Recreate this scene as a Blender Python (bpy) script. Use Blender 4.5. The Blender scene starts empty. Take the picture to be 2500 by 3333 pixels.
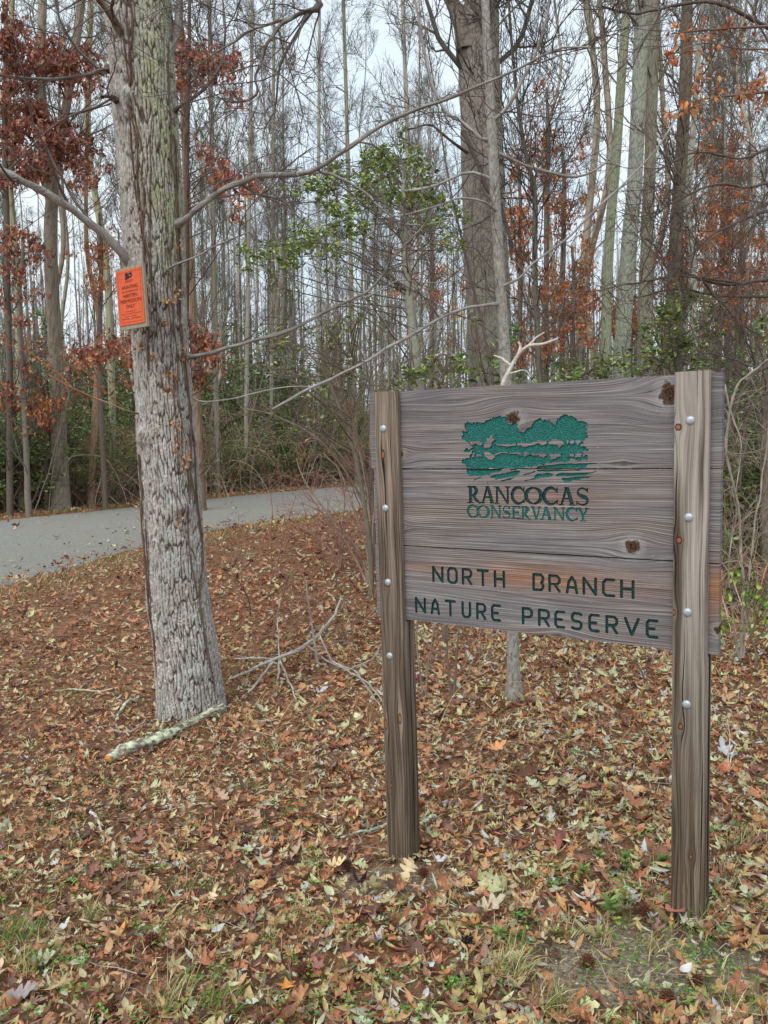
import bpy, math, random
import numpy as np
from mathutils import Vector, Matrix
from mathutils.geometry import delaunay_2d_cdt

# ------------------------------------------------------------------ scene, camera, sky, sun
scn = bpy.context.scene
COL = scn.collection
PI = math.pi
FPX, PITCH, ROLL = 2619.95, 0.09482, -0.01015       # focal length in px of the 2500x3333 frame
CAMZ = 1.6
cam_d = bpy.data.cameras.new("camera")
cam = bpy.data.objects.new("camera", cam_d)
COL.objects.link(cam)
cam_d.sensor_fit = 'VERTICAL'
cam_d.sensor_height = 24.0
cam_d.lens = 24.0 * FPX / 3333.0
cam_d.clip_end = 2000
cF = Vector((0, math.cos(PITCH), -math.sin(PITCH)))
cU0 = Vector((0, math.sin(PITCH), math.cos(PITCH)))
cR0 = Vector((1, 0, 0))
cR = cR0 * math.cos(ROLL) + cU0 * math.sin(ROLL)
cU = -cR0 * math.sin(ROLL) + cU0 * math.cos(ROLL)
m = Matrix.Identity(4)
for i in range(3):
    m[i][0], m[i][1], m[i][2] = cR[i], cU[i], -cF[i]
m[2][3] = CAMZ
cam.matrix_world = m
scn.camera = cam

SUN_EL, SUN_ROT = math.radians(42), math.radians(200)
world = bpy.data.worlds.new("World")
scn.world = world
world.use_nodes = True
wn = world.node_tree
wn.nodes.clear()
w_out = wn.nodes.new('ShaderNodeOutputWorld')
w_bg = wn.nodes.new('ShaderNodeBackground')
w_sky = wn.nodes.new('ShaderNodeTexSky')
w_sky.sky_type = 'NISHITA'
w_sky.sun_disc = False
w_sky.sun_elevation = SUN_EL
w_sky.sun_rotation = SUN_ROT
w_sky.dust_density = 3.0
w_tc = wn.nodes.new('ShaderNodeTexCoord')
w_no = wn.nodes.new('ShaderNodeTexNoise')
w_no.inputs['Scale'].default_value = 2.6
w_no.inputs['Detail'].default_value = 5
w_rp = wn.nodes.new('ShaderNodeValToRGB')
w_rp.color_ramp.elements[0].position = 0.35
w_rp.color_ramp.elements[0].color = (6.0, 7.2, 8.3, 1)
w_rp.color_ramp.elements[1].position = 0.62
w_rp.color_ramp.elements[1].color = (7.9, 8.7, 9.2, 1)
w_mx = wn.nodes.new('ShaderNodeMix')
w_mx.data_type = 'RGBA'
w_mx.inputs[0].default_value = 0.9
wn.links.new(w_tc.outputs['Generated'], w_no.inputs['Vector'])
wn.links.new(w_no.outputs[0], w_rp.inputs[0])
wn.links.new(w_sky.outputs[0], w_mx.inputs[6])
wn.links.new(w_rp.outputs[0], w_mx.inputs[7])
wn.links.new(w_mx.outputs[2], w_bg.inputs['Color'])
w_bg.inputs['Strength'].default_value = 0.1
wn.links.new(w_bg.outputs[0], w_out.inputs['Surface'])

sun_d = bpy.data.lights.new("sun", 'SUN')
sun_d.energy = 1.5
sun_d.angle = math.radians(50)
sun_d.color = (1.0, 0.97, 0.92)
sun = bpy.data.objects.new("sun", sun_d)
COL.objects.link(sun)
# sun above and behind the camera's left shoulder
sun_dir = Vector((-0.35, -0.65, 0.75)).normalized()
sun.rotation_euler = sun_dir.to_track_quat('Z', 'Y').to_euler()
w_sky.sun_elevation = math.asin(sun_dir.z)
w_sky.sun_rotation = math.atan2(sun_dir.x, sun_dir.y)

scn.view_settings.view_transform = 'Standard'
scn.view_settings.look = 'None'
scn.view_settings.gamma = 1.0
scn.view_settings.use_curve_mapping = False
scn.view_settings.exposure = 0.42
scn.render.engine = 'CYCLES'
scn.cycles.max_bounces = 6
scn.cycles.diffuse_bounces = 3
scn.cycles.glossy_bounces = 2
scn.cycles.transmission_bounces = 2
scn.cycles.use_denoising = True

# ------------------------------------------------------------------ measuring helpers
# P(dx, dy, Y): the point at world distance Y seen at (dx, dy) in a 1659 x 2212 view of the frame
KD = 2500.0 / 1659.0
def ray(dx, dy):
    x, y = dx * KD, dy * KD
    return cF + cR * ((x - 1250.0) / FPX) - cU * ((y - 1666.5) / FPX)
def P(dx, dy, Y):
    r = ray(dx, dy)
    t = Y / r.y
    return np.array((r.x * t, Y, CAMZ + r.z * t))
def W(px, Y):                      # a width in those pixels at distance Y, in metres
    return px * KD * Y / FPX

# ------------------------------------------------------------------ noise
def _hash(ix, iy, iz):
    h = (ix.astype(np.int64) * 374761393 + iy.astype(np.int64) * 668265263 + iz.astype(np.int64) * 2147483647 // 7) & 0x7fffffff
    h = (h ^ (h >> 13)) * 1274126177 & 0x7fffffff
    h = (h ^ (h >> 16)) * 668265263 & 0x7fffffff
    return ((h ^ (h >> 15)) & 0xffff) / 65535.0
def vnoise(x, y, z=0.0):
    x, y, z = np.broadcast_arrays(np.asarray(x, float), np.asarray(y, float), np.asarray(z, float))
    fx, fy, fz = np.floor(x), np.floor(y), np.floor(z)
    tx, ty, tz = x - fx, y - fy, z - fz
    tx, ty, tz = tx * tx * (3 - 2 * tx), ty * ty * (3 - 2 * ty), tz * tz * (3 - 2 * tz)
    r = 0
    for a in (0, 1):
        for b in (0, 1):
            for c in (0, 1):
                w = (tx if a else 1 - tx) * (ty if b else 1 - ty) * (tz if c else 1 - tz)
                r = r + w * _hash(fx + a, fy + b, fz + c)
    return r
def fbm(x, y, z=0.0, o=4):
    r, a, s = 0, 0.5, 1.0
    for k in range(o):
        r = r + a * vnoise(np.asarray(x) * s + 17.3 * k, np.asarray(y) * s + 5.1 * k, np.asarray(z) * s)
        a *= 0.5; s *= 2.03
    return r / (1 - 0.5 ** o)
def voro(x, y, per=None, seed=0):
    """F1, F2 and a cell number of a jittered cell pattern; per = period in x"""
    x, y = np.asarray(x, float), np.asarray(y, float)
    fx, fy = np.floor(x), np.floor(y)
    f1 = np.full(x.shape, 9.0); f2 = np.full(x.shape, 9.0); cid = np.zeros(x.shape)
    for a in (-1, 0, 1):
        for b in (-1, 0, 1):
            cx, cy = fx + a, fy + b
            kx = np.mod(cx, per) if per else cx
            jx = _hash(kx, cy, np.full(x.shape, 11.0 + seed)); jy = _hash(kx, cy, np.full(x.shape, 29.0 + seed))
            d = np.hypot(cx + 0.1 + 0.8 * jx - x, cy + 0.1 + 0.8 * jy - y)
            nf = d < f1
            f2 = np.where(nf, f1, np.minimum(f2, d))
            cid = np.where(nf, jx * 0.7 + jy * 0.3, cid)
            f1 = np.where(nf, d, f1)
    return f1, f2, cid
def sstep(a, b, x):
    t = np.clip((x - a) / (b - a), 0, 1)
    return t * t * (3 - 2 * t)
def lin(r, g, b):                  # sRGB 0-255 to linear base colour
    return tuple(((c / 255.0) / 12.92 if c <= 10 else ((c / 255.0 + 0.055) / 1.055) ** 2.4) for c in (r, g, b))

# ------------------------------------------------------------------ terrain
def gh(x, y):
    x = np.asarray(x, float); y = np.asarray(y, float)
    far = sstep(5, 9, y)
    h = 0.065 * np.tanh(x * 0.9) * (1 - far) - 0.12 * np.tanh((y - 2.4) / 1.2) - 0.05 * far
    h = h + (fbm(x * 1.3, y * 1.3, 3.1, 3) - 0.5) * 0.05 * sstep(0, 3, np.abs(y - 2) + 1.5)
    return h
def ghf(x, y):
    return float(gh(np.array([x]), np.array([y]))[0])
def G(dx, dy):                     # ground point seen at (dx, dy)
    r = ray(dx, dy)
    z = -0.1
    for _ in range(12):
        t = (z - CAMZ) / r.z
        z = ghf(r.x * t, r.y * t)
    return np.array((r.x * t, r.y * t, z))

# ------------------------------------------------------------------ mesh building
class Acc:
    """collects verts, faces and a colour per vertex; build() links them as ONE object"""
    def __init__(s):
        s.v, s.q, s.t, s.c, s.n = [], [], [], [], 0
    def add(s, V, quads=None, tris=None, col=(.3, .3, .3)):
        V = np.asarray(V, float).reshape(-1, 3)
        s.v.append(V)
        C = np.asarray(col, float)
        if C.ndim == 1: C = np.broadcast_to(C, (len(V), 3))
        s.c.append(C)
        if quads is not None and len(quads): s.q.append(np.asarray(quads, np.int64) + s.n)
        if tris is not None and len(tris): s.t.append(np.asarray(tris, np.int64) + s.n)
        s.n += len(V)
    def mesh(s, name, mats=(), smooth=True, xf=None):
        me = bpy.data.meshes.new(name)
        V = np.concatenate(s.v)
        if xf is not None: V = V - np.asarray(xf)
        q = np.concatenate(s.q) if s.q else np.zeros((0, 4), np.int64)
        t = np.concatenate(s.t) if s.t else np.zeros((0, 3), np.int64)
        me.vertices.add(len(V)); me.vertices.foreach_set('co', V.ravel())
        nl = q.size + t.size
        me.loops.add(nl)
        me.loops.foreach_set('vertex_index', np.concatenate([q.ravel(), t.ravel()]).astype(np.int32))
        npoly = len(q) + len(t)
        me.polygons.add(npoly)
        st = np.concatenate([np.arange(len(q)) * 4, q.size + np.arange(len(t)) * 3]).astype(np.int32)
        me.polygons.foreach_set('loop_start', st)
        me.polygons.foreach_set('use_smooth', np.full(npoly, smooth))
        a = me.color_attributes.new('col', 'FLOAT_COLOR', 'POINT')
        C = np.ones((len(V), 4)); C[:, :3] = np.concatenate(s.c)
        a.data.foreach_set('color', C.ravel())
        me.update(calc_edges=True)
        for mt in mats: me.materials.append(mt)
        return me
    def build(s, name, mat, parent=None, smooth=True, xf=None):
        return link(name, s.mesh(name, (mat,), smooth, xf), parent)
def link(name, me, parent=None):
    o = bpy.data.objects.new(name, me)
    COL.objects.link(o)
    if parent is not None: o.parent = parent
    return o
def thing(name, label, cat, loc=(0, 0, 0), rz=0.0, group=None):
    o = bpy.data.objects.new(name, None)
    o.empty_display_size = 0.1
    COL.objects.link(o)
    o.location = loc; o.rotation_euler = (0, 0, rz)
    return tag(o, label, cat, group)
def tag(o, label=None, cat=None, group=None, kind=None):
    if label: o['label'] = label
    if cat: o['category'] = cat
    if group: o['group'] = group
    if kind: o['kind'] = kind
    return o
def copy_thing(root, loc, rz=0.0, sc=1.0, label=None, group=None):
    r = root.copy(); COL.objects.link(r)
    r.location = loc; r.rotation_euler = (0, 0, rz); r.scale = (sc, sc, sc) if np.isscalar(sc) else sc
    if label: r['label'] = label
    if group: r['group'] = group
    for ch in list(root.children):
        c = ch.copy(); COL.objects.link(c); c.parent = r
        for g in ch.children:
            d = g.copy(); COL.objects.link(d); d.parent = c
    return r

def norm(a):
    return a / np.maximum(np.linalg.norm(a, axis=-1, keepdims=True), 1e-9)
def tubes(acc, Pts, R, sides=5, col=(.2, .2, .2), cap=False):
    """Pts (M,k,3), R (M,k): M tubes at once"""
    Pts = np.asarray(Pts, float)
    if Pts.ndim == 2: Pts = Pts[None]; R = np.asarray(R, float)[None]
    R = np.asarray(R, float)
    M, k, _ = Pts.shape
    T = np.empty_like(Pts)
    T[:, 1:-1] = Pts[:, 2:] - Pts[:, :-2]; T[:, 0] = Pts[:, 1] - Pts[:, 0]; T[:, -1] = Pts[:, -1] - Pts[:, -2]
    T = norm(T)
    avg = norm(T.mean(1))
    ref = np.zeros((M, 3)); ref[np.arange(M), np.argmin(np.abs(avg), axis=1)] = 1
    U = norm(np.cross(T, ref[:, None, :])); Vv = np.cross(T, U)
    ang = np.arange(sides) * 2 * PI / sides
    ring = Pts[:, :, None, :] + R[:, :, None, None] * (U[:, :, None, :] * np.cos(ang)[None, None, :, None] + Vv[:, :, None, :] * np.sin(ang)[None, None, :, None])
    idx = np.arange(M * k * sides).reshape(M, k, sides)
    nx = np.roll(idx, -1, axis=2)
    q = np.stack([idx[:, :-1], nx[:, :-1], nx[:, 1:], idx[:, 1:]], -1).reshape(-1, 4)
    C = np.asarray(col, float)
    if C.ndim == 2 and len(C) == M: C = np.repeat(C, k * sides, axis=0)
    tr = None
    if cap:
        tr = []
        for e in (0, k - 1):
            for j in range(1, sides - 1):
                a = idx[:, e, 0]; b = idx[:, e, j]; c = idx[:, e, j + 1]
                tr.append(np.stack([a, b, c] if e else [a, c, b], -1))
        tr = np.concatenate(tr)
    acc.add(ring.reshape(-1, 3), q, tr, C)
def resample(pl, n):
    """smooth polyline (m,4: x,y,z,r) through its points, n samples (Catmull-Rom)"""
    pl = np.asarray(pl, float)
    m_ = len(pl)
    if m_ < 3:
        t = np.linspace(0, 1, n)[:, None]
        return pl[0] * (1 - t) + pl[-1] * t
    e = np.vstack([2 * pl[0] - pl[1], pl, 2 * pl[-1] - pl[-2]])
    t = np.linspace(0, m_ - 1 - 1e-9, n)
    i = np.floor(t).astype(int); f = (t - i)[:, None]
    p0, p1, p2, p3 = e[i], e[i + 1], e[i + 2], e[i + 3]
    r = 0.5 * (2 * p1 + (p2 - p0) * f + (2 * p0 - 5 * p1 + 4 * p2 - p3) * f ** 2 + (3 * p1 - p0 - 3 * p2 + p3) * f ** 3)
    r[:, 3] = p1[:, 3] * (1 - f[:, 0]) + p2[:, 3] * f[:, 0]
    return r
def grow(rng, S, D, L, k, wander=0.25, up=0.1, droop=0.0):
    M = len(S)
    out = np.empty((M, k, 3)); out[:, 0] = S
    D = norm(D)
    for i in range(1, k):
        D = D + rng.normal(0, wander, (M, 3)) + np.array([0, 0, up - droop * i / k])
        D = norm(D)
        out[:, i] = out[:, i - 1] + D * (L / (k - 1))[:, None]
    return out
def spawn(rng, Pts, R, n, t0, t1, ang, lmin, lmax, rfac, rmin, k, wander, up):
    """n children on each of M branches; returns points and radii"""
    M, kk, _ = Pts.shape
    par = np.repeat(np.arange(M), n)
    t = rng.uniform(t0, t1, M * n)
    f = t * (kk - 1); i = np.minimum(f.astype(int), kk - 2); f = (f - i)[:, None]
    A, B = Pts[par, i], Pts[par, i + 1]
    S = A * (1 - f) + B * f
    T = norm(B - A)
    rr = R[par, i] * (1 - f[:, 0]) + R[par, i + 1] * f[:, 0]
    perp = norm(np.cross(T, rng.normal(0, 1, (M * n, 3))))
    a = rng.normal(ang, 0.22, M * n)[:, None]
    D = T * np.cos(a) + perp * np.sin(a)
    L = rng.uniform(lmin, lmax, M * n) * (1.15 - 0.65 * t)
    C = grow(rng, S, D, L, k, wander, up)
    r0 = np.maximum(rr * rfac, rmin)
    RR = r0[:, None] * np.linspace(1, 0.35, k)[None, :]
    RR = np.maximum(RR, rmin * 0.6)
    return C, RR

# ------------------------------------------------------------------ leaves
def strip_leaf(st, fold=0.25, curl=0.5, twist=0.0, wob=0.0, seed=0):
    """leaf from stations (t, left half width, right half width); unit length along +x, lying in xy"""
    r = np.random.default_rng(seed)
    V, q, t3 = [], [], []
    for (t, a, b) in st:
        x = t - 0.5
        z = curl * x * x * (1 if curl > 0 else 1)
        tw = twist * x
        for w in (a, 0.0, -b):
            zz = z + fold * abs(w) + tw * w + (r.normal(0, wob) if w else 0)
            V.append((x, w, zz))
    n = len(st)
    for i in range(n - 1):
        o = i * 3
        q.append((o, o + 1, o + 4, o + 3)); q.append((o + 1, o + 2, o + 5, o + 4))
    return np.array(V, float), np.array(q), None
OAK = [(0, .012, .012), (.14, .02, .02), (.2, .12, .15), (.28, .17, .12), (.33, .06, .07), (.42, .25, .22), (.5, .3, .27), (.54, .09, .1), (.66, .27, .3), (.74, .24, .2), (.78, .09, .09), (.9, .12, .1), (1.0, .015, .015)]
OAK_LO = [(0, .02, .02), (.3, .18, .12), (.36, .06, .08), (.5, .26, .28), (.58, .08, .09), (.72, .26, .22), (1.0, .02, .02)]
LANCE = [(0, .01, .01), (.2, .09, .1), (.5, .15, .14), (.8, .08, .09), (1, .005, .005)]
BEECH = [(0, .01, .01), (.15, .16, .17), (.4, .27, .27), (.7, .2, .2), (1, .01, .01)]
TINY = [(0, .05, .05), (.5, .3, .26), (1, .03, .03)]
def star_leaf(curl=0.3, seed=0):
    r = np.random.default_rng(seed)
    V = [(0, 0, 0.04)]; t3 = []
    for k in range(10):
        a = -PI * 0.5 + PI * 0.2 * k + r.normal(0, 0.04)
        rad = (0.52 if k % 2 else 0.2) * (0.9 + 0.2 * r.random())
        V.append((rad * math.cos(a), rad * math.sin(a), curl * rad * rad * (1 + r.normal(0, .5)) + r.normal(0, .02)))
        t3.append((0, k + 1, (k + 1) % 10 + 1))
    return np.array(V, float), None, np.array(t3)
_rl = np.random.default_rng(5150)
def leaf_tint(V, col):
    """blotches, paler midrib and darker tips inside each leaf"""
    M, n = len(col), len(V)
    g = _rl.normal(0, .45, (M, 1)) * V[None, :, 0] + _rl.normal(0, .5, (M, 1)) * V[None, :, 1] + _rl.normal(0, .07, (M, n))
    rib = np.where(np.abs(V[:, 1]) < 1e-4, .1, -.04)[None]
    f = np.clip(1 + g + rib, .45, 1.7)
    return np.clip((col[:, None, :] * f[..., None]).reshape(-1, 3), .003, .85)
def place_leaves(acc, tpl, pos, X, Zn, size, col, width=None):
    """put a template at many places; X = leaf direction, Zn = about its upper side"""
    V, q, t = tpl
    M = len(pos)
    X = norm(X); Y = norm(np.cross(Zn, X)); Z = np.cross(X, Y)
    w = np.ones(M) if width is None else width
    Lp = (V[None, :, 0:1] * X[:, None, :] + V[None, :, 1:2] * w[:, None, None] * Y[:, None, :] + V[None, :, 2:3] * Z[:, None, :]) * size[:, None, None] + pos[:, None, :]
    n = len(V)
    off = (np.arange(M) * n)[:, None, None]
    acc.add(Lp.reshape(-1, 3), (q[None] + off).reshape(-1, 4) if q is not None else None,
            (t[None] + off).reshape(-1, 3) if t is not None else None, leaf_tint(V, col))
def pick_cols(rng, pal, wts, M, var=0.18):
    pal = np.array(pal); wts = np.array(wts, float); wts /= wts.sum()
    c = pal[rng.choice(len(pal), M, p=wts)]
    return np.clip(c * np.exp(rng.normal(0, var, (M, 1))) * (1 + rng.normal(0, 0.035, (M, 3))), 0.004, 0.8)

# ------------------------------------------------------------------ materials
class NT:
    def __init__(s, name):
        s.m = bpy.data.materials.new(name); s.m.use_nodes = True
        s.t = s.m.node_tree; s.t.nodes.clear()
        s.out = s.t.nodes.new('ShaderNodeOutputMaterial')
        s.bs = s.t.nodes.new('ShaderNodeBsdfPrincipled')
        s.t.links.new(s.bs.outputs[0], s.out.inputs[0])
    def n(s, typ, **kw):
        nd = s.t.nodes.new(typ)
        for k, v in kw.items(): setattr(nd, k, v)
        return nd
    def put(s, sock, v):
        if hasattr(v, 'is_linked') or isinstance(v, bpy.types.NodeSocket): s.t.links.new(v, sock)
        elif v is not None: sock.default_value = v
    def math(s, op, a, b=None, c=None, clamp=False):
        nd = s.n('ShaderNodeMath', operation=op, use_clamp=clamp)
        s.put(nd.inputs[0], a); s.put(nd.inputs[1], b)
        if c is not None: s.put(nd.inputs[2], c)
        return nd.outputs[0]
    def coord(s, kind='Object'):
        tc = s.n('ShaderNodeTexCoord')
        sp = s.n('ShaderNodeSeparateXYZ'); s.t.links.new(tc.outputs[kind], sp.inputs[0])
        return tc.outputs[kind], sp.outputs[0], sp.outputs[1], sp.outputs[2]
    def xyz(s, x, y, z):
        c = s.n('ShaderNodeCombineXYZ')
        for i, v in enumerate((x, y, z)): s.put(c.inputs[i], v)
        return c.outputs[0]
    def noise(s, vec, scale=1.0, detail=3, rough=0.5, dist=0.0):
        nd = s.n('ShaderNodeTexNoise')
        s.put(nd.inputs['Vector'], vec); nd.inputs['Scale'].default_value = scale
        nd.inputs['Detail'].default_value = detail; nd.inputs['Roughness'].default_value = rough
        nd.inputs['Distortion'].default_value = dist
        return nd.outputs[0]
    def ramp(s, v, stops):
        nd = s.n('ShaderNodeValToRGB'); s.put(nd.inputs[0], v)
        cr = nd.color_ramp
        while len(cr.elements) < len(stops): cr.elements.new(0.5)
        for e, (p, c) in zip(cr.elements, stops):
            e.position = p; e.color = (*c, 1) if len(c) == 3 else c
        return nd.outputs[0]
    def mix(s, f, a, b, mode='MIX'):
        nd = s.n('ShaderNodeMix', data_type='RGBA', blend_type=mode)
        s.put(nd.inputs[0], f)
        for i, v in ((6, a), (7, b)):
            if isinstance(v, tuple): v = (*v, 1) if len(v) == 3 else v
            s.put(nd.inputs[i], v)
        return nd.outputs[2]
    def attr(s, name='col'):
        nd = s.n('ShaderNodeAttribute', attribute_name=name)
        return nd.outputs[0]
    def bump(s, h, strength=0.5, dist=0.01, normal=None):
        nd = s.n('ShaderNodeBump'); nd.inputs['Strength'].default_value = strength; nd.inputs['Distance'].default_value = dist
        s.put(nd.inputs['Height'], h)
        if normal is not None: s.put(nd.inputs['Normal'], normal)
        return nd.outputs[0]
    def done(s, col=None, rough=0.8, nrm=None, spec=0.3, metal=0.0):
        if isinstance(col, tuple): col = (*col, 1) if len(col) == 3 else col
        s.put(s.bs.inputs['Base Color'], col); s.put(s.bs.inputs['Roughness'], rough)
        s.bs.inputs['Specular IOR Level'].default_value = spec; s.bs.inputs['Metallic'].default_value = metal
        if nrm is not None: s.put(s.bs.inputs['Normal'], nrm)
        return s.m
def gvar(b, c, scale, lo=0.75, hi=1.25, detail=3):
    """multiply a colour by soft noise"""
    v, *_ = b.coord('Object')
    f = b.noise(v, scale, detail)
    g = b.math('MULTIPLY_ADD', f, (hi - lo) * 1.6, lo - (hi - lo) * 0.3)
    gc = b.n('ShaderNodeCombineColor')
    for i in range(3): b.put(gc.inputs[i], g)
    return b.mix(1.0, c, gc.outputs[0], 'MULTIPLY')
def mat_attr(name, rough=0.8, spec=0.25, scale=40.0, lo=0.8, hi=1.2, bump=0.0, bscale=60.0, transl=0.0):
    b = NT(name)
    c = gvar(b, b.attr(), scale, lo, hi)
    nr = None
    if bump:
        v, *_ = b.coord('Object')
        nr = b.bump(b.noise(v, bscale, 4, 0.6), bump, 0.01)
    mt = b.done(c, rough, nr, spec)
    if transl:
        tr = b.n('ShaderNodeBsdfTranslucent'); b.t.links.new(c, tr.inputs[0])
        ms = b.n('ShaderNodeMixShader'); ms.inputs[0].default_value = transl
        b.t.links.new(b.bs.outputs[0], ms.inputs[1]); b.t.links.new(tr.outputs[0], ms.inputs[2]); b.t.links.new(ms.outputs[0], b.out.inputs[0])
    return mt
M_LITTER = mat_attr('dead_leaf', 0.62, 0.35, 60, 0.72, 1.25, 0.35, 160)
M_FOL = mat_attr('leaf', 0.42, 0.45, 30, 0.75, 1.2, 0, 60, 0.18)
M_DRY = mat_attr('dry_leaf', 0.7, 0.2, 30, 0.75, 1.2, 0, 60, 0.2)
M_BARK = mat_attr('bark_near', 0.9, 0.15, 55, 0.72, 1.28, 0.7, 90)
M_BARKF = mat_attr('bark_far', 0.95, 0.1, 6, 0.6, 1.4, 0.0, 20)
M_TWIG = mat_attr('twig', 0.85, 0.15, 18, 0.7, 1.3, 0.3, 120)
M_GRASS = mat_attr('grass_blade', 0.6, 0.3, 10, 0.8, 1.2, 0, 10, 0.25)

# ------------------------------------------------------------------ ground
def m_ground():
    b = NT('forest_floor')
    v, x, y, z = b.coord('Object')
    n1 = b.noise(v, 1.3, 5, 0.6); n2 = b.noise(v, 16, 5, 0.65); n3 = b.noise(v, 70, 3, 0.6)
    c = b.ramp(n2, [(0.3, lin(60, 42, 34)), (0.45, lin(112, 78, 60)), (0.56, lin(150, 108, 80)), (0.7, lin(176, 140, 108))])
    c = b.mix(b.math('MULTIPLY', b.math('GREATER_THAN', n1, 0.6), 0.25), c, lin(88, 92, 58))
    c = b.mix(0.35, c, b.ramp(n3, [(0.3, lin(50, 38, 32)), (0.7, lin(180, 140, 110))]))
    # bare sandy soil round the two posts
    for (px, py, r) in ((0.75, 2.25, 0.42), (0.0, 2.85, 0.22)):
        d = b.math('ADD', b.math('POWER', b.math('SUBTRACT', x, px), 2), b.math('POWER', b.math('MULTIPLY', b.math('SUBTRACT', y, py), 1.6), 2))
        d = b.math('ADD', b.math('SQRT', d), b.math('MULTIPLY', b.math('SUBTRACT', n2, 0.5), 0.5))
        f = b.math('SUBTRACT', 1.0, b.math('DIVIDE', d, r), clamp=True)
        f = b.math('MULTIPLY', f, 3.0, clamp=True)
        c = b.mix(f, c, b.ramp(n3, [(0.3, lin(98, 88, 74)), (0.5, lin(140, 128, 108)), (0.7, lin(186, 172, 146))]))
    return b.done(c, 0.95, b.bump(b.math('ADD', n2, b.math('MULTIPLY', n3, 0.5)), 0.8, 0.03), 0.1)
def axis(lim, n, fine):
    t = np.linspace(-1, 1, n)
    return np.sinh(t * fine) / math.sinh(fine) * lim
gx = axis(400, 260, 7.2)
gy = np.concatenate([np.linspace(-60, 0, 12)[:-1], np.linspace(0, 8, 140)[:-1], 8 + (np.geomspace(1, 500, 110) - 1)])
GX, GY = np.meshgrid(gx, gy)
A = Acc()
ny_, nx_ = GX.shape
idx = np.arange(nx_ * ny_).reshape(ny_, nx_)
A.add(np.stack([GX, GY, gh(GX, GY) - 0.005], -1).reshape(-1, 3), np.stack([idx[:-1, :-1], idx[:-1, 1:], idx[1:, 1:], idx[1:, :-1]], -1).reshape(-1, 4))
tag(A.build('ground', m_ground()), 'leaf covered ground of the wood running out to the horizon', None, None, 'structure')

# the road: near and far edges on the ground
R_NEAR = np.array([(-10, -14), (-7.4, -4), (-5.9, 3), (-5.05, 7), (-4.58, 9.46), (-4.1, 12.0), (-3.4, 15.0), (-2.55, 16.6), (-1.4, 18.2), (0.8, 20.6), (4, 24.5), (9, 31), (16, 40), (30, 58)], float)
R_FAR = np.array([(-19, -12), (-15.8, -2), (-13.2, 5), (-11.0, 11.0), (-8.42, 17.56), (-7.4, 19.3), (-6.4, 20.9), (-5.0, 23.3), (-3.1, 26.2), (-1.5, 28.3), (1.6, 32), (5, 37), (11, 46), (24, 64)], float)
ROAD_Z = -0.165
def smooth2(pl, n):
    q = np.zeros((len(pl), 4)); q[:, :2] = pl
    return resample(q, n)[:, :2]
rn, rf = smooth2(R_NEAR, 240), smooth2(R_FAR, 240)
wob = (fbm(np.arange(240) * 0.45, 0.5, 0.2, 3) - 0.5)[:, None] * 0.5
dirn = norm(rf - rn)
rn = rn + dirn * wob * 0.6; rf = rf + dirn * wob[::-1] * 0.7
A = Acc()
rows = []
for t, dz in ((-0.02, -0.14), (0.0, -0.012), (0.03, 0.0), (0.25, 0.03), (0.5, 0.045), (0.75, 0.03), (0.97, 0.0), (1.0, -0.012), (1.02, -0.14)):
    xy = rn * (1 - t) + rf * t
    rows.append(np.column_stack([xy, np.full(240, ROAD_Z + dz)]))
rows = np.array(rows); k9 = len(rows)
idx = np.arange(k9 * 240).reshape(k9, 240)
A.add(rows.reshape(-1, 3), np.stack([idx[:-1, :-1], idx[:-1, 1:], idx[1:, 1:], idx[1:, :-1]], -1).reshape(-1, 4))
b = NT('asphalt')
v, x, y, z = b.coord('Object')
n1 = b.noise(v, 38, 5, 0.75); n2 = b.noise(v, 0.5, 4, 0.6); n3 = b.noise(v, 7, 3, 0.6)
c = b.ramp(n1, [(0.3, lin(96, 95, 91)), (0.5, lin(146, 143, 136)), (0.68, lin(190, 186, 176))])
c = b.mix(b.math('MULTIPLY', n2, 0.5), c, lin(138, 135, 126))
c = b.mix(b.math('MULTIPLY', b.math('SUBTRACT', n3, 0.5, clamp=True), 1.2), c, lin(118, 112, 102))
road = A.build('road', b.done(c, 0.95, b.bump(n1, 0.8, 0.02), 0.08))
tag(road, 'grey asphalt road curving away behind the tree', None, None, 'structure')
def road_side(x, y):
    """>0 inside the road, metres from the nearer edge (about)"""
    x = np.asarray(x, float); y = np.asarray(y, float)
    def off(line, sgn):
        best = np.full(x.shape, 1e9); sd = np.zeros(x.shape)
        L = line[::3]
        for a_, b_ in zip(L[:-1], L[1:]):
            dx_, dy_ = b_ - a_
            l2 = dx_ * dx_ + dy_ * dy_
            t = np.clip(((x - a_[0]) * dx_ + (y - a_[1]) * dy_) / l2, 0, 1)
            d2 = (x - a_[0] - t * dx_) ** 2 + (y - a_[1] - t * dy_) ** 2
            cr_ = (dx_ * (y - a_[1]) - dy_ * (x - a_[0]))
            nb = d2 < best
            sd = np.where(nb, np.sign(cr_) * sgn, sd); best = np.where(nb, d2, best)
        return sd * np.sqrt(best)
    return np.minimum(off(rn, 1.0), off(rf, -1.0)), off(rf, -1.0)

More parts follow.
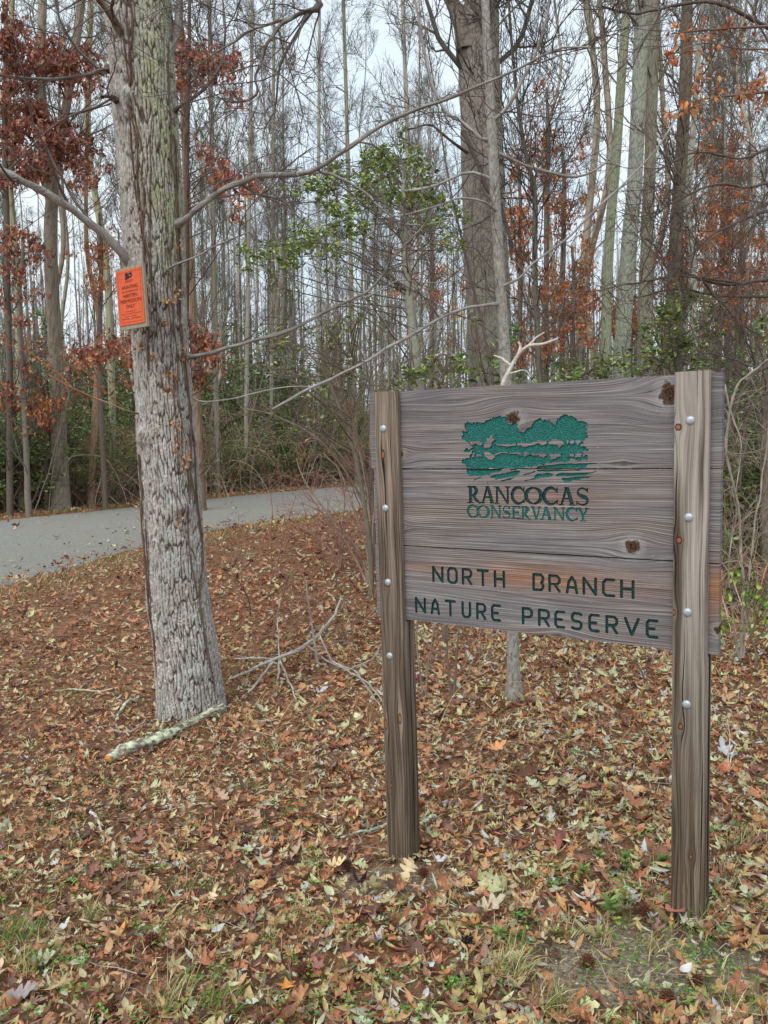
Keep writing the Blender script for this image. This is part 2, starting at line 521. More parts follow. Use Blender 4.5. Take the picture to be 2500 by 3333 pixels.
# ------------------------------------------------------------------ THE WOODEN SIGN
# sign frame: u along the boards, w towards the viewer, v down from the top edge
SO = np.array((-0.05166, 3.05031, 0.16109 + CAMZ)); Sa = np.array((0.84766, -0.53036, 0.01366)); Sd = np.array((0.02022, 0.00658, -0.99977))
Sa /= np.linalg.norm(Sa); Sd = Sd - Sa * (Sa @ Sd); Sd /= np.linalg.norm(Sd)
Sn = np.cross(Sd, Sa)            # towards the viewer
if Sn[1] > 0: Sn = -Sn
sign = thing('wooden_sign', 'large weathered wooden preserve sign of three wide grey planks bolted between two posts', 'sign')
smx = Matrix.Identity(4)
base_v = 1.78
So = SO + Sd * base_v + Sa * 0.62
for i in range(3):
    smx[i][0], smx[i][1], smx[i][2], smx[i][3] = Sa[i], -Sn[i], -Sd[i], So[i]
sign.matrix_world = smx
# children use local x = u-0.62, y = -w, z = base_v - v
def L3(u, v, w): return (u - 0.62, -w, base_v - v)

PKNOTS = [(0.578, 0.115, .030, .024, 1), (1.088, 0.057, .030, .040, 1), (0.979, 0.535, .026, .026, 1), (0.130, 0.232, .016, .016, 1), (1.235, 0.778, .012, .016, 1),
          (0.73, 0.86, .028, .02, .7), (0.626, 0.425, .012, .012, .9), (0.13, 0.50, .010, .012, .8), (0.36, 0.05, .05, .02, 0), (0.95, 0.27, .015, .01, .35), (0.2, .79, .06, .02, 0), (0.8, .72, .1, .015, 0)]
def m_plank():
    b = NT('weathered_plank')
    vec, x, y, z = b.coord('Object')
    u = b.math('ADD', x, 0.62); v = b.math('SUBTRACT', base_v, z)
    warp = b.noise(b.xyz(b.math('MULTIPLY', u, 1.6), b.math('MULTIPLY', v, 7.0), 0.3), 1.0, 2, 0.5)
    ve = b.math('ADD', v, b.math('MULTIPLY', b.math('SUBTRACT', warp, 0.5), 0.016))
    ksum = None; kcol = []
    for (uk, vk, ru, rv, s) in PKNOTS:
        du = b.math('DIVIDE', b.math('SUBTRACT', u, uk), ru * 3.4); dv = b.math('DIVIDE', b.math('SUBTRACT', v, vk), rv * 2.1)
        r2 = b.math('ADD', b.math('MULTIPLY', du, du), b.math('MULTIPLY', dv, dv))
        e = b.math('EXPONENT', b.math('MULTIPLY', r2, -1.0))
        ve = b.math('SUBTRACT', ve, b.math('MULTIPLY', b.math('SUBTRACT', v, vk), b.math('MULTIPLY', e, 0.93)))
        if s: kcol.append((uk, vk, ru, rv, s))
    fine = b.noise(b.xyz(b.math('MULTIPLY', u, 5.0), b.math('MULTIPLY', ve, 620.0), 0.0), 1.0, 2, 0.6)
    med = b.noise(b.xyz(b.math('MULTIPLY', u, 2.2), b.math('MULTIPLY', ve, 170.0), 4.0), 1.0, 3, 0.6)
    wv = b.math('SINE', b.math('MULTIPLY', ve, 900.0))
    reg = b.noise(b.xyz(b.math('MULTIPLY', u, 1.3), b.math('MULTIPLY', v, 10.0), 2.0), 1.0, 3, 0.5)
    h = b.math('ADD', b.math('MULTIPLY', fine, 0.45), b.math('MULTIPLY', med, 0.55))
    h = b.math('ADD', h, b.math('MULTIPLY', wv, b.math('MULTIPLY', b.math('SUBTRACT', reg, 0.42, clamp=True), 0.35)))
    c = b.ramp(h, [(0.3, lin(62, 59, 60)), (0.42, lin(102, 98, 99)), (0.54, lin(132, 127, 128)), (0.68, lin(176, 172, 170))])
    crk = b.noise(b.xyz(b.math('MULTIPLY', u, 1.5), b.math('MULTIPLY', ve, 300.0), 9.0), 1.0, 1, 0.4)
    c = b.mix(b.math('MULTIPLY', b.math('SUBTRACT', crk, 0.665, clamp=True), 14.0, clamp=True), c, lin(48, 44, 44))
    patch = b.noise(b.xyz(b.math('MULTIPLY', u, 2.0), b.math('MULTIPLY', v, 5.0), 21.0), 1.0, 3, 0.6)
    c = b.mix(b.math('MULTIPLY', b.math('SUBTRACT', patch, 0.5, clamp=True), 2.2, clamp=True), c, lin(92, 86, 88))
    # greyer and browner areas of the same wood
    c = b.mix(b.math('MULTIPLY', b.math('SUBTRACT', reg, 0.46, clamp=True), 2.4), c, b.ramp(h, [(0.3, lin(86, 76, 70)), (0.7, lin(168, 150, 138))]))
    big = b.noise(b.xyz(b.math('MULTIPLY', u, 3.0), b.math('MULTIPLY', v, 4.0), 8.0), 1.0, 3, 0.5)
    for (uc, vc, su, sv, st) in ((0.72, 0.665, 0.36, 0.035, 0.75), (1.235, 0.66, 0.05, 0.075, 0.95), (0.66, 0.385, 0.25, 0.03, 0.35), (0.2, 0.65, 0.12, 0.02, 0.4), (0.75, 0.62, 0.4, .02, .3)):
        du = b.math('DIVIDE', b.math('SUBTRACT', u, uc), su); dv = b.math('DIVIDE', b.math('SUBTRACT', v, vc), sv)
        e = b.math('EXPONENT', b.math('MULTIPLY', b.math('ADD', b.math('MULTIPLY', du, du), b.math('MULTIPLY', dv, dv)), -1.0))
        f = b.math('MULTIPLY', b.math('MULTIPLY', e, st), b.math('MULTIPLY_ADD', big, 2.0, -0.2), clamp=True)
        c = b.mix(f, c, b.ramp(h, [(0.3, lin(92, 58, 36)), (0.65, lin(188, 126, 84))]))
    for vj in (0.147, 0.428, 0.716):
        dj = b.math('ABSOLUTE', b.math('SUBTRACT', v, b.math('MULTIPLY_ADD', b.noise(b.xyz(b.math('MULTIPLY', u, 3.0), vj, 0.0), 1.0, 2, 0.5), 0.004, vj)))
        c = b.mix(b.math('MULTIPLY', b.math('SUBTRACT', 1.0, b.math('DIVIDE', dj, 0.0011), clamp=True), 0.75), c, lin(52, 46, 44))
    # darker lower plank edges: old water stains, pale lichen specks
    sp = b.noise(vec, 120, 2, 0.5)
    c = b.mix(b.math('MULTIPLY', b.math('GREATER_THAN', sp, 0.735), 0.7), c, lin(190, 190, 184))
    # knots
    for (uk, vk, ru, rv, s) in kcol:
        du = b.math('DIVIDE', b.math('SUBTRACT', u, uk), ru); dv = b.math('DIVIDE', b.math('SUBTRACT', v, vk), rv)
        r = b.math('SQRT', b.math('ADD', b.math('MULTIPLY', du, du), b.math('MULTIPLY', dv, dv)))
        r = b.math('ADD', r, b.math('MULTIPLY', b.math('SUBTRACT', b.noise(vec, 60, 3, 0.6), 0.5), 1.6))
        ring = b.math('SINE', b.math('MULTIPLY', r, 14.0))
        kc = b.ramp(b.math('MULTIPLY_ADD', ring, 0.35, 0.5), [(0.2, lin(30, 25, 23)), (0.8, lin(88, 62, 44))])
        f = b.math('MULTIPLY', b.math('MULTIPLY', b.math('SUBTRACT', 1.0, r), 3.0, clamp=True), s)
        halo = b.math('MULTIPLY', b.math('SUBTRACT', 1.9, r, clamp=True), 0.35)
        c = b.mix(b.math('MULTIPLY', halo, s), c, lin(180, 176, 172))
        c = b.mix(f, c, kc)
    nr = b.bump(h, 0.9, 0.004)
    return b.done(c, 0.85, nr, 0.2)
MP = m_plank()
b = NT('carved_green_paint')
vec, x, y, z = b.coord('Object')
n1 = b.noise(vec, 26, 3, 0.6, 1.5); n2 = b.noise(vec, 210, 3, 0.6, 0.6)
c = b.ramp(n2, [(0.3, lin(10, 84, 80)), (0.55, lin(24, 112, 104)), (0.75, lin(52, 140, 128))])
c = b.mix(b.math('MULTIPLY', b.math('GREATER_THAN', n2, 0.7), 0.35), c, lin(120, 130, 118))
M_PAINT = b.done(c, 0.5, b.bump(b.math('ADD', b.noise(vec, 60, 2, 0.5, 3.0), b.math('MULTIPLY', n2, 0.5)), 1.0, 0.008), 0.4)
b = NT('shaded_green_paint')  # same green paint, darkened to put shade into the deeper cut letters
vec, x, y, z = b.coord('Object')
n2 = b.noise(vec, 150, 3, 0.6)
c = b.ramp(n2, [(0.3, lin(6, 44, 42)), (0.6, lin(12, 66, 62)), (0.75, lin(22, 88, 82))])
M_PAINT_SHADED = b.done(c, 0.5, b.bump(n2, 0.8, 0.004), 0.4)

# strokes for lettering ------------------------------------------------
def capsule(p0, p1, r, n=5):
    p0, p1 = np.array(p0, float), np.array(p1, float)
    d = p1 - p0; a0 = math.atan2(d[1], d[0])
    pts = [p1 + r * np.array((math.cos(a0 - PI / 2 + PI * k / n), math.sin(a0 - PI / 2 + PI * k / n))) for k in range(n + 1)]
    pts += [p0 + r * np.array((math.cos(a0 + PI / 2 + PI * k / n), math.sin(a0 + PI / 2 + PI * k / n))) for k in range(n + 1)]
    return np.array(pts)
ROUTED = {  # polylines in a unit box, y down
    'N': [[(0, 1), (0, 0), (1, 1), (1, 0)]], 'O': [[(.22, 0), (.78, 0), (1, .18), (1, .82), (.78, 1), (.22, 1), (0, .82), (0, .18), (.22, 0)]],
    'R': [[(0, 1), (0, 0), (.75, 0), (1, .14), (1, .4), (.75, .54), (0, .54)], [(.5, .54), (1, 1)]], 'T': [[(0, 0), (1, 0)], [(.5, 0), (.5, 1)]],
    'H': [[(0, 0), (0, 1)], [(1, 0), (1, 1)], [(0, .5), (1, .5)]],
    'B': [[(0, 0), (0, 1), (.8, 1), (1, .85), (1, .62), (.82, .5), (1, .38), (1, .14), (.8, 0), (0, 0)]],
    'A': [[(0, 1), (.18, .3), (.5, 0), (.82, .3), (1, 1)], [(.08, .66), (.92, .66)]],
    'C': [[(1, 0), (.25, 0), (0, .18), (0, .82), (.25, 1), (1, 1)]], 'U': [[(0, 0), (0, .82), (.25, 1), (.75, 1), (1, .82), (1, 0)]],
    'E': [[(1, 0), (.2, 0), (0, .16), (0, .84), (.2, 1), (1, 1)], [(0, .5), (.72, .5)]], 'P': [[(0, 1), (0, 0), (.75, 0), (1, .15), (1, .42), (.75, .56), (0, .56)]],
    'S': [[(1, .06), (.8, 0), (.2, 0), (0, .16), (0, .36), (.2, .48), (.8, .52), (1, .64), (1, .84), (.8, 1), (.2, 1), (0, .94)]],
    'V': [[(0, 0), (.5, 1), (1, 0)]]}
def vstroke(pts, ws):
    """polygon round a polyline with its own half width at each point"""
    pts = np.array(pts, float); T = norm(np.gradient(pts, axis=0)); Nn = np.stack([-T[:, 1], T[:, 0]], 1)
    ws = np.array(ws, float)[:, None]
    return np.vstack([pts + Nn * ws, (pts - Nn * ws)[::-1]])
def arc(cx, cy, rx, ry, a0, a1, n, w0, w1, wmid):
    t = np.linspace(0, 1, n); a = np.radians(a0 + (a1 - a0) * t)
    pts = np.stack([cx + rx * np.cos(a), cy + ry * np.sin(a)], 1)
    ws = w0 + (w1 - w0) * t + wmid * np.sin(PI * t)
    return vstroke(pts, ws)
def rect(x0, y0, x1, y1): return np.array([(x0, y0), (x1, y0), (x1, y1), (x0, y1)], float)
def qd(*p): return np.array(p, float)
def serif_letter(ch):
    """flared roman capitals as overlapping polygons in a unit-height box (aspect ignored), y down"""
    t = .1
    if ch == 'N': return [rect(.12, 0, .24, 1), rect(0, 0, .3, .07), rect(.02, .93, .34, 1), qd((.1, 0), (.3, 0), (.9, 1), (.78, 1)), rect(.78, 0, .9, 1), rect(.68, 0, 1.0, .07)]
    if ch == 'A': return [qd((.42, 0), (.56, 0), (.24, 1), (.1, 1)), qd((.42, 0), (.62, 0), (.94, 1), (.7, 1)), rect(.25, .58, .72, .68), rect(0, .93, .33, 1), rect(.62, .93, 1.0, 1), rect(.34, 0, .6, .06)]
    if ch == 'R': return [rect(.12, 0, .32, 1), rect(0, 0, .3, .07), rect(0, .93, .42, 1), arc(.36, .28, .25, .235, -95, 95, 14, .05, .05, .07), rect(.25, 0, .4, .09), rect(.25, .47, .4, .56), vstroke([(.38, .52), (.6, .82), (.8, .97), (1.0, .95)], [.08, .1, .06, .02])]
    if ch == 'C': return [arc(.56, .5, .46, .45, -38, -322, 30, .05, .04, .075), qd((.9, .02), (.99, .02), (.99, .34), (.9, .3)), qd((.9, .74), (1.0, .68), (.99, .95), (.9, .9))]
    if ch == 'O': return [arc(.5, .5, .42, .44, -90, 90, 20, .05, .05, .065), arc(.5, .5, .42, .44, 90, 270, 20, .05, .05, .065)]
    if ch == 'S':
        a = np.radians(np.linspace(-30, -250, 14)); b_ = np.radians(np.linspace(-70, 150, 16))
        pts = [(.5 + .36 * math.cos(k), .26 + .21 * math.sin(k)) for k in a] + [(.5 + .4 * math.cos(k), .73 + .22 * math.sin(k)) for k in b_]
        n = len(pts); ws = [.05 + .07 * math.exp(-((k - n / 2) / 5.0) ** 2) for k in range(n)]
        return [vstroke(pts, ws), qd((.82, .02), (.93, .02), (.93, .3), (.82, .22)), qd((.02, .98), (.12, .98), (.14, .78), (.04, .7))]
    if ch == 'E': return [rect(.15, 0, .38, 1), rect(0, 0, .95, .1), rect(0, .9, 1.0, 1), rect(.3, .44, .78, .54), qd((.87, .0), (.97, .0), (.97, .24), (.87, .16)), qd((.9, 1), (1.0, 1), (1.04, .74), (.92, .82)), rect(.72, .38, .8, .6)]
    if ch == 'V': return [qd((.05, 0), (.3, 0), (.6, 1), (.45, 1)), qd((.78, 0), (.9, 0), (.6, 1), (.45, 1)), rect(0, 0, .38, .07), rect(.66, 0, 1.0, .07)]
    if ch == 'Y': return [rect(.4, .5, .6, 1), qd((.05, 0), (.3, 0), (.6, .55), (.42, .6)), qd((.78, 0), (.92, 0), (.6, .6), (.5, .5)), rect(0, 0, .38, .08), rect(.68, 0, 1.0, .08), rect(.26, .93, .74, 1)]
def ragged(poly, amp, seed, it=3):
    r = np.random.default_rng(seed)
    p = np.array(poly, float)
    for k in range(it):
        n = len(p); nx = np.roll(p, -1, axis=0)
        mid = (p + nx) / 2; d = nx - p; ln = np.linalg.norm(d, axis=1, keepdims=True)
        nn = np.stack([-d[:, 1], d[:, 0]], 1) / np.maximum(ln, 1e-9)
        mid = mid + nn * r.normal(0, 1, (n, 1)) * np.minimum(amp, ln * 0.22)
        keep = (ln[:, 0] > amp * 1.3)
        q = []
        for i in range(n):
            q.append(p[i])
            if keep[i]: q.append(mid[i])
        p = np.array(q); amp *= 0.7
    return p
def inpoly(px, py, poly):
    x, y = poly[:, 0], poly[:, 1]; x2, y2 = np.roll(x, -1), np.roll(y, -1)
    c = np.zeros(px.shape, bool)
    for a, b_, c_, d in zip(x, y, x2, y2):
        if b_ == d: continue
        hit = ((b_ > py) != (d > py)) & (px < (c_ - a) * (py - b_) / (d - b_) + a)
        c ^= hit
    return c
# letters: (key, polygons, holes, paint, depth)
CARVE = []
def routed(ch, u0, v0, u1, v1, r=0.0048):
    polys = []
    x0, y0, x1, y1 = u0 + r, v0 + r, u1 - r, v1 - r
    for pl in ROUTED[ch]:
        pl = [(x0 + a * (x1 - x0), y0 + b_ * (y1 - y0)) for a, b_ in pl]
        for p0, p1 in zip(pl[:-1], pl[1:]): polys.append(capsule(p0, p1, r))
    CARVE.append(('letter', polys, [], 0, 0.0065))
for ch, u0, u1 in (('N', .251, .298), ('O', .313, .356), ('R', .372, .414), ('T', .431, .479), ('H', .497, .540), ('B', .640, .683), ('R', .697, .741), ('A', .758, .801), ('N', .815, .864), ('C', .880, .924), ('H', .939, .985)):
    routed(ch, u0, 0.642, u1, 0.704)
for ch, u0, u1 in (('N', .175, .222), ('A', .241, .280), ('T', .300, .346), ('U', .368, .407), ('R', .426, .466), ('E', .484, .523), ('P', .600, .641), ('R', .659, .702), ('E', .717, .756), ('S', .775, .815), ('E', .834, .873), ('R', .891, .933), ('V', .951, 1.002), ('E', 1.020, 1.060)):
    routed(ch, u0, 0.7635, u1, 0.8255)
def serifs(ch, u0, u1, v0, v1, paint):
    polys = [ragged(np.stack([u0 + q[:, 0] * (u1 - u0), v0 + q[:, 1] * (v1 - v0)], 1), 0.0006, 5, 1) for q in serif_letter(ch)]
    CARVE.append(('letter', polys, [], paint, 0.0060 if paint == 1 else 0.0035))
for ch, u0, u1 in (('R', .400, .459), ('A', .450, .507), ('N', .503, .564), ('C', .566, .616), ('O', .616, .680), ('C', .680, .733), ('A', .735, .793), ('S', .795, .838)):
    serifs(ch, u0, u1, .3475, .408, 1)
for ch, u0, u1 in (('C', .398, .439), ('O', .437, .486), ('N', .487, .531), ('S', .533, .564), ('E', .566, .600), ('R', .601, .640), ('V', .637, .675), ('A', .670, .714), ('N', .715, .758), ('C', .760, .800), ('Y', .797, .839)):
    serifs(ch, u0, u1, .414, .4595, 2)
# emblem outlines, measured on the board (u, v) through the four corners of its picture
def sign_uv(x, y):                  # source pixel -> board coordinates
    r = np.array(cF) + np.array(cR) * ((x - 1250.0) / FPX) - np.array(cU) * ((y - 1666.5) / FPX)
    s_ = np.linalg.solve(np.stack([Sa, Sd, -r], 1), np.array((0, 0, CAMZ)) - SO)
    return s_[0], s_[1]
def ep(pts): return np.array([sign_uv(1480 + a / 3.456, 1320 + b_ / 3.456) for a, b_ in pts])
E_OUT = [(80,345),(85,310),(110,290),(150,285),(115,260),(110,215),(135,190),(165,195),(200,205),(215,190),(250,180),(290,190),(330,200),(345,170),(380,160),(415,155),(440,130),(480,125),(520,115),(560,125),(590,135),(600,165),(605,205),(635,210),(665,190),(690,190),(715,215),(712,250),(722,292),(760,300),(795,285),(820,255),(860,245),(865,220),(885,195),(905,160),(940,145),(975,155),(1000,170),(1050,165),(1085,185),(1105,205),(1140,210),(1150,165),(1180,135),(1215,105),(1260,100),(1320,110),(1350,130),(1380,155),(1430,170),(1490,200),(1495,220),(1465,240),(1500,260),(1465,295),(1495,320),(1470,340),(1500,365),(1460,385),(1447,410),(1415,440),(1420,462),(1470,465),(1505,485),(1470,500),(1440,512),(1452,545),(1446,572),(1500,590),(1480,618),(1430,612),(1385,622),(1290,622),(1200,632),(1060,652),(960,664),(920,685),(830,694),(720,698),(620,716),(500,748),(380,785),(300,800),(250,795),(180,795),(150,770),(135,730),(130,690),(95,655),(80,630),(100,600),(160,596),(168,560),(195,520),(215,512),(100,505),(130,480),(215,466),(172,450),(150,400),(82,372)]
E_HOLES = [[(168,397),(310,415),(305,445),(250,440),(235,422),(205,440),(178,440)], [(350,370),(390,375),(395,335),(425,335),(430,370),(455,385),(420,415),(410,450),(380,475),(335,475),(330,440),(350,420)],
 [(430,422),(500,438),(580,433),(600,425),(640,438),(690,438),(690,448),(640,452),(590,465),(520,450),(440,438)], [(705,415),(760,405),(790,425),(860,425),(920,405),(960,390),(1030,395),(1038,420),(1000,450),(960,430),(880,440),(790,465),(765,462),(740,440),(715,452)],
 [(1055,405),(1090,385),(1140,375),(1200,395),(1235,420),(1240,452),(1210,440),(1185,470),(1150,440),(1060,435)], [(1258,385),(1283,395),(1275,430),(1258,430)], [(1372,388),(1435,408),(1400,430),(1380,455),(1368,420)], [(1300,400),(1345,395),(1340,425),(1305,430)],
 [(205,535),(232,535),(215,580),(180,588)], [(245,545),(310,550),(305,575),(250,570)], [(330,520),(370,512),(390,530),(430,550),(450,590),(430,610),(380,605),(340,570)], [(448,550),(500,530),(590,520),(598,535),(500,545),(452,560)],
 [(612,535),(740,530),(752,568),(700,545),(622,545)], [(768,560),(782,520),(830,535),(880,545),(960,540),(1020,530),(1035,560),(1000,595),(950,575),(900,560),(830,550),(785,572)], [(1052,532),(1110,540),(1190,530),(1198,570),(1130,600),(1065,602),(1078,580)],
 [(1262,580),(1300,550),(1342,556),(1338,582)], [(1367,532),(1400,518),(1438,545),(1426,578),(1352,588)]]
E_EX = [[(930,688),(1000,678),(1100,665),(1200,655),(1350,655),(1600,646),(1606,654),(1490,667),(1478,698),(1200,702),(920,702)], [(395,806),(420,790),(500,770),(560,765),(640,740),(740,735),(720,775),(600,808),(520,825),(400,852),(368,880),(360,870),(470,825)],
 [(500,855),(560,830),(680,803),(600,842),(540,857)], [(770,773),(850,757),(910,733),(906,747),(850,770),(776,781)], [(905,780),(940,765),(1050,755),(1110,765),(1090,800),(960,815),(880,832),(792,852),(785,843),(900,815)],
 [(920,725),(1160,719),(1400,720),(1430,724),(1400,735),(1150,740),(930,742)], [(1130,795),(1150,770),(1250,757),(1530,752),(1602,736),(1606,742),(1520,767),(1470,787),(1380,790),(1200,798)], [(1200,815),(1300,808),(1540,797),(1542,803),(1440,818),(1380,837),(1310,856),(1230,860),(1215,840)],
 [(210,842),(255,815),(300,800),(303,806),(258,826),(213,847)]]
em = [ragged(ep(E_OUT), 0.0035, 3, 3)] + [ragged(ep(q), 0.0008, 7 + i, 2) for i, q in enumerate(E_EX)]
eh = [ragged(ep(q), 0.0016, 40 + i, 2) for i, q in enumerate(E_HOLES)]
CARVE.append(('emblem', em, eh, 3, 0.0045))

def build_plank(v0, v1, u0, u1, seed):
    """a plank whose face is cut by every carving that reaches it: wood face, recessed floors, walls"""
    th = 0.038; g = 0.0019
    v0, v1 = v0 + g, v1 - g
    verts, edges = [], []
    def addpoly(p):
        o = len(verts)
        for a, b_ in p: verts.append(Vector((float(a), float(b_))))
        n = len(p)
        for i in range(n): edges.append((o + i, o + (i + 1) % n))
    outl = [(u0, v0)]
    r = np.random.default_rng(seed)
    for t in np.linspace(0, 1, 42)[1:-1]: outl.append((u0 + t * (u1 - u0), v0 + abs(r.normal(0, .00035))))
    outl += [(u1, v0)]
    for t in np.linspace(0, 1, 14)[1:-1]: outl.append((u1 - abs(r.normal(0, .0006)), v0 + t * (v1 - v0)))
    outl += [(u1, v1)]
    for t in np.linspace(1, 0, 42)[1:-1]: outl.append((u0 + t * (u1 - u0), v1 - abs(r.normal(0, .00035))))
    outl += [(u0, v1)]
    for t in np.linspace(1, 0, 14)[1:-1]: outl.append((u0 + abs(r.normal(0, .0006)), v0 + t * (v1 - v0)))
    outl = np.array(outl)
    addpoly(outl)
    mine = []
    for c_ in CARVE:
        lo = min(q[:, 1].min() for q in c_[1]); hi = max(q[:, 1].max() for q in c_[1])
        if hi > v0 and lo < v1:
            mine.append(c_)
            for q in c_[1] + c_[2]: addpoly(q)
    V2, E2, F2, *_ = delaunay_2d_cdt(verts, edges, [], 0, 1e-7)
    V2 = np.array([(p_.x, p_.y) for p_ in V2]); F2 = np.array(F2)
    cen = V2[F2].mean(1)
    own = np.full(len(F2), -2)
    ins = inpoly(cen[:, 0], cen[:, 1], outl)
    own[ins] = -1
    for ci, c_ in enumerate(mine):
        f = np.zeros(len(F2), bool)
        for q in c_[1]: f |= inpoly(cen[:, 0], cen[:, 1], q)
        for q in c_[2]: f &= ~inpoly(cen[:, 0], cen[:, 1], q)
        own[f & ins] = ci
    # wood
    def loc(V, w): return np.stack([V[:, 0] - 0.62, np.full(len(V), -w), base_v - V[:, 1]], 1)
    A = Acc()
    A.add(loc(V2, 0.0), None, F2[own == -1])
    n = len(outl)
    fr, bk = loc(outl, 0.0), loc(outl, -th)
    i0 = np.arange(n); i1 = np.roll(i0, -1)
    e = 0.0016
    cen_o = outl.mean(0)
    A.add(np.vstack([fr, bk]), np.stack([i0, i1, i1 + n, i0 + n], 1))
    A.add(bk[[0, 41, 41 + 13, 41 + 13 + 41]], [(0, 1, 2, 3)])
    pk = A.build('plank', MP, sign, smooth=False)
    # carvings
    ed = {}
    for fi, f in enumerate(F2):
        for a, b_ in ((f[0], f[1]), (f[1], f[2]), (f[2], f[0])):
            ed.setdefault((min(a, b_), max(a, b_)), []).append(fi)
    for ci, c_ in enumerate(mine):
        fs = F2[own == ci]
        if not len(fs): continue
        dep = c_[4]
        B = Acc()
        B.add(loc(V2, -dep), None, fs)
        wq, wv = [], []
        for (a, b_), ff in ed.items():
            o = [own[k] for k in ff]
            if (ci in o) and (len(o) == 1 or o[0] != o[1]):
                pa, pb = V2[a], V2[b_]
                k = len(wv)
                wv += [(pa[0] - .62, 0.0, base_v - pa[1]), (pb[0] - .62, 0.0, base_v - pb[1]), (pb[0] - .62, dep, base_v - pb[1]), (pa[0] - .62, dep, base_v - pa[1])]
                wq.append((k, k + 1, k + 2, k + 3))
        if wq: B.add(np.array(wv), wq)
        B.build(c_[0], M_PAINT if c_[3] in (2, 3) else M_PAINT_SHADED, pk, smooth=False)
    return pk
build_plank(0.0, 0.2865, 0.0, 1.2402, 1)
build_plank(0.2865, 0.5735, 0.010, 1.2385, 2)
build_plank(0.5735, 0.857, 0.006, 1.2375, 3)

# posts -----------------------------------------------------------------
def m_post(name, knots, dark):
    b = NT(name)
    vec, x, y, z = b.coord('Object')
    v = b.math('SUBTRACT', base_v, z)
    ue = b.math('ADD', b.math('ADD', x, b.math('MULTIPLY', y, 0.8)), b.math('MULTIPLY', b.math('SUBTRACT', b.noise(b.xyz(b.math('MULTIPLY', x, 14), b.math('MULTIPLY', v, 2.2), 1.0), 1.0, 2, 0.5), 0.5), 0.03))
    for (uk, vk, ru, rv, s) in knots:
        du = b.math('DIVIDE', b.math('SUBTRACT', x, uk - .62), ru * 2.2); dv = b.math('DIVIDE', b.math('SUBTRACT', v, vk), rv * 3.6)
        e = b.math('EXPONENT', b.math('MULTIPLY', b.math('ADD', b.math('MULTIPLY', du, du), b.math('MULTIPLY', dv, dv)), -1.0))
        ue = b.math('SUBTRACT', ue, b.math('MULTIPLY', b.math('SUBTRACT', x, uk - .62), b.math('MULTIPLY', e, 0.9)))
    fine = b.noise(b.xyz(b.math('MULTIPLY', ue, 560.0), 0.0, b.math('MULTIPLY', v, 6.0)), 1.0, 2, 0.6)
    med = b.noise(b.xyz(b.math('MULTIPLY', ue, 120.0), 3.0, b.math('MULTIPLY', v, 1.6)), 1.0, 3, 0.6)
    wide = b.noise(b.xyz(b.math('MULTIPLY', ue, 30.0), 6.0, b.math('MULTIPLY', v, 1.1)), 1.0, 2, 0.5)
    h = b.math('ADD', b.math('MULTIPLY', fine, 0.35), b.math('MULTIPLY', med, 0.65))
    if dark:
        ca = b.ramp(h, [(0.32, lin(56, 47, 40)), (0.44, lin(112, 98, 86)), (0.57, lin(152, 138, 124)), (0.7, lin(186, 176, 164))])
    else:
        ca = b.ramp(h, [(0.3, lin(88, 80, 74)), (0.43, lin(142, 133, 124)), (0.58, lin(176, 168, 158)), (0.72, lin(206, 200, 192))])
    # brown rain-stained streaks, stronger lower down; silver-grey towards the top
    st = b.math('MULTIPLY', b.math('SUBTRACT', b.math('MULTIPLY', wide, b.math('MULTIPLY_ADD', v, 0.22, 0.95)), 0.56, clamp=True), 6.0, clamp=True)
    c = b.mix(b.math('MULTIPLY', st, 0.85), ca, b.ramp(h, [(0.3, lin(40, 32, 26)), (0.7, lin(104, 84, 66))]))
    low = b.math('MULTIPLY', b.math('SUBTRACT', v, 0.65, clamp=True), 1.1, clamp=True)
    c = b.mix(low, c, b.ramp(h, [(0.34, lin(36, 29, 23)), (0.48, lin(94, 80, 66)), (0.68, lin(152, 137, 119))]))
    c = b.mix(b.math('MULTIPLY', st, 0.3), c, lin(60, 44, 34))
    crk = b.noise(b.xyz(b.math('MULTIPLY', ue, 210.0), 9.0, b.math('MULTIPLY', v, 1.2)), 1.0, 1, 0.4)
    c = b.mix(b.math('MULTIPLY', b.math('SUBTRACT', crk, 0.60, clamp=True), 14.0, clamp=True), c, lin(36, 30, 26))
    for (uk, vk, ru, rv, s) in knots:
        du = b.math('DIVIDE', b.math('SUBTRACT', x, uk - .62), ru); dv = b.math('DIVIDE', b.math('SUBTRACT', v, vk), rv)
        r = b.math('ADD', b.math('SQRT', b.math('ADD', b.math('MULTIPLY', du, du), b.math('MULTIPLY', dv, dv))), b.math('MULTIPLY', b.math('SUBTRACT', fine, 0.5), 0.5))
        kc = b.ramp(b.math('MULTIPLY', r, 0.8), [(0.0, lin(96, 60, 30)), (0.3, lin(170, 112, 54)), (0.6, lin(70, 44, 28)), (1.0, lin(60, 50, 44))])
        c = b.mix(b.math('MULTIPLY', b.math('MULTIPLY', b.math('SUBTRACT', 1.15, r), 5.0, clamp=True), s), c, kc)
    return b.done(c, 0.82, b.bump(h, 0.9, 0.005), 0.2)
def bolt_mesh():
    A = Acc()
    prof = [(0.0, 0.0062), (0.0050, 0.006), (0.0092, 0.0048), (0.0126, 0.0026), (0.0138, 0.0)]
    n = 20; V = []
    for (r, h) in prof[1:]:
        for k in range(n): V.append((r * math.cos(2 * PI * k / n), -h, r * math.sin(2 * PI * k / n)))
    V.append((0, -0.0062, 0))
    q = [(i * n + k, i * n + (k + 1) % n, (i + 1) * n + (k + 1) % n, (i + 1) * n + k) for i in range(3) for k in range(n)]
    t = [(len(V) - 1, (k + 1) % n, k) for k in range(n)]
    A.add(np.array(V), q, t)
    return A
b = NT('galvanised_steel')
vec, x, y, z = b.coord('Object')
n1 = b.noise(vec, 300, 3, 0.6)
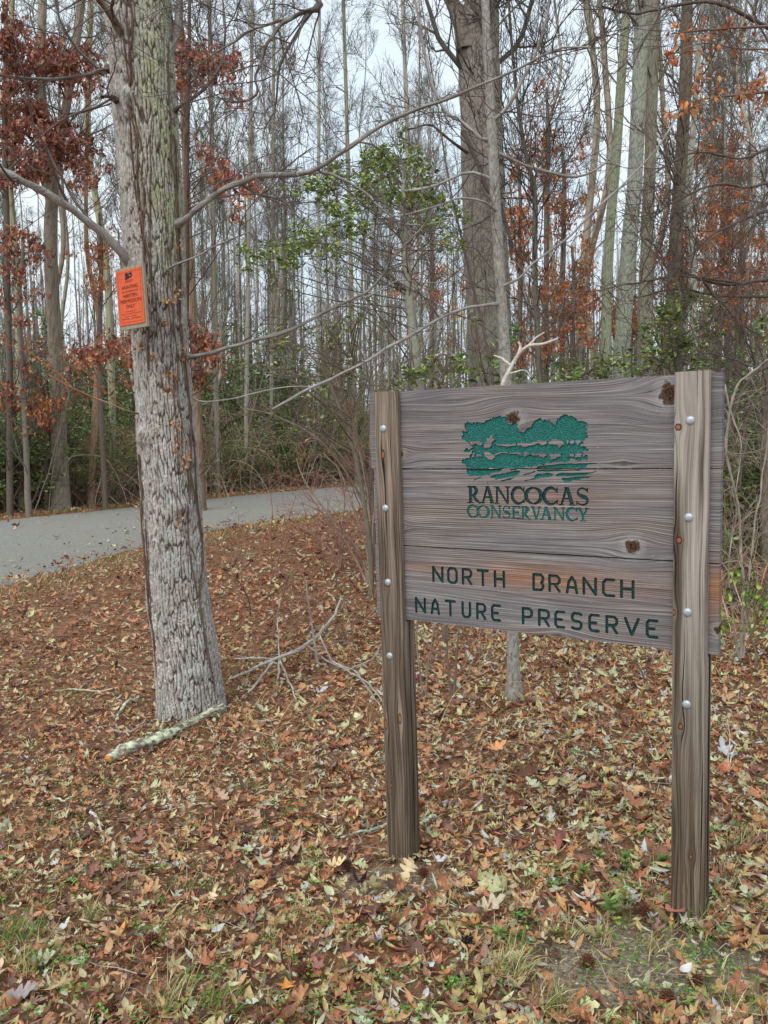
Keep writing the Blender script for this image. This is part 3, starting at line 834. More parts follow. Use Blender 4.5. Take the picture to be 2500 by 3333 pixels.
bolt_me = bolt_mesh().mesh('bolt', (b.done(b.ramp(n1, [(0.3, lin(140, 150, 154)), (0.7, lin(206, 214, 218))]), 0.5, b.bump(n1, 0.5, 0.001), 0.5, 0.5),))
def build_post(uc, w, top, bot, bolts, mat, seed, crack):
    """one timber with a saw slot from its top that the planks drop into"""
    r = np.random.default_rng(seed)
    f, bk = 0.0300, -0.062           # front and back faces (w)
    sl0, sl1 = 0.0015, -0.0395       # slot
    slot = 0.862                     # slot depth below the plank tops
    A = Acc()
    def prism(pts, x0, x1, name=None):
        pass
    # side view rings: build as three columns of rounded boxes sharing one outline
    def box(w0, w1, va, vb, seg, bev=0.004):
        """column between faces w0 (front) and w1 (back), from va (top) down to vb, softened corners"""
        hw = w / 2
        ring = []
        for (sx, sy) in ((-1, 1), (1, 1), (1, -1), (-1, -1)):
            cxn, cyn = sx * (hw - bev), (w0 if sy > 0 else w1) - sy * bev
            a0 = {(-1, 1): 90, (1, 1): 0, (1, -1): -90, (-1, -1): 180}[(sx, sy)]
            angs = (a0 + 90, a0 + 45, a0) if True else ()
            for a_ in angs:
                ring.append((cxn + bev * math.cos(math.radians(a_)), cyn + bev * math.sin(math.radians(a_))))
        ring = np.array(ring); n = len(ring)
        vs = np.linspace(va, vb, seg + 1)
        V = []
        for vv in vs:
            bow = 0.0012 * math.sin(vv * 2.3 + seed)
            for (a_, c_) in ring: V.append((uc - 0.62 + a_ + bow, -c_, base_v - vv))
        q = [(i * n + k, i * n + (k + 1) % n, (i + 1) * n + (k + 1) % n, (i + 1) * n + k) for i in range(seg) for k in range(n)]
        A.add(np.array(V), q, [(0, k + 1, k) for k in range(1, n - 1)])
        return None
    box(f, sl0, top, slot, 10)
    box(sl1, bk, top + 0.002, slot, 10)
    box(f, bk, slot, bot, 16)
    p = A.build('post', mat, sign, smooth=False)
    for (ub, vb) in bolts:
        bo = link('bolt', bolt_me, p)
        bo.location = L3(ub, vb, f + 0.0002)
        bo.rotation_euler = (0, 0.3 * seed + ub * 9, 0)
    # the weathering crack running down the side below the slot
    K = Acc()
    vs = np.linspace(slot, slot + crack, 14)
    pts = np.array([(uc - 0.62 + w / 2 + 0.0003, 0.019 + 0.002 * math.sin(vv * 9 + seed), base_v - vv) for vv in vs])
    tubes(K, pts, np.linspace(0.0022, 0.0008, 14), 5, lin(24, 20, 18))
    K.build('crack', M_TWIG, p)
    return p
KL = [(0.072, 0.232, .008, .019, .95), (0.068, 0.735, .007, .009, .4), (0.048, 1.268, .008, .022, .75), (0.112, 1.235, .008, .024, .8), (0.062, 1.51, .007, .012, .6), (0.078, 1.28, .003, .003, .9)]
KR = [(1.122, 0.160, .010, .011, .95), (1.126, 0.503, .009, .011, .95), (1.112, 0.728, .007, .010, .95), (1.135, 1.088, .007, .011, 1), (1.168, 1.505, .006, .008, .8), (1.15, 1.62, .004, .005, .6)]
build_post(0.0864, 0.098, 0.0015, 1.95, [(0.077, .137), (0.076, .432), (0.077, .712), (0.075, .996)], m_post('post_timber_left', KL, True), 1, 1.0)
build_post(1.1588, 0.1, -0.004, 1.86, [(1.156, .141), (1.154, .432), (1.152, .724), (1.152, 1.014)], m_post('post_timber_right', KR, False), 2, 0.9)

#MARK1

# ------------------------------------------------------------------ LEAF LITTER, GRASS, GROUND COVER
rg = np.random.default_rng(11)
PAL = [lin(214,172,128), lin(192,144,102), lin(166,118,84), lin(130,88,66), lin(114,88,78), lin(226,198,158), lin(200,134,84), lin(180,156,134), lin(84,64,54)]
PW = [.2, .22, .17, .12, .1, .05, .06, .07, .05]
OAKS = [strip_leaf(OAK, f, c, tw, .015, i) for i, (f, c, tw) in enumerate([(.3, .9, .5), (-.4, -1.1, -.6), (.7, 1.5, .4), (.1, -.6, 1.1), (.9, 2.1, -.8)])]
OAKL = [strip_leaf(OAK_LO, f, c, tw, .02, i) for i, (f, c, tw) in enumerate([(.4, 1.0, .5), (-.5, -1.2, -.6), (.8, 1.8, .8)])]
LANS = [strip_leaf(LANCE, f, c, tw, .0, i) for i, (f, c, tw) in enumerate([(.4, .5, .6), (-.4, -.5, -.4), (.8, .8, .2)])]
BEES = [strip_leaf(BEECH, f, c, tw, .01, i) for i, (f, c, tw) in enumerate([(.3, .5, .5), (-.3, -.8, -.4), (.6, 1.2, .5)])]
TINS = [strip_leaf(TINY, f, c, 0, .03, i) for i, (f, c) in enumerate([(.3, .5), (-.3, -.6)])]
STARS = [star_leaf(c, i) for i, c in enumerate((.6, -.9, 1.6))]
def bare(x, y):
    """0 on open soil by the posts, 1 under full litter"""
    d1 = np.hypot(x - 0.70, (y - 2.22) * 1.5) + (fbm(x * 6, y * 6, 1.0, 3) - .5) * .35
    d2 = np.hypot(x - 0.02, (y - 2.86) * 1.6) + (fbm(x * 6, y * 6, 5.0, 3) - .5) * .2
    return np.clip(np.minimum((d1 - .22) * 4, (d2 - .1) * 6), 0.06, 1)
def scatter(y0, y1, dens, side=0.9):
    n = int((y1 - y0) * (0.96 * (y0 + y1) / 2 + 2 * side) * dens)
    y = y0 + (y1 - y0) * rg.random(n)
    x = (rg.random(n) * 2 - 1) * (0.48 * y + side)
    return x, y
LIT = Acc()
bands = [(1.55, 3.0, 2300, .93, 0), (3.0, 4.6, 1750, .95, 0), (4.6, 7.0, 900, 1.1, 1), (7, 11, 260, 1.5, 2), (11, 18, 75, 2.1, 2), (18, 32, 26, 2.9, 2), (32, 60, 6, 4.5, 2)]
for (y0, y1, dn, szf, lod) in bands:
    x, y = scatter(y0, y1, dn, 1.0 if y0 < 20 else 4)
    keep = rg.random(len(x)) < bare(x, y) * (0.72 + 0.5 * fbm(x * .9, y * .9, 2., 3))
    if y1 > 7:
        rs, rfar = road_side(x, y)
        keep &= (rs < 0) | (rg.random(len(x)) < 0.03 + 0.7 * np.exp(-np.abs(rs) * 3))
    x, y = x[keep], y[keep]
    rs_in = np.zeros(len(x), bool)
    if y1 > 7: rs_in = road_side(x, y)[0] > -0.25
    M = len(x)
    # the litter is browner and finer on the left, paler and larger oak leaves on the right
    kind = rg.random(M)
    pale = np.clip(0.5 + 0.35 * np.tanh(x * 0.9 + 0.2), 0, 1)
    z = np.where(rs_in, ROAD_Z + 0.03, gh(x, y)) + rg.uniform(0.0, 0.026, M) * (1 if y0 < 7 else 1.4) + 0.003
    pos = np.stack([x, y, z], 1)
    yaw = rg.uniform(0, 2 * PI, M)
    tilt = rg.normal(0, 0.42, M); tl2 = 0
    X = np.stack([np.cos(yaw), np.sin(yaw), tilt], 1)
    Zn = np.stack([rg.normal(0, .5, M), rg.normal(0, .5, M) - 0.05, np.ones(M)], 1)
    col = pick_cols(rg, PAL, PW, M, 0.22)
    lift = np.exp(rg.normal(0, .1, M) + 0.5 * (pale - 0.40))[:, None]
    grey = col.mean(1, keepdims=True)
    dull = (.03 + .14 * (1 - pale))[:, None]
    col = np.clip((col * (1 - dull) + grey * np.array([1.14, .96, .84]) * dull) * lift * np.array([1.28, 1.06, 1.0]), 0.004, .5)
    sets = [(0.0, .33, OAKS if lod == 0 else OAKL, .064), (.33, .37, STARS, .056), (.37, .62, LANS, .052), (.62, .74, BEES, .050), (.74, 1.01, TINS, .024)]
    for (k0, k1, tp, base) in sets:
        ii = np.where((kind >= k0) & (kind < k1))[0]
        if lod == 2 and tp is OAKL: tp = OAKL
        for j, tpl in enumerate(tp):
            jj = ii[j::len(tp)]
            if not len(jj): continue
            size = base * szf * np.exp(rg.normal(-.1, .3, len(jj))) * (0.8 + .4 * pale[jj])
            place_leaves(LIT, tpl, pos[jj], X[jj], Zn[jj], size, col[jj], rg.uniform(.4, 1.15, len(jj)))
lit = tag(LIT.build('leaf_litter', M_LITTER), 'thick carpet of fallen brown oak and gum leaves', 'leaf litter', None, 'stuff')

# grass blades: green and straw, in loose tufts
def blades(acc, x, y, h, lean, col, w=0.0016, base=None):
    M = len(x)
    z = gh(x, y) if base is None else base
    S = np.stack([x, y, z], 1)
    a = rg.uniform(0, 2 * PI, M)
    D = np.stack([np.cos(a) * lean, np.sin(a) * lean, np.ones(M)], 1)
    k = 4
    t = np.linspace(0, 1, k)
    Dn = norm(D)
    Pm = S[:, None, :] + Dn[:, None, :] * (h[:, None] * t[None, :])[..., None]
    sag = (h * lean * .55)[:, None] * (t ** 2)[None, :]
    Pm[:, :, 2] -= sag
    side = np.stack([-np.sin(a + .6), np.cos(a + .6), np.zeros(M)], 1)
    wv = w * np.array([1, .9, .6, .08])
    L_ = Pm - side[:, None, :] * wv[None, :, None]; R_ = Pm + side[:, None, :] * wv[None, :, None]
    V = np.stack([L_, R_], 2).reshape(M, -1, 3)
    q1 = np.array([(2 * i, 2 * i + 1, 2 * i + 3, 2 * i + 2) for i in range(k - 1)])
    q = (q1[None] + (np.arange(M) * 2 * k)[:, None, None]).reshape(-1, 4)
    acc.add(V.reshape(-1, 3), q, None, np.repeat(col, 2 * k, axis=0))
GREEN = [lin(96,128,52), lin(120,150,66), lin(74,104,44), lin(150,160,92)]
STRAW = [lin(206,188,136), lin(184,164,112), lin(222,206,160), lin(150,136,92)]
GR = Acc()
def tuftfield(n, ycen, yspr, hmean, nb, green, xs=None):
    y = np.clip(rg.normal(ycen, yspr, n), 1.6, 40)
    x = (rg.random(n) * 2 - 1) * (.48 * y + .8) if xs is None else xs(y)
    for cx, cy in zip(x, y):
        m_ = int(rg.integers(max(3, nb // 2), nb * 2))
        bx = cx + rg.normal(0, .022, m_); by = cy + rg.normal(0, .022, m_)
        h = hmean * rg.uniform(.5, 1.5, m_)
        g = rg.random() < green
        c_ = pick_cols(rg, GREEN if g else STRAW, [1, 1, 1, 1], m_, .15)
        blades(GR, bx, by, h, rg.uniform(.2, 1.3, m_), c_, .0016, gh(bx, by) + .012)
tuftfield(420, 2.35, .42, .055, 6, .3)
tuftfield(320, 3.3, .7, .055, 5, .3)
tuftfield(60, 2.4, .35, .055, 11, .4, lambda y: rg.normal(.72, .28, len(y)))
tuftfield(90, 4.6, 1.2, .07, 7, .5, lambda y: -rg.random(len(y)) * 2.2 - .3)
ns = 2600
ys = 1.75 + 3.6 * rg.random(ns) ** 1.5; xs_ = (rg.random(ns) * 2 - 1) * (.48 * ys + .5)
ks = fbm(xs_ * 2.1, ys * 2.1, 4.4, 3) > .44; xs_, ys = xs_[ks], ys[ks]; ns = len(xs_)
blades(GR, xs_, ys, rg.uniform(.03, .11, ns), rg.uniform(1.2, 5, ns), pick_cols(rg, STRAW + GREEN[:2], [2, 2, 2, 1, .6, .6], ns, .15), .0013, gh(xs_, ys) + rg.uniform(.015, .035, ns))
# grassy verges of the road
for line, sgn, n in ((rn, -1, 420), (rf, 1, 520)):
    i = rg.integers(70, 215, n)
    pt = line[i] + dirn[i] * (sgn * rg.uniform(0.0, 1.5, n))[:, None]
    for cx, cy in pt:
        m_ = 9
        h = rg.uniform(.05, .14, m_)
        blades(GR, cx + rg.normal(0, .1, m_), cy + rg.normal(0, .1, m_), h, rg.uniform(.2, 1, m_), pick_cols(rg, GREEN + STRAW, [1, .6, .6, 1.4, 1.6, 1.6, 1.6, 1], m_, .15), .004)
tag(GR.build('grass', M_GRASS), 'thin green and straw coloured grass growing through the leaves', 'grass', None, 'stuff')
# small clover-like seedlings
CL = Acc()
def clover(cx, cy, n, spread):
    x = cx + rg.normal(0, spread, n); y = cy + rg.normal(0, spread, n)
    z = gh(x, y) + rg.uniform(.03, .055, n)
    yaw = rg.uniform(0, 2 * PI, n)
    place_leaves(CL, TINS[0], np.stack([x, y, z], 1), np.stack([np.cos(yaw), np.sin(yaw), rg.normal(.1, .3, n)], 1), np.stack([rg.normal(0, .4, n), rg.normal(-.1, .4, n), np.ones(n)], 1), rg.uniform(.008, .017, n), pick_cols(rg, [lin(92,136,50), lin(120,160,64), lin(70,112,44)], [1, 1, 1], n, .15))
for _ in range(210):
    cy = rg.uniform(1.9, 3.1); cx = rg.uniform(-1, 1) * (.48 * cy + .3)
    if fbm(cx * 2.2, cy * 2.2, 9.0, 2) > .47: clover(cx, cy, int(rg.integers(6, 24)), .02)
for _ in range(110):
    cy = rg.uniform(3.0, 7.0); cx = rg.uniform(-.48 * cy - .2, -.1 * cy)
    if fbm(cx * 1.5, cy * 1.5, 9.0, 2) > .46: clover(cx, cy, 20, .04)
for px, py, n in ((60, 1440, 40), (90, 1480, 40), (540, 1195, 20), (735, 1140, 60), (1240, 1640, 30), (850, 2130, 60), (690, 2190, 40), (1570, 2120, 40), (1490, 2170, 50), (860, 1990, 30), (1180, 1900, 40)):
    g_ = G(px, py); clover(g_[0], g_[1], n, .045)
tag(CL.build('clover_cover', M_FOL), 'scattered small bright green clover seedlings', 'ground cover', None, 'stuff')
# fine dead twigs and bits among the leaves
TB = Acc()
n = 900
y = 1.7 + 7 * rg.random(n) ** 1.6; x = (rg.random(n) * 2 - 1) * (.48 * y + .6)
S = np.stack([x, y, gh(x, y) + .028], 1); a = rg.uniform(0, 2 * PI, n)
Pt = grow(rg, S, np.stack([np.cos(a), np.sin(a), rg.normal(0, .05, n)], 1), rg.uniform(.05, .3, n), 5, .12, 0)
Pt[:, :, 2] = gh(Pt[:, :, 0], Pt[:, :, 1]) + .02 + rg.random((n, 1)) * .015
tubes(TB, Pt, np.linspace(1, .5, 5)[None] * rg.uniform(.0009, .0028, n)[:, None], 4, pick_cols(rg, [lin(140,124,108), lin(104,84,70), lin(176,164,148), lin(120,72,50)], [1, 1, .6, .6], n, .2))
tag(TB.build('twig_debris', M_TWIG), 'thin broken twigs lying through the leaf litter', 'twigs', None, 'stuff')

# ------------------------------------------------------------------ THE BIG TREE ON THE LEFT
def trunk_mesh(acc, path, nr, na, depth, cw, ch, cfun, seed=0, bumps=(), flare=0.0, per=None):
    """path (m,4) x,y,z,r from the ground up; furrowed bark as real relief. cfun(ang, z, furrow, cell, n) -> colour"""
    pl = resample(path, nr)
    C, R = pl[:, :3], pl[:, 3]
    th = np.arange(na) * 2 * PI / na
    s = np.concatenate([[0], np.cumsum(np.linalg.norm(np.diff(C, axis=0), axis=1))])
    TH, S = np.meshgrid(th, s)
    Rm = R.mean()
    per = max(6, int(round(2 * PI * Rm / cw)))
    wx = (fbm(np.cos(TH) * 1.6 + 3, np.sin(TH) * 1.6, S * 3.4 + seed, 4) - .5) * 3.0
    wy = (fbm(np.cos(TH) * 2.5, np.sin(TH) * 2.5, S * 5 + 9 + seed, 2) - .5) * 1.2
    f1, f2, cid = voro(TH / (2 * PI) * per + wx, S / ch + wy + TH * 0.0, per=per, seed=seed)
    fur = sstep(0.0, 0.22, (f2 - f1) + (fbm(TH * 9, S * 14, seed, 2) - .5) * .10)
    g1, g2, _c = voro(TH / (2 * PI) * per * 1 + wx * 1.2, S / (cw * 1.9) + wy * 2, per=per, seed=seed + 5)
    fin = sstep(0.0, 0.16, g2 - g1)
    n1 = fbm(np.cos(TH) * Rm * 60, np.sin(TH) * Rm * 60, S * 45 + seed, 3)
    low = fbm(np.cos(TH) * 1.3, np.sin(TH) * 1.3, S * 1.6 + seed * 3, 3) - .5
    rr = R[:, None] * (1 + low * .14) - depth * (1 - fur) - depth * .28 * (1 - fin) + (n1 - .5) * depth * .5 + (cid - .5) * depth * .5
    if flare:
        lob = 1 + .35 * np.sin(TH * 3 + 1.0) + .25 * np.sin(TH * 5 + 2)
        rr = rr + flare * np.exp(-S / .12) * lob
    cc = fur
    for (bth, bs, br, bh) in bumps:
        dth = np.angle(np.exp(1j * (TH - bth))) * Rm
        d2 = (dth ** 2 + (S - bs) ** 2) / br ** 2
        rr = rr + bh * np.exp(-d2) + np.exp(-d2 * .6) * (fbm(TH * 14, S * 30, 4., 3) - .5) * bh * 1.2
        ringk = np.sin(np.sqrt(d2) * 9) * .5 + .5
        cc = cc * (1 - .45 * np.exp(-d2)) + .0 * ringk
    V = np.stack([C[:, 0:1] + rr * np.cos(TH), C[:, 1:2] + rr * np.sin(TH), C[:, 2:3] + 0 * TH], -1)
    idx = np.arange(nr * na).reshape(nr, na); nx = np.roll(idx, -1, axis=1)
    q = np.stack([idx[:-1], nx[:-1], nx[1:], idx[1:]], -1).reshape(-1, 4)
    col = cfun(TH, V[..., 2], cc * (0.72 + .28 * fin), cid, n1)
    acc.add(V.reshape(-1, 3), q, None, col.reshape(-1, 3))
    return C, R
def lerp(a, b, t): return np.asarray(a)[None, None] * (1 - t[..., None]) + np.asarray(b)[None, None] * t[..., None]
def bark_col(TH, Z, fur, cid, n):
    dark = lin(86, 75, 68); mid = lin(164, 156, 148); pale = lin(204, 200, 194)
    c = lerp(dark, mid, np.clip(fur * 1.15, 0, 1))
    up = .95 * np.clip((n - .34) * 2.2 + (cid - .5) * .7, 0, 1) * sstep(.35, .9, fur)
    zl = sstep(0.2, 2.2, Z) * .5
    c = c * (1 - (up * (1 - zl * .6))[..., None]) + np.asarray(pale) * (up * (1 - zl * .6))[..., None]
    # green-yellow lichen high on the right-hand side
    side = np.cos(TH - math.radians(-38))
    g = sstep(.35, .95, side + (fbm(TH * 3, Z * 3.5, 2., 3) - .5) * .9) * sstep(2.2, 3.0, Z) * sstep(.4, .62, fbm(np.cos(TH) * 9, np.sin(TH) * 9, Z * 18, 3) + .12 * side) * sstep(.2, .7, fur)
    gc = lerp(lin(150, 164, 110), lin(176, 184, 138), np.clip(n, 0, 1))
    g = (g * .62)[..., None]
    c = c * (1 - g) + gc * g
    # bluish grey lichen elsewhere
    l2 = (sstep(.56, .66, fbm(np.cos(TH) * 4, np.sin(TH) * 4, Z * 5 + 7, 3)) * .45 * sstep(.3, .8, fur))[..., None]
    c = c * (1 - l2) + np.asarray(lin(162, 172, 164)) * l2
    return c * np.exp(np.random.default_rng(3).normal(0, .13, TH.shape))[..., None]
YT = 5.0
g0 = G(427, 1558)
YT = float(g0[1]) + .2
tpx = [(413, 1575, 152), (411, 1500, 147), (400, 1380, 141), (386, 1300, 137), (375, 1150, 132), (365, 1000, 130), (354, 850, 122), (345, 700, 119), (336, 550, 124), (327, 400, 130), (312, 200, 134), (296, 0, 140), (278, -200, 136), (262, -420, 128)]
path = [np.append(P(x, y, YT), W(w, YT) / 2 * 0.97) for x, y, w in tpx]
path = np.array(path)
path[0][2] = min(path[0][2], ghf(path[0][0], path[0][1]) - .06)
tree1 = thing('roadside_tree', 'large tree with furrowed grey bark, green lichen and an orange notice on its trunk', 'tree', (float(path[0][0]), YT, ghf(path[0][0], YT)))
T1 = tuple(tree1.location)
A = Acc()
def bs(px, py):
    p_ = P(px, py, YT); return float(p_[2] - path[0][2])
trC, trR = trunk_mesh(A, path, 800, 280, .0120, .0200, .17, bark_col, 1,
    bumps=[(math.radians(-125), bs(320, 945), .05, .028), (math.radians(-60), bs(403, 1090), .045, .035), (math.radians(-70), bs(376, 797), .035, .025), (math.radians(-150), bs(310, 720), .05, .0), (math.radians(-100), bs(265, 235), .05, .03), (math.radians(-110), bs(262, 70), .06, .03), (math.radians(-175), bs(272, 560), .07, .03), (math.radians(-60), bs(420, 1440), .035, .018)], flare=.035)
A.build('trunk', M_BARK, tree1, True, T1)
def tpt(z):
    """trunk centre and radius at height z"""
    i = np.clip(np.searchsorted(trC[:, 2], z), 1, len(trC) - 1)
    f = (z - trC[i - 1, 2]) / (trC[i, 2] - trC[i - 1, 2])
    return trC[i - 1] * (1 - f) + trC[i] * f, trR[i - 1] * (1 - f) + trR[i] * f
def pxline(pts):
    """[(dx, dy, Y, width px)] -> (m,4)"""
    return np.array([np.append(P(x, y, Y), W(w, Y) / 2) for x, y, Y, w in pts])
def gnarly(rng, pl, n, amp):
    q = resample(pl, n)
    t = np.linspace(0, 1, n)
    for k in range(3):
        q[:, k] += (fbm(t * n * .22 + rng.random() * 99, k * 7.7, 0.5, 3) - .5) * amp * np.minimum(1, t * 5)
    q[:, 3] *= 1 + (fbm(t * n * .5, 3.3, rng.random() * 50, 2) - .5) * .3
    return q
def branchset(acc, rng, lines, sides=9, cmain=(.2, .2, .2), ctw=(.15, .13, .12), nk=1.0, len1=(.35, 1.1), depth=3, rmin=.0022, t0=.12, speck=True, up=.04, amp=.05):
    """authored limbs plus the twigs that grow from them"""
    for li, pl in enumerate(lines):
        ln = float(np.sum(np.linalg.norm(np.diff(pl[:, :3], axis=0), axis=1)))
        n = max(8, int(ln / .06))
        q = gnarly(rng, pl, min(n, 60), amp)
        sl = np.concatenate([[0], np.cumsum(np.linalg.norm(np.diff(q[:, :3], axis=0), axis=1))])
        q[:, 3] *= (1 + .35 * np.exp(-sl / .06)) * (1 + rng.normal(0, .05, len(q)) + .35 * (rng.random(len(q)) < .08))
        k = len(q)
        colr = np.repeat(np.asarray(cmain)[None] * np.exp(rng.normal(0, .10, (k, 1))), sides, axis=0)
        if speck:
            m_ = rng.random(k * sides) < .28
            colr = colr.copy(); colr[m_] = colr[m_] * .45 + np.array(lin(182, 186, 180)) * .55
        tubes(acc, q[:, :3], q[:, 3], sides, colr)
        n1 = max(2, int(ln * 4.2 * nk))
        B, RB = spawn(rng, q[None, :, :3], q[None, :, 3], n1, t0, 1.0, .95, len1[0], len1[1], .42, rmin * 1.8, 9, .16, up)
        tubes(acc, B, RB, 5, ctw)
        if depth > 1:
            B2, RB2 = spawn(rng, B, RB, 5, .15, 1.0, .85, len1[0] * .35, len1[1] * .5, .6, rmin * 1.2, 6, .2, up)
            tubes(acc, B2, RB2, 3, ctw)
        if depth > 2:
            B3, RB3 = spawn(rng, B2, RB2, 3, .25, 1.0, .8, len1[0] * .16, len1[1] * .22, .7, rmin, 4, .2, up)
            tubes(acc, B3, RB3, 3, ctw)
GREYB = lin(136, 130, 126); DARKB = lin(92, 82, 76); TW = lin(104, 92, 86)
Y0 = YT
rb = np.random.default_rng(21)
limbs = {
 'a': ([(285, 578, Y0 - .02, 32), (268, 552, Y0 - .12, 25), (238, 518, Y0 - .2, 23), (190, 480, Y0 - .3, 21), (140, 445, Y0 - .4, 20), (85, 410, Y0 - .5, 19), (30, 378, Y0 - .6, 18), (-60, 335, Y0 - .7, 17), (-180, 290, Y0 - .8, 15)], lin(150, 146, 140)),
 'b': ([(362, 500, Y0, 20), (390, 480, Y0 - .1, 17), (415, 460, Y0 - .15, 15), (450, 432, Y0 - .2, 14), (500, 402, Y0 - .25, 14), (560, 383, Y0 - .3, 13), (640, 378, Y0 - .35, 13), (700, 353, Y0 - .4, 11), (760, 312, Y0 - .45, 11), (830, 266, Y0 - .5, 10), (930, 226, Y0 - .6, 9), (1050, 182, Y0 - .7, 7), (1140, 131, Y0 - .8, 6), (1210, 103, Y0 - .9, 5), (1300, 108, Y0 - 1, 3)], lin(128, 122, 116)),
 'b2': ([(640, 378, Y0 - .35, 8), (700, 370, Y0 - .3, 7), (750, 390, Y0 - .25, 7), (790, 418, Y0 - .2, 6), (822, 452, Y0 - .2, 6), (872, 486, Y0 - .1, 5), (930, 482, Y0, 4), (980, 470, Y0, 3)], lin(160, 158, 152)),
 'c': ([(390, 776, Y0, 13), (430, 765, Y0 - .1, 11), (470, 757, Y0 - .15, 11), (540, 736, Y0 - .2, 10), (640, 706, Y0 - .25, 9), (720, 665, Y0 - .3, 8), (790, 628, Y0 - .35, 7), (850, 562, Y0 - .4, 6), (905, 500, Y0 - .45, 5), (938, 448, Y0 - .5, 3)], lin(122, 116, 110)),
 'c2': ([(745, 652, Y0 - .3, 4), (800, 640, Y0 - .2, 4), (860, 606, Y0 - .1, 4), (930, 612, Y0, 3), (1010, 602, Y0 + .1, 2)], lin(150, 148, 142)),
 'd': ([(376, 243, Y0, 13), (392, 228, Y0 - .1, 8), (440, 195, Y0 - .15, 7), (478, 142, Y0 - .2, 6), (490, 82, Y0 - .25, 6), (484, 20, Y0 - .3, 5), (478, -60, Y0 - .3, 4)], DARKB),
 'e': ([(290, -260, Y0, 26), (420, -200, Y0 - .3, 22), (580, -90, Y0 - .5, 18), (690, 4, Y0 - .6, 13), (640, 33, Y0 - .6, 11), (602, 60, Y0 - .6, 10), (575, 115, Y0 - .6, 9), (550, 172, Y0 - .6, 7), (546, 204, Y0 - .6, 6), (516, 228, Y0 - .6, 5), (490, 262, Y0 - .6, 3)], DARKB),
 'e2': ([(690, 4, Y0 - .6, 9), (650, 50, Y0 - .55, 8), (612, 120, Y0 - .5, 7), (600, 170, Y0 - .45, 6), (596, 240, Y0 - .4, 4), (572, 280, Y0 - .4, 3)], DARKB),
 'e3': ([(640, 33, Y0 - .6, 7), (588, 54, Y0 - .5, 7), (540, 68, Y0 - .45, 6), (505, 92, Y0 - .4, 5), (440, 130, Y0 - .3, 4), (395, 165, Y0 - .25, 3)], DARKB),
 'f': ([(240, 150, Y0, 18), (222, 150, Y0 - .1, 10), (200, 157, Y0 - .15, 8), (150, 168, Y0 - .2, 8), (85, 171, Y0 - .3, 7), (0, 162, Y0 - .4, 7), (-90, 150, Y0 - .5, 6)], DARKB),
 'f2': ([(215, 147, Y0 - .1, 9), (172, 112, Y0 - .15, 8), (140, 72, Y0 - .2, 7), (120, 10, Y0 - .25, 7), (116, -60, Y0 - .3, 6)], DARKB),
 'g': ([(272, 82, Y0 - .1, 30), (255, 62, Y0 - .2, 23), (235, 30, Y0 - .3, 20), (200, -12, Y0 - .4, 18), (150, -70, Y0 - .5, 15)], lin(116, 92, 74)),
 'h': ([(358, 150, Y0, 26), (369, 118, Y0 - .02, 18), (378, 80, Y0 - .02, 16), (383, 30, Y0 - .02, 15), (388, -60, Y0 - .02, 13)], lin(132, 124, 116)),
 'i': ([(356, 590, Y0 - .14, 6), (372, 575, Y0 - .24, 6), (398, 565, Y0 - .25, 6), (430, 555, Y0 - .25, 5), (470, 532, Y0 - .25, 5), (540, 500, Y0 - .3, 3)], GREYB),
 'j': ([(300, 894, Y0 - .1, 4), (260, 880, Y0 - .2, 4), (200, 857, Y0 - .25, 5), (150, 832, Y0 - .3, 5), (108, 806, Y0 - .3, 4)], lin(140, 88, 54)),
 'k': ([(418, 862, Y0 - .02, 4), (450, 868, Y0 - .05, 4), (520, 858, Y0 - .1, 3), (600, 838, Y0 - .15, 3), (690, 835, Y0 - .2, 2)], lin(150, 146, 138)),
 'l': ([(252, 218, Y0 - .12, 14), (240, 212, Y0 - .22, 12), (228, 212, Y0 - .3, 8)], lin(96, 84, 72)),
}
for key, (pts, colr) in limbs.items():
    A = Acc()
    small = key in ('g', 'h', 'l', 'j')
    branchset(A, rb, [pxline([(a_, b_, c_, d_ * .8) for a_, b_, c_, d_ in pts])], 9, colr, TW if key not in ('j',) else lin(140, 88, 54), nk=0.0 if small else (1.25 if key in ('b', 'c', 'e', 'e2', 'd', 'f', 'f2') else .9), depth=3, len1=(.3, 1.15), t0=.2, up=.02)
    A.build('limb', M_BARK if key in ('a', 'g', 'h') else M_TWIG, tree1, True, T1)

# the vines that climb it, with tufts of pale dry leaves
vine = thing('climbing_vine', 'thin brown vine stems with tan dead leaf tufts climbing the big grey trunk', 'vine', T1)
A = Acc(); B = Acc()
rv = np.random.default_rng(5)
def on_trunk(th, z, off=.004):
    c_, r_ = tpt(z)
    return np.array((c_[0] + (r_ + off) * math.cos(th), c_[1] + (r_ + off) * math.sin(th), z))
for (t0_, z0, z1, r_) in ((-30, .0, 3.4, .006), (-24, 1.0, 3.9, .005), (-42, .6, 2.8, .004), (-95, 2.0, 4.3, .006), (-88, 2.4, 4.4, .005), (-104, 2.8, 4.4, .004), (-78, 1.9, 3.6, .003), (-140, .1, 1.5, .007), (-132, .3, 1.1, .004), (-55, 1.4, 3.0, .003)):
    n = 60
    zz = np.linspace(z0, z1, n); ph = rv.random() * 50
    th = np.radians(t0_ + (fbm(zz * 2.2, ph, .2, 3) - .5) * 46)
    pts = np.array([on_trunk(a_, z_, .003 + r_) for a_, z_ in zip(th, zz)])
    tubes(A, pts, np.full(n, r_) * (1 + .3 * np.sin(zz * 40)), 5, lin(104, 84, 72))
    M = 26
    ii = rv.integers(2, n - 3, M)
    S = pts[ii]; D = rv.normal(0, 1, (M, 3)) * np.array([1, .5, 1.2]) + np.array([0, -.6, 0])
    h_ = grow(rv, S, D, rv.uniform(.02, .09, M), 4, .5, 0)
    tubes(A, h_, np.full((M, 4), .0014), 3, lin(116, 84, 62))
A.build('stem', M_TWIG, vine, True, T1)
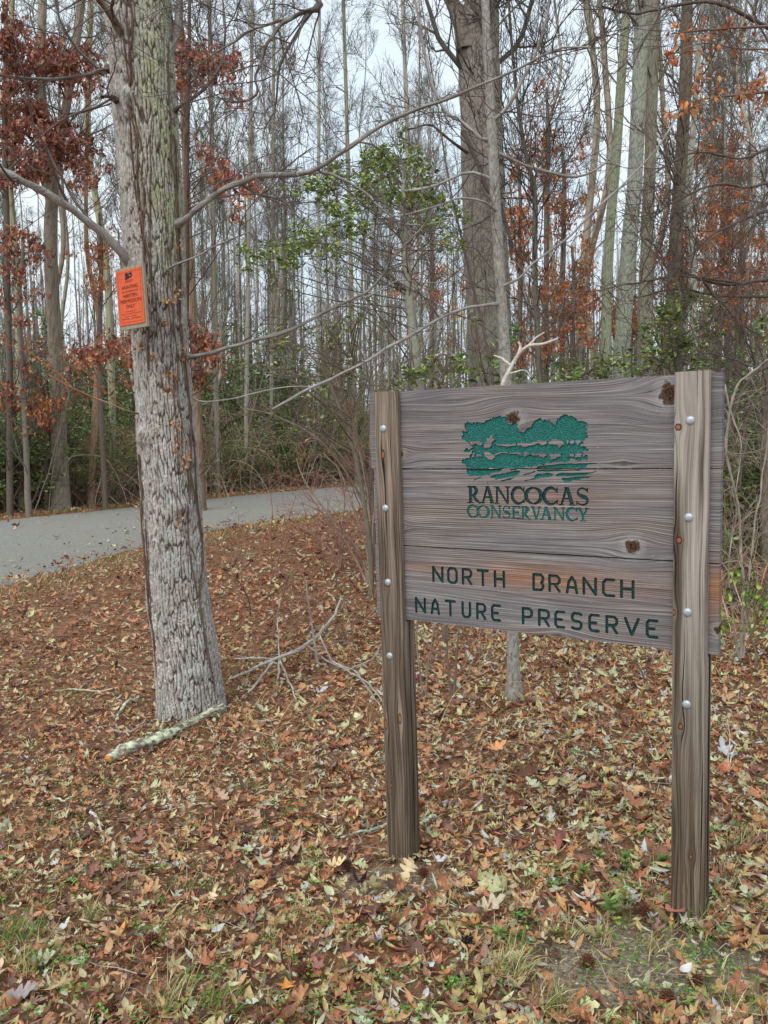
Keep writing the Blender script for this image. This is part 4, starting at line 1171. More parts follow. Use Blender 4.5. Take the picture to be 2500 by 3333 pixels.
for (px, py) in ((385, 640), (360, 655), (352, 690), (345, 925), (384, 915), (387, 950), (380, 975), (398, 1010), (404, 990), (338, 775), (300, 755), (384, 530), (396, 760), (370, 812), (362, 840), (388, 1120), (321, 335)):
    M = 9
    base = P(px, py, YT - tpt(float(P(px, py, YT)[2]))[1] * .9 - .01)
    pos = base + rv.normal(0, .016, (M, 3)) * np.array([1, .3, 1.4])
    D = rv.normal(0, 1, (M, 3)) + np.array([0, -.4, -.8])
    place_leaves(B, BEES[1], pos, D, rv.normal(0, 1, (M, 3)), rv.uniform(.018, .036, M), pick_cols(rv, [lin(196,140,88), lin(170,112,66), lin(206,164,116)], [1, 1, 1], M))
B.build('dead_leaves', M_DRY, vine, True, T1)

# ------------------------------------------------------------------ orange hunting notice on a plywood backing
def px_at(sx, sy, Y): return P(sx / KD, sy / KD, Y)
YH = YT - .30
cTL, cTR, cBR, cBL = px_at(373, 879, YH + .03), px_at(464, 856, YH - .13), px_at(480.5, 1061.5, YH - .13), px_at(392, 1077, YH + .03)
ex = ((cTR - cTL) + (cBR - cBL)) / 2; Wd = float(np.linalg.norm(ex)); ex /= Wd
ez = ((cTL - cBL) + (cTR - cBR)) / 2; Hd = float(np.linalg.norm(ez)); ez = ez - ex * (ez @ ex); ez /= np.linalg.norm(ez)
ey = np.cross(ez, ex)
cen = (cTL + cTR + cBR + cBL) / 4
note = thing('hunting_notice', 'small orange metal hunting permission notice on a tilted plywood board screwed to the tree', 'notice')
mx = Matrix.Identity(4)
for i in range(3): mx[i][0], mx[i][1], mx[i][2], mx[i][3] = ex[i], ey[i], ez[i], cen[i]
note.matrix_world = mx
def slab(name, x0, x1, z0, z1, y0, y1, mat, parent, bev=.0, seg=1, bend=0.0):
    A = Acc()
    n = max(1, seg); V = []
    for j in range(n + 1):
        zz = z0 + (z1 - z0) * j / n
        for k in range(n + 1):
            xx = x0 + (x1 - x0) * k / n
            V.append((xx, y0 - bend * (((2 * k / n - 1) ** 2) * .5 + (1 - j / n) ** 3), zz))
    N_ = len(V)
    V += [(a_, b_ + (y1 - y0), c_) for a_, b_, c_ in V]
    q = []
    for j in range(n):
        for k in range(n):
            i = j * (n + 1) + k
            q.append((i, i + 1, i + n + 2, i + n + 1)); q.append((N_ + i, N_ + i + n + 1, N_ + i + n + 2, N_ + i + 1))
    edge = [k for k in range(n)] + [j * (n + 1) + n for j in range(n)] + [n * (n + 1) + k for k in range(n, 0, -1)] + [j * (n + 1) for j in range(n, 0, -1)]
    for a_, b_ in zip(edge, edge[1:] + edge[:1]): q.append((a_, a_ + N_, b_ + N_, b_))
    A.add(np.array(V), q)
    return A.build(name, mat, parent, False)
b = NT('plywood')
vec, x, y, z = b.coord('Object')
n1 = b.noise(b.xyz(b.math('MULTIPLY', x, 160), b.math('MULTIPLY', y, 800), b.math('MULTIPLY', z, 22)), 1.0, 3, 0.6)
M_PLY = b.done(b.ramp(n1, [(0.3, lin(122, 116, 100)), (0.7, lin(176, 168, 148))]), .85, b.bump(n1, .4, .002))
b = NT('orange_sheet')
vec, x, y, z = b.coord('Object')
n1 = b.noise(vec, 30, 4, 0.6)
M_ORG = b.done(b.ramp(n1, [(0.3, lin(214, 88, 46)), (0.7, lin(228, 104, 58))]), .5, b.bump(n1, .08, .004), .3)
M_INK = NT('dark_ink').done(lin(86, 22, 14), .6)
M_INK2 = NT('navy_ink').done(lin(40, 26, 44), .6)
slab('backing_board', -Wd / 2, Wd / 2, -Hd / 2, Hd / 2, 0, .016, M_PLY, note)
pw, ph_ = Wd * .925, Hd * .885
pz = Hd * .012
px0 = -Wd * .012
slab('orange_plate', px0 - pw / 2, px0 + pw / 2, pz - ph_ / 2, pz + ph_ / 2, -.0028, -.0013, M_ORG, note, seg=6, bend=.0012)
def inklines(rects, mat, name, y=-.0045):
    A = Acc()
    for (x0, z0, x1, z1) in rects:
        A.add([(x0, y, z0), (x1, y, z0), (x1, y, z1), (x0, y, z1)], [(0, 1, 2, 3)])
    return A.build(name, mat, note, False)
bx, bz, lw = pw * .44, ph_ * .455, .0013
inklines([(px0 - bx, pz + bz - lw, px0 + bx, pz + bz), (px0 - bx, pz - bz, px0 + bx, pz - bz + lw), (px0 - bx, pz - bz + lw, px0 - bx + lw, pz + bz - lw), (px0 + bx - lw, pz - bz + lw, px0 + bx, pz + bz - lw)], M_INK, 'printed_border')
def text(body, xc, zc, h, wmax, mat, bold=0.0, name='lettering'):
    cu = bpy.data.curves.new('lettering', 'FONT')
    cu.body = body; cu.align_x = 'CENTER'; cu.align_y = 'CENTER'; cu.size = 1.0; cu.offset = bold
    cu.resolution_u = 3
    tmp = bpy.data.objects.new('lettering', cu); COL.objects.link(tmp)
    bpy.context.view_layer.update()
    dg = bpy.context.evaluated_depsgraph_get()
    me = bpy.data.meshes.new_from_object(tmp.evaluated_get(dg))
    bpy.data.objects.remove(tmp); bpy.data.curves.remove(cu)
    V = np.empty(len(me.vertices) * 3); me.vertices.foreach_get('co', V); V = V.reshape(-1, 3)
    x0, x1, y0, y1 = V[:, 0].min(), V[:, 0].max(), V[:, 1].min(), V[:, 1].max()
    sx = wmax / (x1 - x0); sz = h / (y1 - y0)
    out = np.stack([(V[:, 0] - (x0 + x1) / 2) * sx + xc, np.full(len(V), -.0046), (V[:, 1] - (y0 + y1) / 2) * sz + zc], 1)
    me.vertices.foreach_set('co', out.ravel()); me.update()
    me.materials.clear(); me.materials.append(mat)
    return link(name, me, note)
def tz(f): return pz + ph_ / 2 - ph_ * f      # f = fraction down the plate
text('HUNTING', px0 + pw * .02, tz(.315), ph_ * .062, pw * .60, M_INK, .0)
text('ON THIS PRESERVE IS BY', px0 + pw * .02, tz(.395), ph_ * .026, pw * .63, M_INK, .005)
text('WRITTEN', px0 + pw * .0, tz(.473), ph_ * .062, pw * .55, M_INK, .0)
text('PERMISSION', px0 + pw * .01, tz(.567), ph_ * .066, pw * .78, M_INK, .0)
text('ONLY', px0 - pw * .01, tz(.665), ph_ * .062, pw * .33, M_INK, .0)
text('For information on the', px0, tz(.755), ph_ * .02, pw * .42, M_INK)
text("Rancocas Conservancy's Hunting Program,", px0 + pw * .0, tz(.800), ph_ * .024, pw * .78, M_INK)
text('contact us at our website:', px0 - pw * .02, tz(.845), ph_ * .02, pw * .46, M_INK)
text('www.rancocasconservancy.org', px0 - pw * .01, tz(.893), ph_ * .03, pw * .76, M_INK)
text('RANCOCAS', px0 + pw * .0, tz(.2), ph_ * .022, pw * .3, M_INK, .0)
text('CONSERVANCY', px0 + pw * .0, tz(.226), ph_ * .014, pw * .3, M_INK, .0)
em0 = [np.array(q) for q in em]; eh0 = [np.array(q) for q in eh]
allp = np.vstack(em0); mn, mxx = allp.min(0), allp.max(0)
vv, ee = [], []
for q in em0[:1] + eh0:
    q = q[::2]; o = len(vv)
    vv += [Vector((float(a_), float(b_))) for a_, b_ in q]; ee += [(o + i, o + (i + 1) % len(q)) for i in range(len(q))]
V2, _, F2, *_r = delaunay_2d_cdt(vv, ee, [], 0, 1e-7)
V2 = np.array([(a_.x, a_.y) for a_ in V2]); F2 = np.array(F2); cc_ = V2[F2].mean(1)
ok = inpoly(cc_[:, 0], cc_[:, 1], em0[0][::2])
for q in eh0: ok &= ~inpoly(cc_[:, 0], cc_[:, 1], q[::2])
sc_ = pw * .30 / (mxx[0] - mn[0])
A = Acc()
A.add(np.stack([(V2[:, 0] - (mn[0] + mxx[0]) / 2) * sc_ + px0, np.full(len(V2), -.0046), -(V2[:, 1] - (mn[1] + mxx[1]) / 2) * sc_ * 1.25 + tz(.125)], 1), None, F2[ok])
A.build('printed_emblem', M_INK2, note, False)
for (fx, fz) in ((.05, .118), (-.04, .893)):
    s_ = link('screw', bolt_me, note); s_.location = (px0 + fx * pw, -.0047, tz(fz)); s_.scale = (.34, .34, .34)
#MARK2

# ------------------------------------------------------------------ TREES OF THE WOOD
rt = np.random.default_rng(77)
GREYS = [lin(142,136,126), lin(128,120,110), lin(112,104,94), lin(150,148,136), lin(120,118,100)]
def far_bark(base, liche):
    """bark colour function: base grey-brown with patches of lichen colour"""
    def f(TH, Z, fur, cid, n):
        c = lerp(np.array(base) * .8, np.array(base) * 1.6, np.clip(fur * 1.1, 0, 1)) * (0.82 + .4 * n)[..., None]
        g = sstep(.5, .64, fbm(np.cos(TH) * 1.5 + 5, np.sin(TH) * 1.5, Z * .9, 3)) * liche
        g = (g * .5 * sstep(.3, .6, n + .15))[..., None]
        return c * (1 - g) + np.array(lin(168, 174, 146)) * g
    return f
def auto_crown(acc, rng, pl, z0, n1, l1, col, rmin, dens=(9, 5), ang=.95, up=.12, lf=.2):
    """limbs, branches and twigs along a trunk polyline above height z0"""
    q = resample(pl, 40)
    zz = q[:, 2]
    i0 = int(np.searchsorted(zz, z0)); i0 = min(max(i0, 1), 34)
    q = q[i0:]
    B, RB = spawn(rng, q[None, :, :3], q[None, :, 3], n1, 0.0, 1.0, ang, l1 * .45, l1, lf, rmin * 2.4, 10, .14, up)
    RB = np.minimum(RB, .035)
    tubes(acc, B, RB, 5, pick_cols(rng, [col], [1], n1, .12))
    B2, R2 = spawn(rng, B, RB, dens[0], .12, 1.0, .85, l1 * .16, l1 * .42, .55, rmin * 1.5, 7, .17, up)
    tubes(acc, B2, R2, 3, col)
    B3, R3 = spawn(rng, B2, R2, dens[1], .2, 1.0, .75, l1 * .06, l1 * .17, .7, rmin, 4, .2, up)
    tubes(acc, B3, R3, 3, np.array(col) * .9)
    return B2, B3
def px_tree(name, label, pts, base, liche=0.3, detail=(120, 40), z0=3.0, n1=26, l1=2.6, rmin=.0045, dens=(8, 4), group=None, cat='tree', tw=None, cw=.035, ch=.14, depth=.008, up=.1, ang=.95, wf=1.0):
    """a tree whose trunk is given by view points (dx, dy, Y, width px), from the base up"""
    pl = pxline(pts); pl[:, 3] *= wf
    gz = ghf(pl[0][0], pl[0][1])
    if pl[0][2] > gz:          # carry the trunk down to the soil where the sign or brush hides its foot
        foot = pl[0].copy(); d_ = pl[1] - pl[0]
        k_ = (pl[0][2] - gz + .08) / max(d_[2], .3)
        foot = foot - d_ * k_ * .9; foot[2] = gz - .08; foot[3] = pl[0][3] * 1.15
        pl = np.vstack([foot, pl])
    loc = (float(pl[0][0]), float(pl[0][1]), float(gz))
    t = thing(name, label, cat, loc, 0, group)
    A = Acc()
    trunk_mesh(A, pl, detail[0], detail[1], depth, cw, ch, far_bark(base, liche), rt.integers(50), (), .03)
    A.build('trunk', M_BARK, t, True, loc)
    A = Acc()
    auto_crown(A, rt, pl, z0, n1, l1, tw if tw is not None else np.array(base) * .85, rmin * (.75 if pl[0][1] > 9 else .9), dens, ang, up)
    A.build('crown', M_BARKF, t, True, loc)
    return t, pl, loc

G1, G2, G3 = lin(128,120,110), lin(104,94,84), lin(150,146,134)
# behind the main tree and to the left, beyond the road
px_tree('vine_clad_tree', 'dark slim trunk hung with dead vines just behind the big grey tree', [(432, 1062, 19, 34), (427, 900, 19, 28), (412, 600, 19, 22), (395, 200, 19, 18), (384, -150, 19, 14), (376, -500, 19, 9)], lin(112,92,78), .1, z0=6, wf=.72)
LT, LTp, LTl = px_tree('forked_tree', 'tall forked trunk rising beside the road, left of the big tree', [(132, 1082, 20, 40), (128, 960, 20, 33), (120, 760, 20, 29), (110, 560, 20, 28), (112, 440, 20, 26), (124, 340, 20, 20), (148, 200, 20, 18), (176, 0, 20, 17), (200, -250, 20, 12)], lin(118,108,96), .25, (160, 48), z0=8)
A = Acc()
br = pxline([(112, 470, 20, 14), (103, 410, 20, 18), (92, 330, 20, 18), (89, 200, 20, 18), (92, 0, 20, 17), (98, -250, 20, 13)])
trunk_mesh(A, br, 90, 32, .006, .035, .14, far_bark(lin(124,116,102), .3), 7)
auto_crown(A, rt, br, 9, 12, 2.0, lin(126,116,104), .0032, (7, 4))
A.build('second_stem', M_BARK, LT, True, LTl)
px_tree('slender_tree', 'slender lichen green trunk at the far left edge behind red oak leaves', [(48, 1066, 20, 16), (44, 900, 20, 14), (38, 620, 20, 13), (22, 400, 20, 13), (18, 200, 20, 12), (26, 0, 20, 11), (28, -250, 20, 8)], lin(132,128,104), .6, (90, 24), z0=6, n1=22, l1=2.0)
px_tree('slender_tree', 'slim pale trunk with patchy lichen between the forked tree and the big tree', [(246, 1060, 24, 17), (240, 800, 24, 15), (228, 560, 24, 15), (192, 330, 24, 14), (191, 160, 24, 13), (196, 0, 24, 12), (200, -250, 24, 9)], lin(146,142,116), .7, (90, 24), z0=8, n1=22, l1=2.2)
px_tree('slender_tree', 'reddish brown peeling trunk close to the left of the big tree', [(196, 1066, 21, 22), (205, 900, 21, 20), (215, 700, 21, 18), (190, 560, 21, 14), (186, 420, 21, 12), (190, 200, 21, 10)], lin(146,120,98), .1, (90, 24), z0=7, n1=24, l1=2.2, wf=.7)
for i, (x0, x1, yb, w_, Y_, lb) in enumerate(((530, 545, 1048, 15, 27, 'straight grey trunk right of the big tree with a narrow gap of sky beside it'), (585, 592, 1044, 13, 30, 'thin straight trunk rising behind the hook of the long bare limb'), (470, 452, 1052, 18, 25, 'grey trunk second from the dark vine covered trunk'), (686, 690, 1036, 13, 32, 'thin pale trunk standing above the bend of the far road'), (770, 742, 1036, 16, 30, 'grey trunk rising straight behind the evergreen holly'), (905, 870, 1000, 18, 24, 'grey lichen trunk behind the right part of the holly'))):
    px_tree('slender_tree', lb, [(x0, yb, Y_, w_), (x0 - (x0 - x1) * .3, 700, Y_, w_ * .88), (x0 - (x0 - x1) * .7, 300, Y_, w_ * .8), (x1, 0, Y_, w_ * .66), (x1 - 4, -250, Y_, w_ * .4)], GREYS[i % 5], .4, (80, 20), z0=6.5, n1=40, l1=2.6, dens=(11, 5), rmin=.006, wf=.68)
# the right-hand group, on this side of the road
BT, BTp, BTl = px_tree('tall_oak', 'widest trunk of the wood, tall and grey, rising behind the middle of the sign', [(1068, 980, 11.5, 104), (1062, 830, 11.5, 96), (1052, 620, 11.5, 92), (1044, 420, 11.5, 90), (1037, 200, 11.5, 86), (1036, 60, 11.5, 82), (1046, -60, 11.5, 60), (1058, -250, 11.5, 50), (1064, -500, 11.5, 36)], lin(112,106,98), .25, (420, 150), z0=5.6, n1=12, l1=2.4, cw=.032, ch=.16, depth=.011)
A = Acc()
q = pxline([(1010, 110, 11.4, 46), (1000, 60, 11.4, 38), (984, 20, 11.4, 32), (955, -40, 11.3, 28), (900, -150, 11.2, 22)])
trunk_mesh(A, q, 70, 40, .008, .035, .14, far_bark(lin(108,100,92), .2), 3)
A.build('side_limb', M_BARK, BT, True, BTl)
limb2 = [pxline([(1000, 285, 11.2, 9), (1022, 330, 11.1, 9), (1050, 400, 11, 9), (1078, 440, 10.9, 9), (1098, 500, 10.8, 8), (1106, 560, 10.7, 6)]), pxline([(1010, 330, 11.2, 6), (968, 300, 11, 5), (930, 270, 10.9, 4), (880, 280, 10.8, 3)])]
A = Acc(); branchset(A, rt, limb2, 7, lin(88,78,70), lin(88,78,70), 1.0, (.4, 1.3), 3, .003, .2, False)
A.build('low_limb', M_TWIG, BT, True, BTl)
ST, STp, STl = px_tree('young_tree', 'slim smooth grey young tree crossing the wide trunk, its foot visible under the sign', [(1110, 1524, 5.0, 27), (1106, 1300, 5.0, 25), (1100, 1000, 5.0, 24), (1092, 800, 5.0, 25), (1082, 640, 5.0, 23), (1073, 480, 5.0, 22), (1063, 300, 5.0, 21), (1054, 120, 5.0, 19), (1046, -60, 5.0, 16), (1040, -300, 5.0, 12)], lin(128,124,118), .15, (300, 40), z0=3.9, n1=4, l1=1.0, rmin=.003, cw=.02, ch=.08, depth=.0022)
yl = [[(1064, 262, 5, 9), (1090, 235, 4.95, 7), (1118, 190, 4.9, 7), (1150, 130, 4.85, 6), (1180, 40, 4.8, 5), (1190, -40, 4.8, 4)], [(1068, 300, 5, 8), (1040, 300, 5, 7), (1000, 265, 5, 7), (960, 238, 5, 7), (930, 170, 5, 6), (905, 60, 5, 5), (890, -40, 5, 4)],
      [(1078, 460, 5, 6), (1040, 436, 4.9, 5), (990, 430, 4.9, 5), (950, 445, 4.8, 5), (880, 462, 4.8, 4), (820, 470, 4.8, 3)], [(1080, 655, 5, 7), (1040, 660, 4.9, 6), (990, 672, 4.9, 6), (935, 695, 4.8, 6), (870, 735, 4.8, 7), (820, 762, 4.7, 7), (760, 795, 4.7, 7), (700, 822, 4.7, 6), (640, 852, 4.6, 6), (588, 884, 4.6, 5)],
      [(1070, 392, 5, 6), (1020, 372, 5, 5), (980, 382, 5, 5), (930, 400, 5, 5), (870, 412, 5, 4)], [(1074, 330, 5, 7), (1130, 350, 5.1, 6), (1190, 372, 5.1, 6), (1250, 380, 5.2, 5), (1310, 350, 5.2, 4), (1330, 300, 5.2, 3)],
      [(1082, 620, 5, 5), (1120, 600, 4.9, 5), (1160, 565, 4.9, 5), (1230, 510, 4.85, 5), (1300, 445, 4.8, 5), (1370, 375, 4.8, 4), (1430, 300, 4.8, 3), (1470, 235, 4.8, 3)]]
A = Acc(); branchset(A, rt, [pxline(q) for q in yl], 7, lin(146,140,134), lin(112,100,92), 1.0, (.25, .95), 3, .0022, .1, True)
A.build('limbs', M_TWIG, ST, True, STl)
px_tree('dark_forked_tree', 'small dark many stemmed tree between the wide trunk and the lichen trunks', [(1166, 830, 9, 18), (1160, 700, 9, 17), (1155, 560, 9, 17), (1155, 420, 9, 16), (1140, 350, 9, 13), (1126, 280, 9, 12), (1112, 170, 9, 10), (1100, 20, 9, 8), (1095, -100, 9, 6)], lin(84,78,70), .15, (160, 30), z0=2.4, n1=34, l1=2.3, rmin=.0035, ang=.75, up=.16, wf=.72)
px_tree('lichen_tree', 'leftmost of three tall trunks above the right of the sign, green with lichen', [(1306, 830, 13, 22), (1310, 700, 13, 21), (1316, 520, 13, 20), (1330, 350, 13, 20), (1340, 200, 13, 19), (1354, 0, 13, 17), (1364, -300, 13, 12)], lin(120,122,102), .9, (240, 48), z0=6.5, n1=14, l1=1.8, cw=.03)
px_tree('lichen_tree', 'stoutest of three tall trunks above the right of the sign, pale blue grey', [(1343, 840, 11, 36), (1347, 700, 11, 34), (1358, 540, 11, 33), (1370, 400, 11, 31), (1378, 250, 11, 30), (1388, 0, 11, 28), (1398, -300, 11, 20)], lin(122,124,114), .6, (320, 72), z0=6.5, n1=12, l1=1.8, cw=.028)
px_tree('lichen_tree', 'rightmost of three tall trunks above the right of the sign, brownish grey', [(1388, 840, 13, 27), (1392, 640, 13, 25), (1401, 440, 13, 24), (1407, 250, 13, 24), (1410, 0, 13, 24), (1412, -300, 13, 18)], lin(112,106,92), .45, (240, 56), z0=6.5, n1=12, l1=1.8, cw=.03)
px_tree('dark_tall_tree', 'dark leaning trunk with forks near the upper right corner', [(1440, 860, 15, 26), (1452, 640, 15, 26), (1462, 480, 15, 26), (1474, 300, 15, 25), (1482, 150, 15, 25), (1484, 0, 15, 22), (1490, -300, 15, 16)], lin(90,80,68), .3, (200, 48), z0=5, n1=22, l1=2.6)
px_tree('slender_tree', 'slim forked grey trunk to the right of the dark leaning trunk', [(1500, 840, 13, 17), (1498, 700, 13, 16), (1496, 560, 13, 15), (1486, 430, 13, 13), (1496, 300, 13, 12), (1510, 100, 13, 10), (1530, -100, 13, 8)], lin(134,132,120), .5, (120, 24), z0=3.6, n1=22, l1=1.9)
RT, RTp, RTl = px_tree('edge_tree', 'dark rough trunk half cut off by the right edge beside the sign', [(1676, 1310, 7.6, 56), (1668, 1100, 7.6, 48), (1670, 900, 7.6, 44), (1686, 700, 7.6, 42), (1706, 500, 7.6, 40), (1730, 200, 7.6, 36), (1760, -100, 7.6, 26)], lin(116,106,96), .1, (200, 60), z0=3.2, n1=8, l1=2.0, rmin=.0035)
el = [[(1690, 420, 7.5, 9), (1659, 438, 7.3, 8), (1635, 448, 7.1, 8), (1624, 500, 7, 7), (1612, 540, 6.9, 6), (1604, 600, 6.9, 4)], [(1695, 450, 7.5, 8), (1659, 456, 7.3, 7), (1573, 489, 7, 6), (1520, 522, 6.8, 5), (1490, 560, 6.7, 3)], [(1680, 600, 7.5, 9), (1640, 606, 7.3, 8), (1585, 616, 7.1, 7), (1515, 602, 6.9, 8), (1470, 582, 6.8, 7), (1435, 574, 6.7, 5), (1427, 545, 6.7, 4), (1395, 515, 6.7, 3)],
      [(1515, 602, 6.9, 5), (1560, 655, 7, 4), (1600, 700, 7, 4), (1640, 720, 7, 3)], [(1600, 612, 7.1, 5), (1480, 596, 6.7, 4), (1400, 606, 6.5, 4), (1300, 625, 6.3, 3), (1200, 632, 6.2, 2)], [(1690, 640, 7.5, 7), (1560, 640, 7.2, 5), (1450, 625, 6.9, 4), (1360, 650, 6.7, 3)], [(1700, 380, 7.5, 8), (1620, 405, 7, 5), (1540, 400, 6.8, 5), (1450, 440, 6.6, 4), (1380, 500, 6.5, 3)], [(1710, 300, 7.5, 8), (1600, 340, 7, 5), (1500, 330, 6.8, 4), (1400, 380, 6.6, 3)],
      [(1700, 80, 7.5, 10), (1600, 30, 7, 8), (1540, 8, 6.9, 7), (1450, 12, 6.8, 6), (1380, 30, 6.7, 5), (1300, 15, 6.6, 4)], [(1690, 780, 7.5, 12), (1640, 800, 7.2, 9), (1600, 850, 7.0, 7), (1580, 930, 6.9, 5), (1590, 1000, 6.8, 3)], [(1690, 830, 7.5, 10), (1640, 860, 7.2, 7), (1610, 930, 7.1, 5), (1600, 1060, 7, 3)]]
A = Acc(); branchset(A, rt, [pxline(q) for q in el], 7, lin(96,86,78), lin(106,96,88), 1.35, (.35, 1.2), 3, .0028, .05, False)
A.build('limbs', M_TWIG, RT, True, RTl)

# leafy sprays: clumps of leaves on twigs that lead back to a stem -------------
def sprays(parent, loc, anchor, clusters, Y, kind, pal, pw, size, per, spread_y=.5, twc=lin(96,84,76), mat=None, dens=1.0, name='foliage', rr=.006):
    rng = np.random.default_rng(int(abs(anchor[0] * 100 + anchor[2] * 37)) + len(clusters))
    TWA, LF = Acc(), Acc()
    tp = {'oak': OAKL, 'holly': BEES, 'beech': BEES, 'tiny': TINS}[kind]
    anchor = np.array(anchor, float)
    for (cx, cy, r_) in clusters:
        Yc = Y + rng.normal(0, spread_y)
        c_ = P(cx, cy, Yc); rad = W(r_, Yc)
        a_ = anchor.copy(); a_[2] = min(anchor[2], c_[2] - .2) if c_[2] > anchor[2] else anchor[2]
        a_[2] = max(ghf(a_[0], a_[1]) + .2, c_[2] - abs(np.linalg.norm(c_[:2] - a_[:2])) * rng.uniform(.1, .6))
        a_[:2] = anchor[:2]
        mid = (a_ + c_) / 2 + rng.normal(0, .12, 3) + np.array([0, 0, .1])
        q = resample(np.array([[*a_, rr * 1.6], [*mid, rr], [*c_, rr * .4]]), 14)
        tubes(TWA, q[:, :3], q[:, 3], 5, twc)
        nt = max(5, int(7 * dens))
        S = np.repeat(c_[None], nt, 0) + rng.normal(0, rad * .25, (nt, 3))
        S[:, :] = q[-1 - rng.integers(0, 4, nt), :3]
        Bq = grow(rng, S, rng.normal(0, 1, (nt, 3)) * np.array([1, .8, .55]), rad * rng.uniform(.7, 1.5, nt), 7, .25, .02)
        tubes(TWA, Bq, np.linspace(rr * .35, .0016, 7)[None].repeat(nt, 0), 3, twc)
        B2, R2 = spawn(rng, Bq, np.full((nt, 7), .002), 4, .2, 1, .8, rad * .25, rad * .6, .8, .0014, 5, .2, 0)
        tubes(TWA, B2, R2, 3, twc)
        allp = np.concatenate([Bq[:, 2:].reshape(-1, 3), B2[:, 1:].reshape(-1, 3)])
        M = int(per * (r_ / 35.0) ** 2 * dens * rng.uniform(.7, 1.3))
        k_ = rng.integers(0, len(allp), M)
        pos = allp[k_] + rng.normal(0, size * .45, (M, 3))
        if kind in ('oak', 'beech'):
            X = rng.normal(0, .6, (M, 3)) + np.array([0, 0, -1.0]); Zn = rng.normal(0, 1, (M, 3)) + np.array([0, -.4, 0])
        else:
            X = rng.normal(0, 1, (M, 3)) * np.array([1, 1, .5]); Zn = rng.normal(0, .55, (M, 3)) + np.array([0, 0, 1.0])
        pos = pos + norm(X) * size * .4
        col = pick_cols(rng, pal, pw, M, .22)
        for j in range(len(tp)):
            s_ = slice(j, None, len(tp))
            place_leaves(LF, tp[j], pos[s_], X[s_], Zn[s_], size * rng.uniform(.6, 1.25, len(pos[s_])), col[s_], rng.uniform(.7, 1.2, len(pos[s_])))
    TWA.build('twigs', M_TWIG, parent, True, loc)
    return LF.build(name, mat or M_DRY, parent, True, loc)
REDP = [lin(158,104,86), lin(138,86,74), lin(178,124,100), lin(112,74,66), lin(194,144,116)]
def sapling(name, label, pts, base, cat, group=None, crown=0):
    pl = pxline(pts); gz = ghf(pl[0][0], pl[0][1])
    foot = pl[0].copy(); foot[2] = gz - .05
    if pl[0][2] > gz + .05: pl = np.vstack([foot, pl])
    else: pl[0][2] = gz - .05
    loc = (float(pl[0][0]), float(pl[0][1]), gz)
    t = thing(name, label, cat, loc, 0, group)
    A = Acc(); q = gnarly(rt, pl, 40, .04)
    tubes(A, q[:, :3], q[:, 3], 8, base)
    A.build('trunk', M_TWIG, t, True, loc)
    if crown:
        A = Acc(); auto_crown(A, rt, pl, gz + .8, crown, 1.6, np.array(base) * .8, .0028, (6, 4), .8, .1); A.build('crown', M_TWIG, t, True, loc)
    return t, loc
YO = 18.6
t, loc = sapling('red_oak', 'young oak at the left edge hung with masses of rusty red dead leaves', [(22, 1120, YO, 16), (20, 800, YO, 14), (14, 500, YO, 13), (10, 250, YO, 11), (14, 0, YO, 8), (18, -100, YO, 6)], lin(104,94,84), 'tree', None, 26)
sprays(t, loc, P(14, 260, YO), [(8, 70, 42), (30, 100, 42), (66, 108, 34), (118, 118, 34), (150, 92, 30), (176, 120, 34), (205, 118, 28), (146, 150, 34), (88, 145, 26), (35, 145, 26), (215, 150, 24), (20, 195, 26), (48, 175, 30), (0, 220, 28), (200, 175, 28),
    (18, 232, 34), (55, 240, 36), (92, 250, 40), (128, 262, 36), (28, 285, 42), (72, 292, 42), (118, 300, 40), (160, 300, 34), (190, 318, 32), (12, 330, 42), (52, 335, 42), (96, 342, 42), (140, 342, 38), (222, 340, 24), (180, 350, 24), (212, 365, 20), (60, 372, 30), (110, 380, 24), (10, 375, 30)], YO, 'oak', REDP, [3, 3, 2, 2, 1], .15, 150, .6)
YQ = 18.4
t, loc = sapling('red_oak', 'low oak sapling at the left edge with dark red leaves beside the brambles', [(62, 1110, YQ, 15), (54, 900, YQ, 12), (42, 700, YQ, 10), (50, 520, YQ, 7)], lin(128,118,108), 'tree', None, 18)
sprays(t, loc, P(50, 700, YQ), [(18, 500, 34), (52, 515, 28), (88, 520, 22), (28, 545, 32), (62, 552, 26), (100, 540, 22), (110, 565, 16), (12, 580, 28), (40, 590, 26), (8, 630, 24), (44, 640, 16), (88, 640, 14), (30, 690, 20), (66, 690, 14), (12, 730, 20), (76, 745, 16), (40, 800, 22), (78, 815, 20), (12, 840, 28), (34, 862, 26), (92, 775, 16), (22, 880, 24), (70, 890, 16), (100, 900, 18), (60, 930, 12), (170, 840, 14), (160, 812, 14), (240, 830, 12), (258, 822, 12), (178, 865, 10)], YQ, 'oak', REDP + [lin(176,108,60)], [3, 3, 2, 2, 1, 1], .15, 85, .4)
YR = 11.0
t, loc = sapling('red_oak', 'slim oak behind the big grey trunk with red leaves showing on both sides of it', [(396, 1100, YR, 14), (400, 900, YR, 13), (402, 600, YR, 12), (404, 350, YR, 10), (408, 120, YR, 8), (410, -60, YR, 6)], lin(96,80,70), 'tree', None, 26)
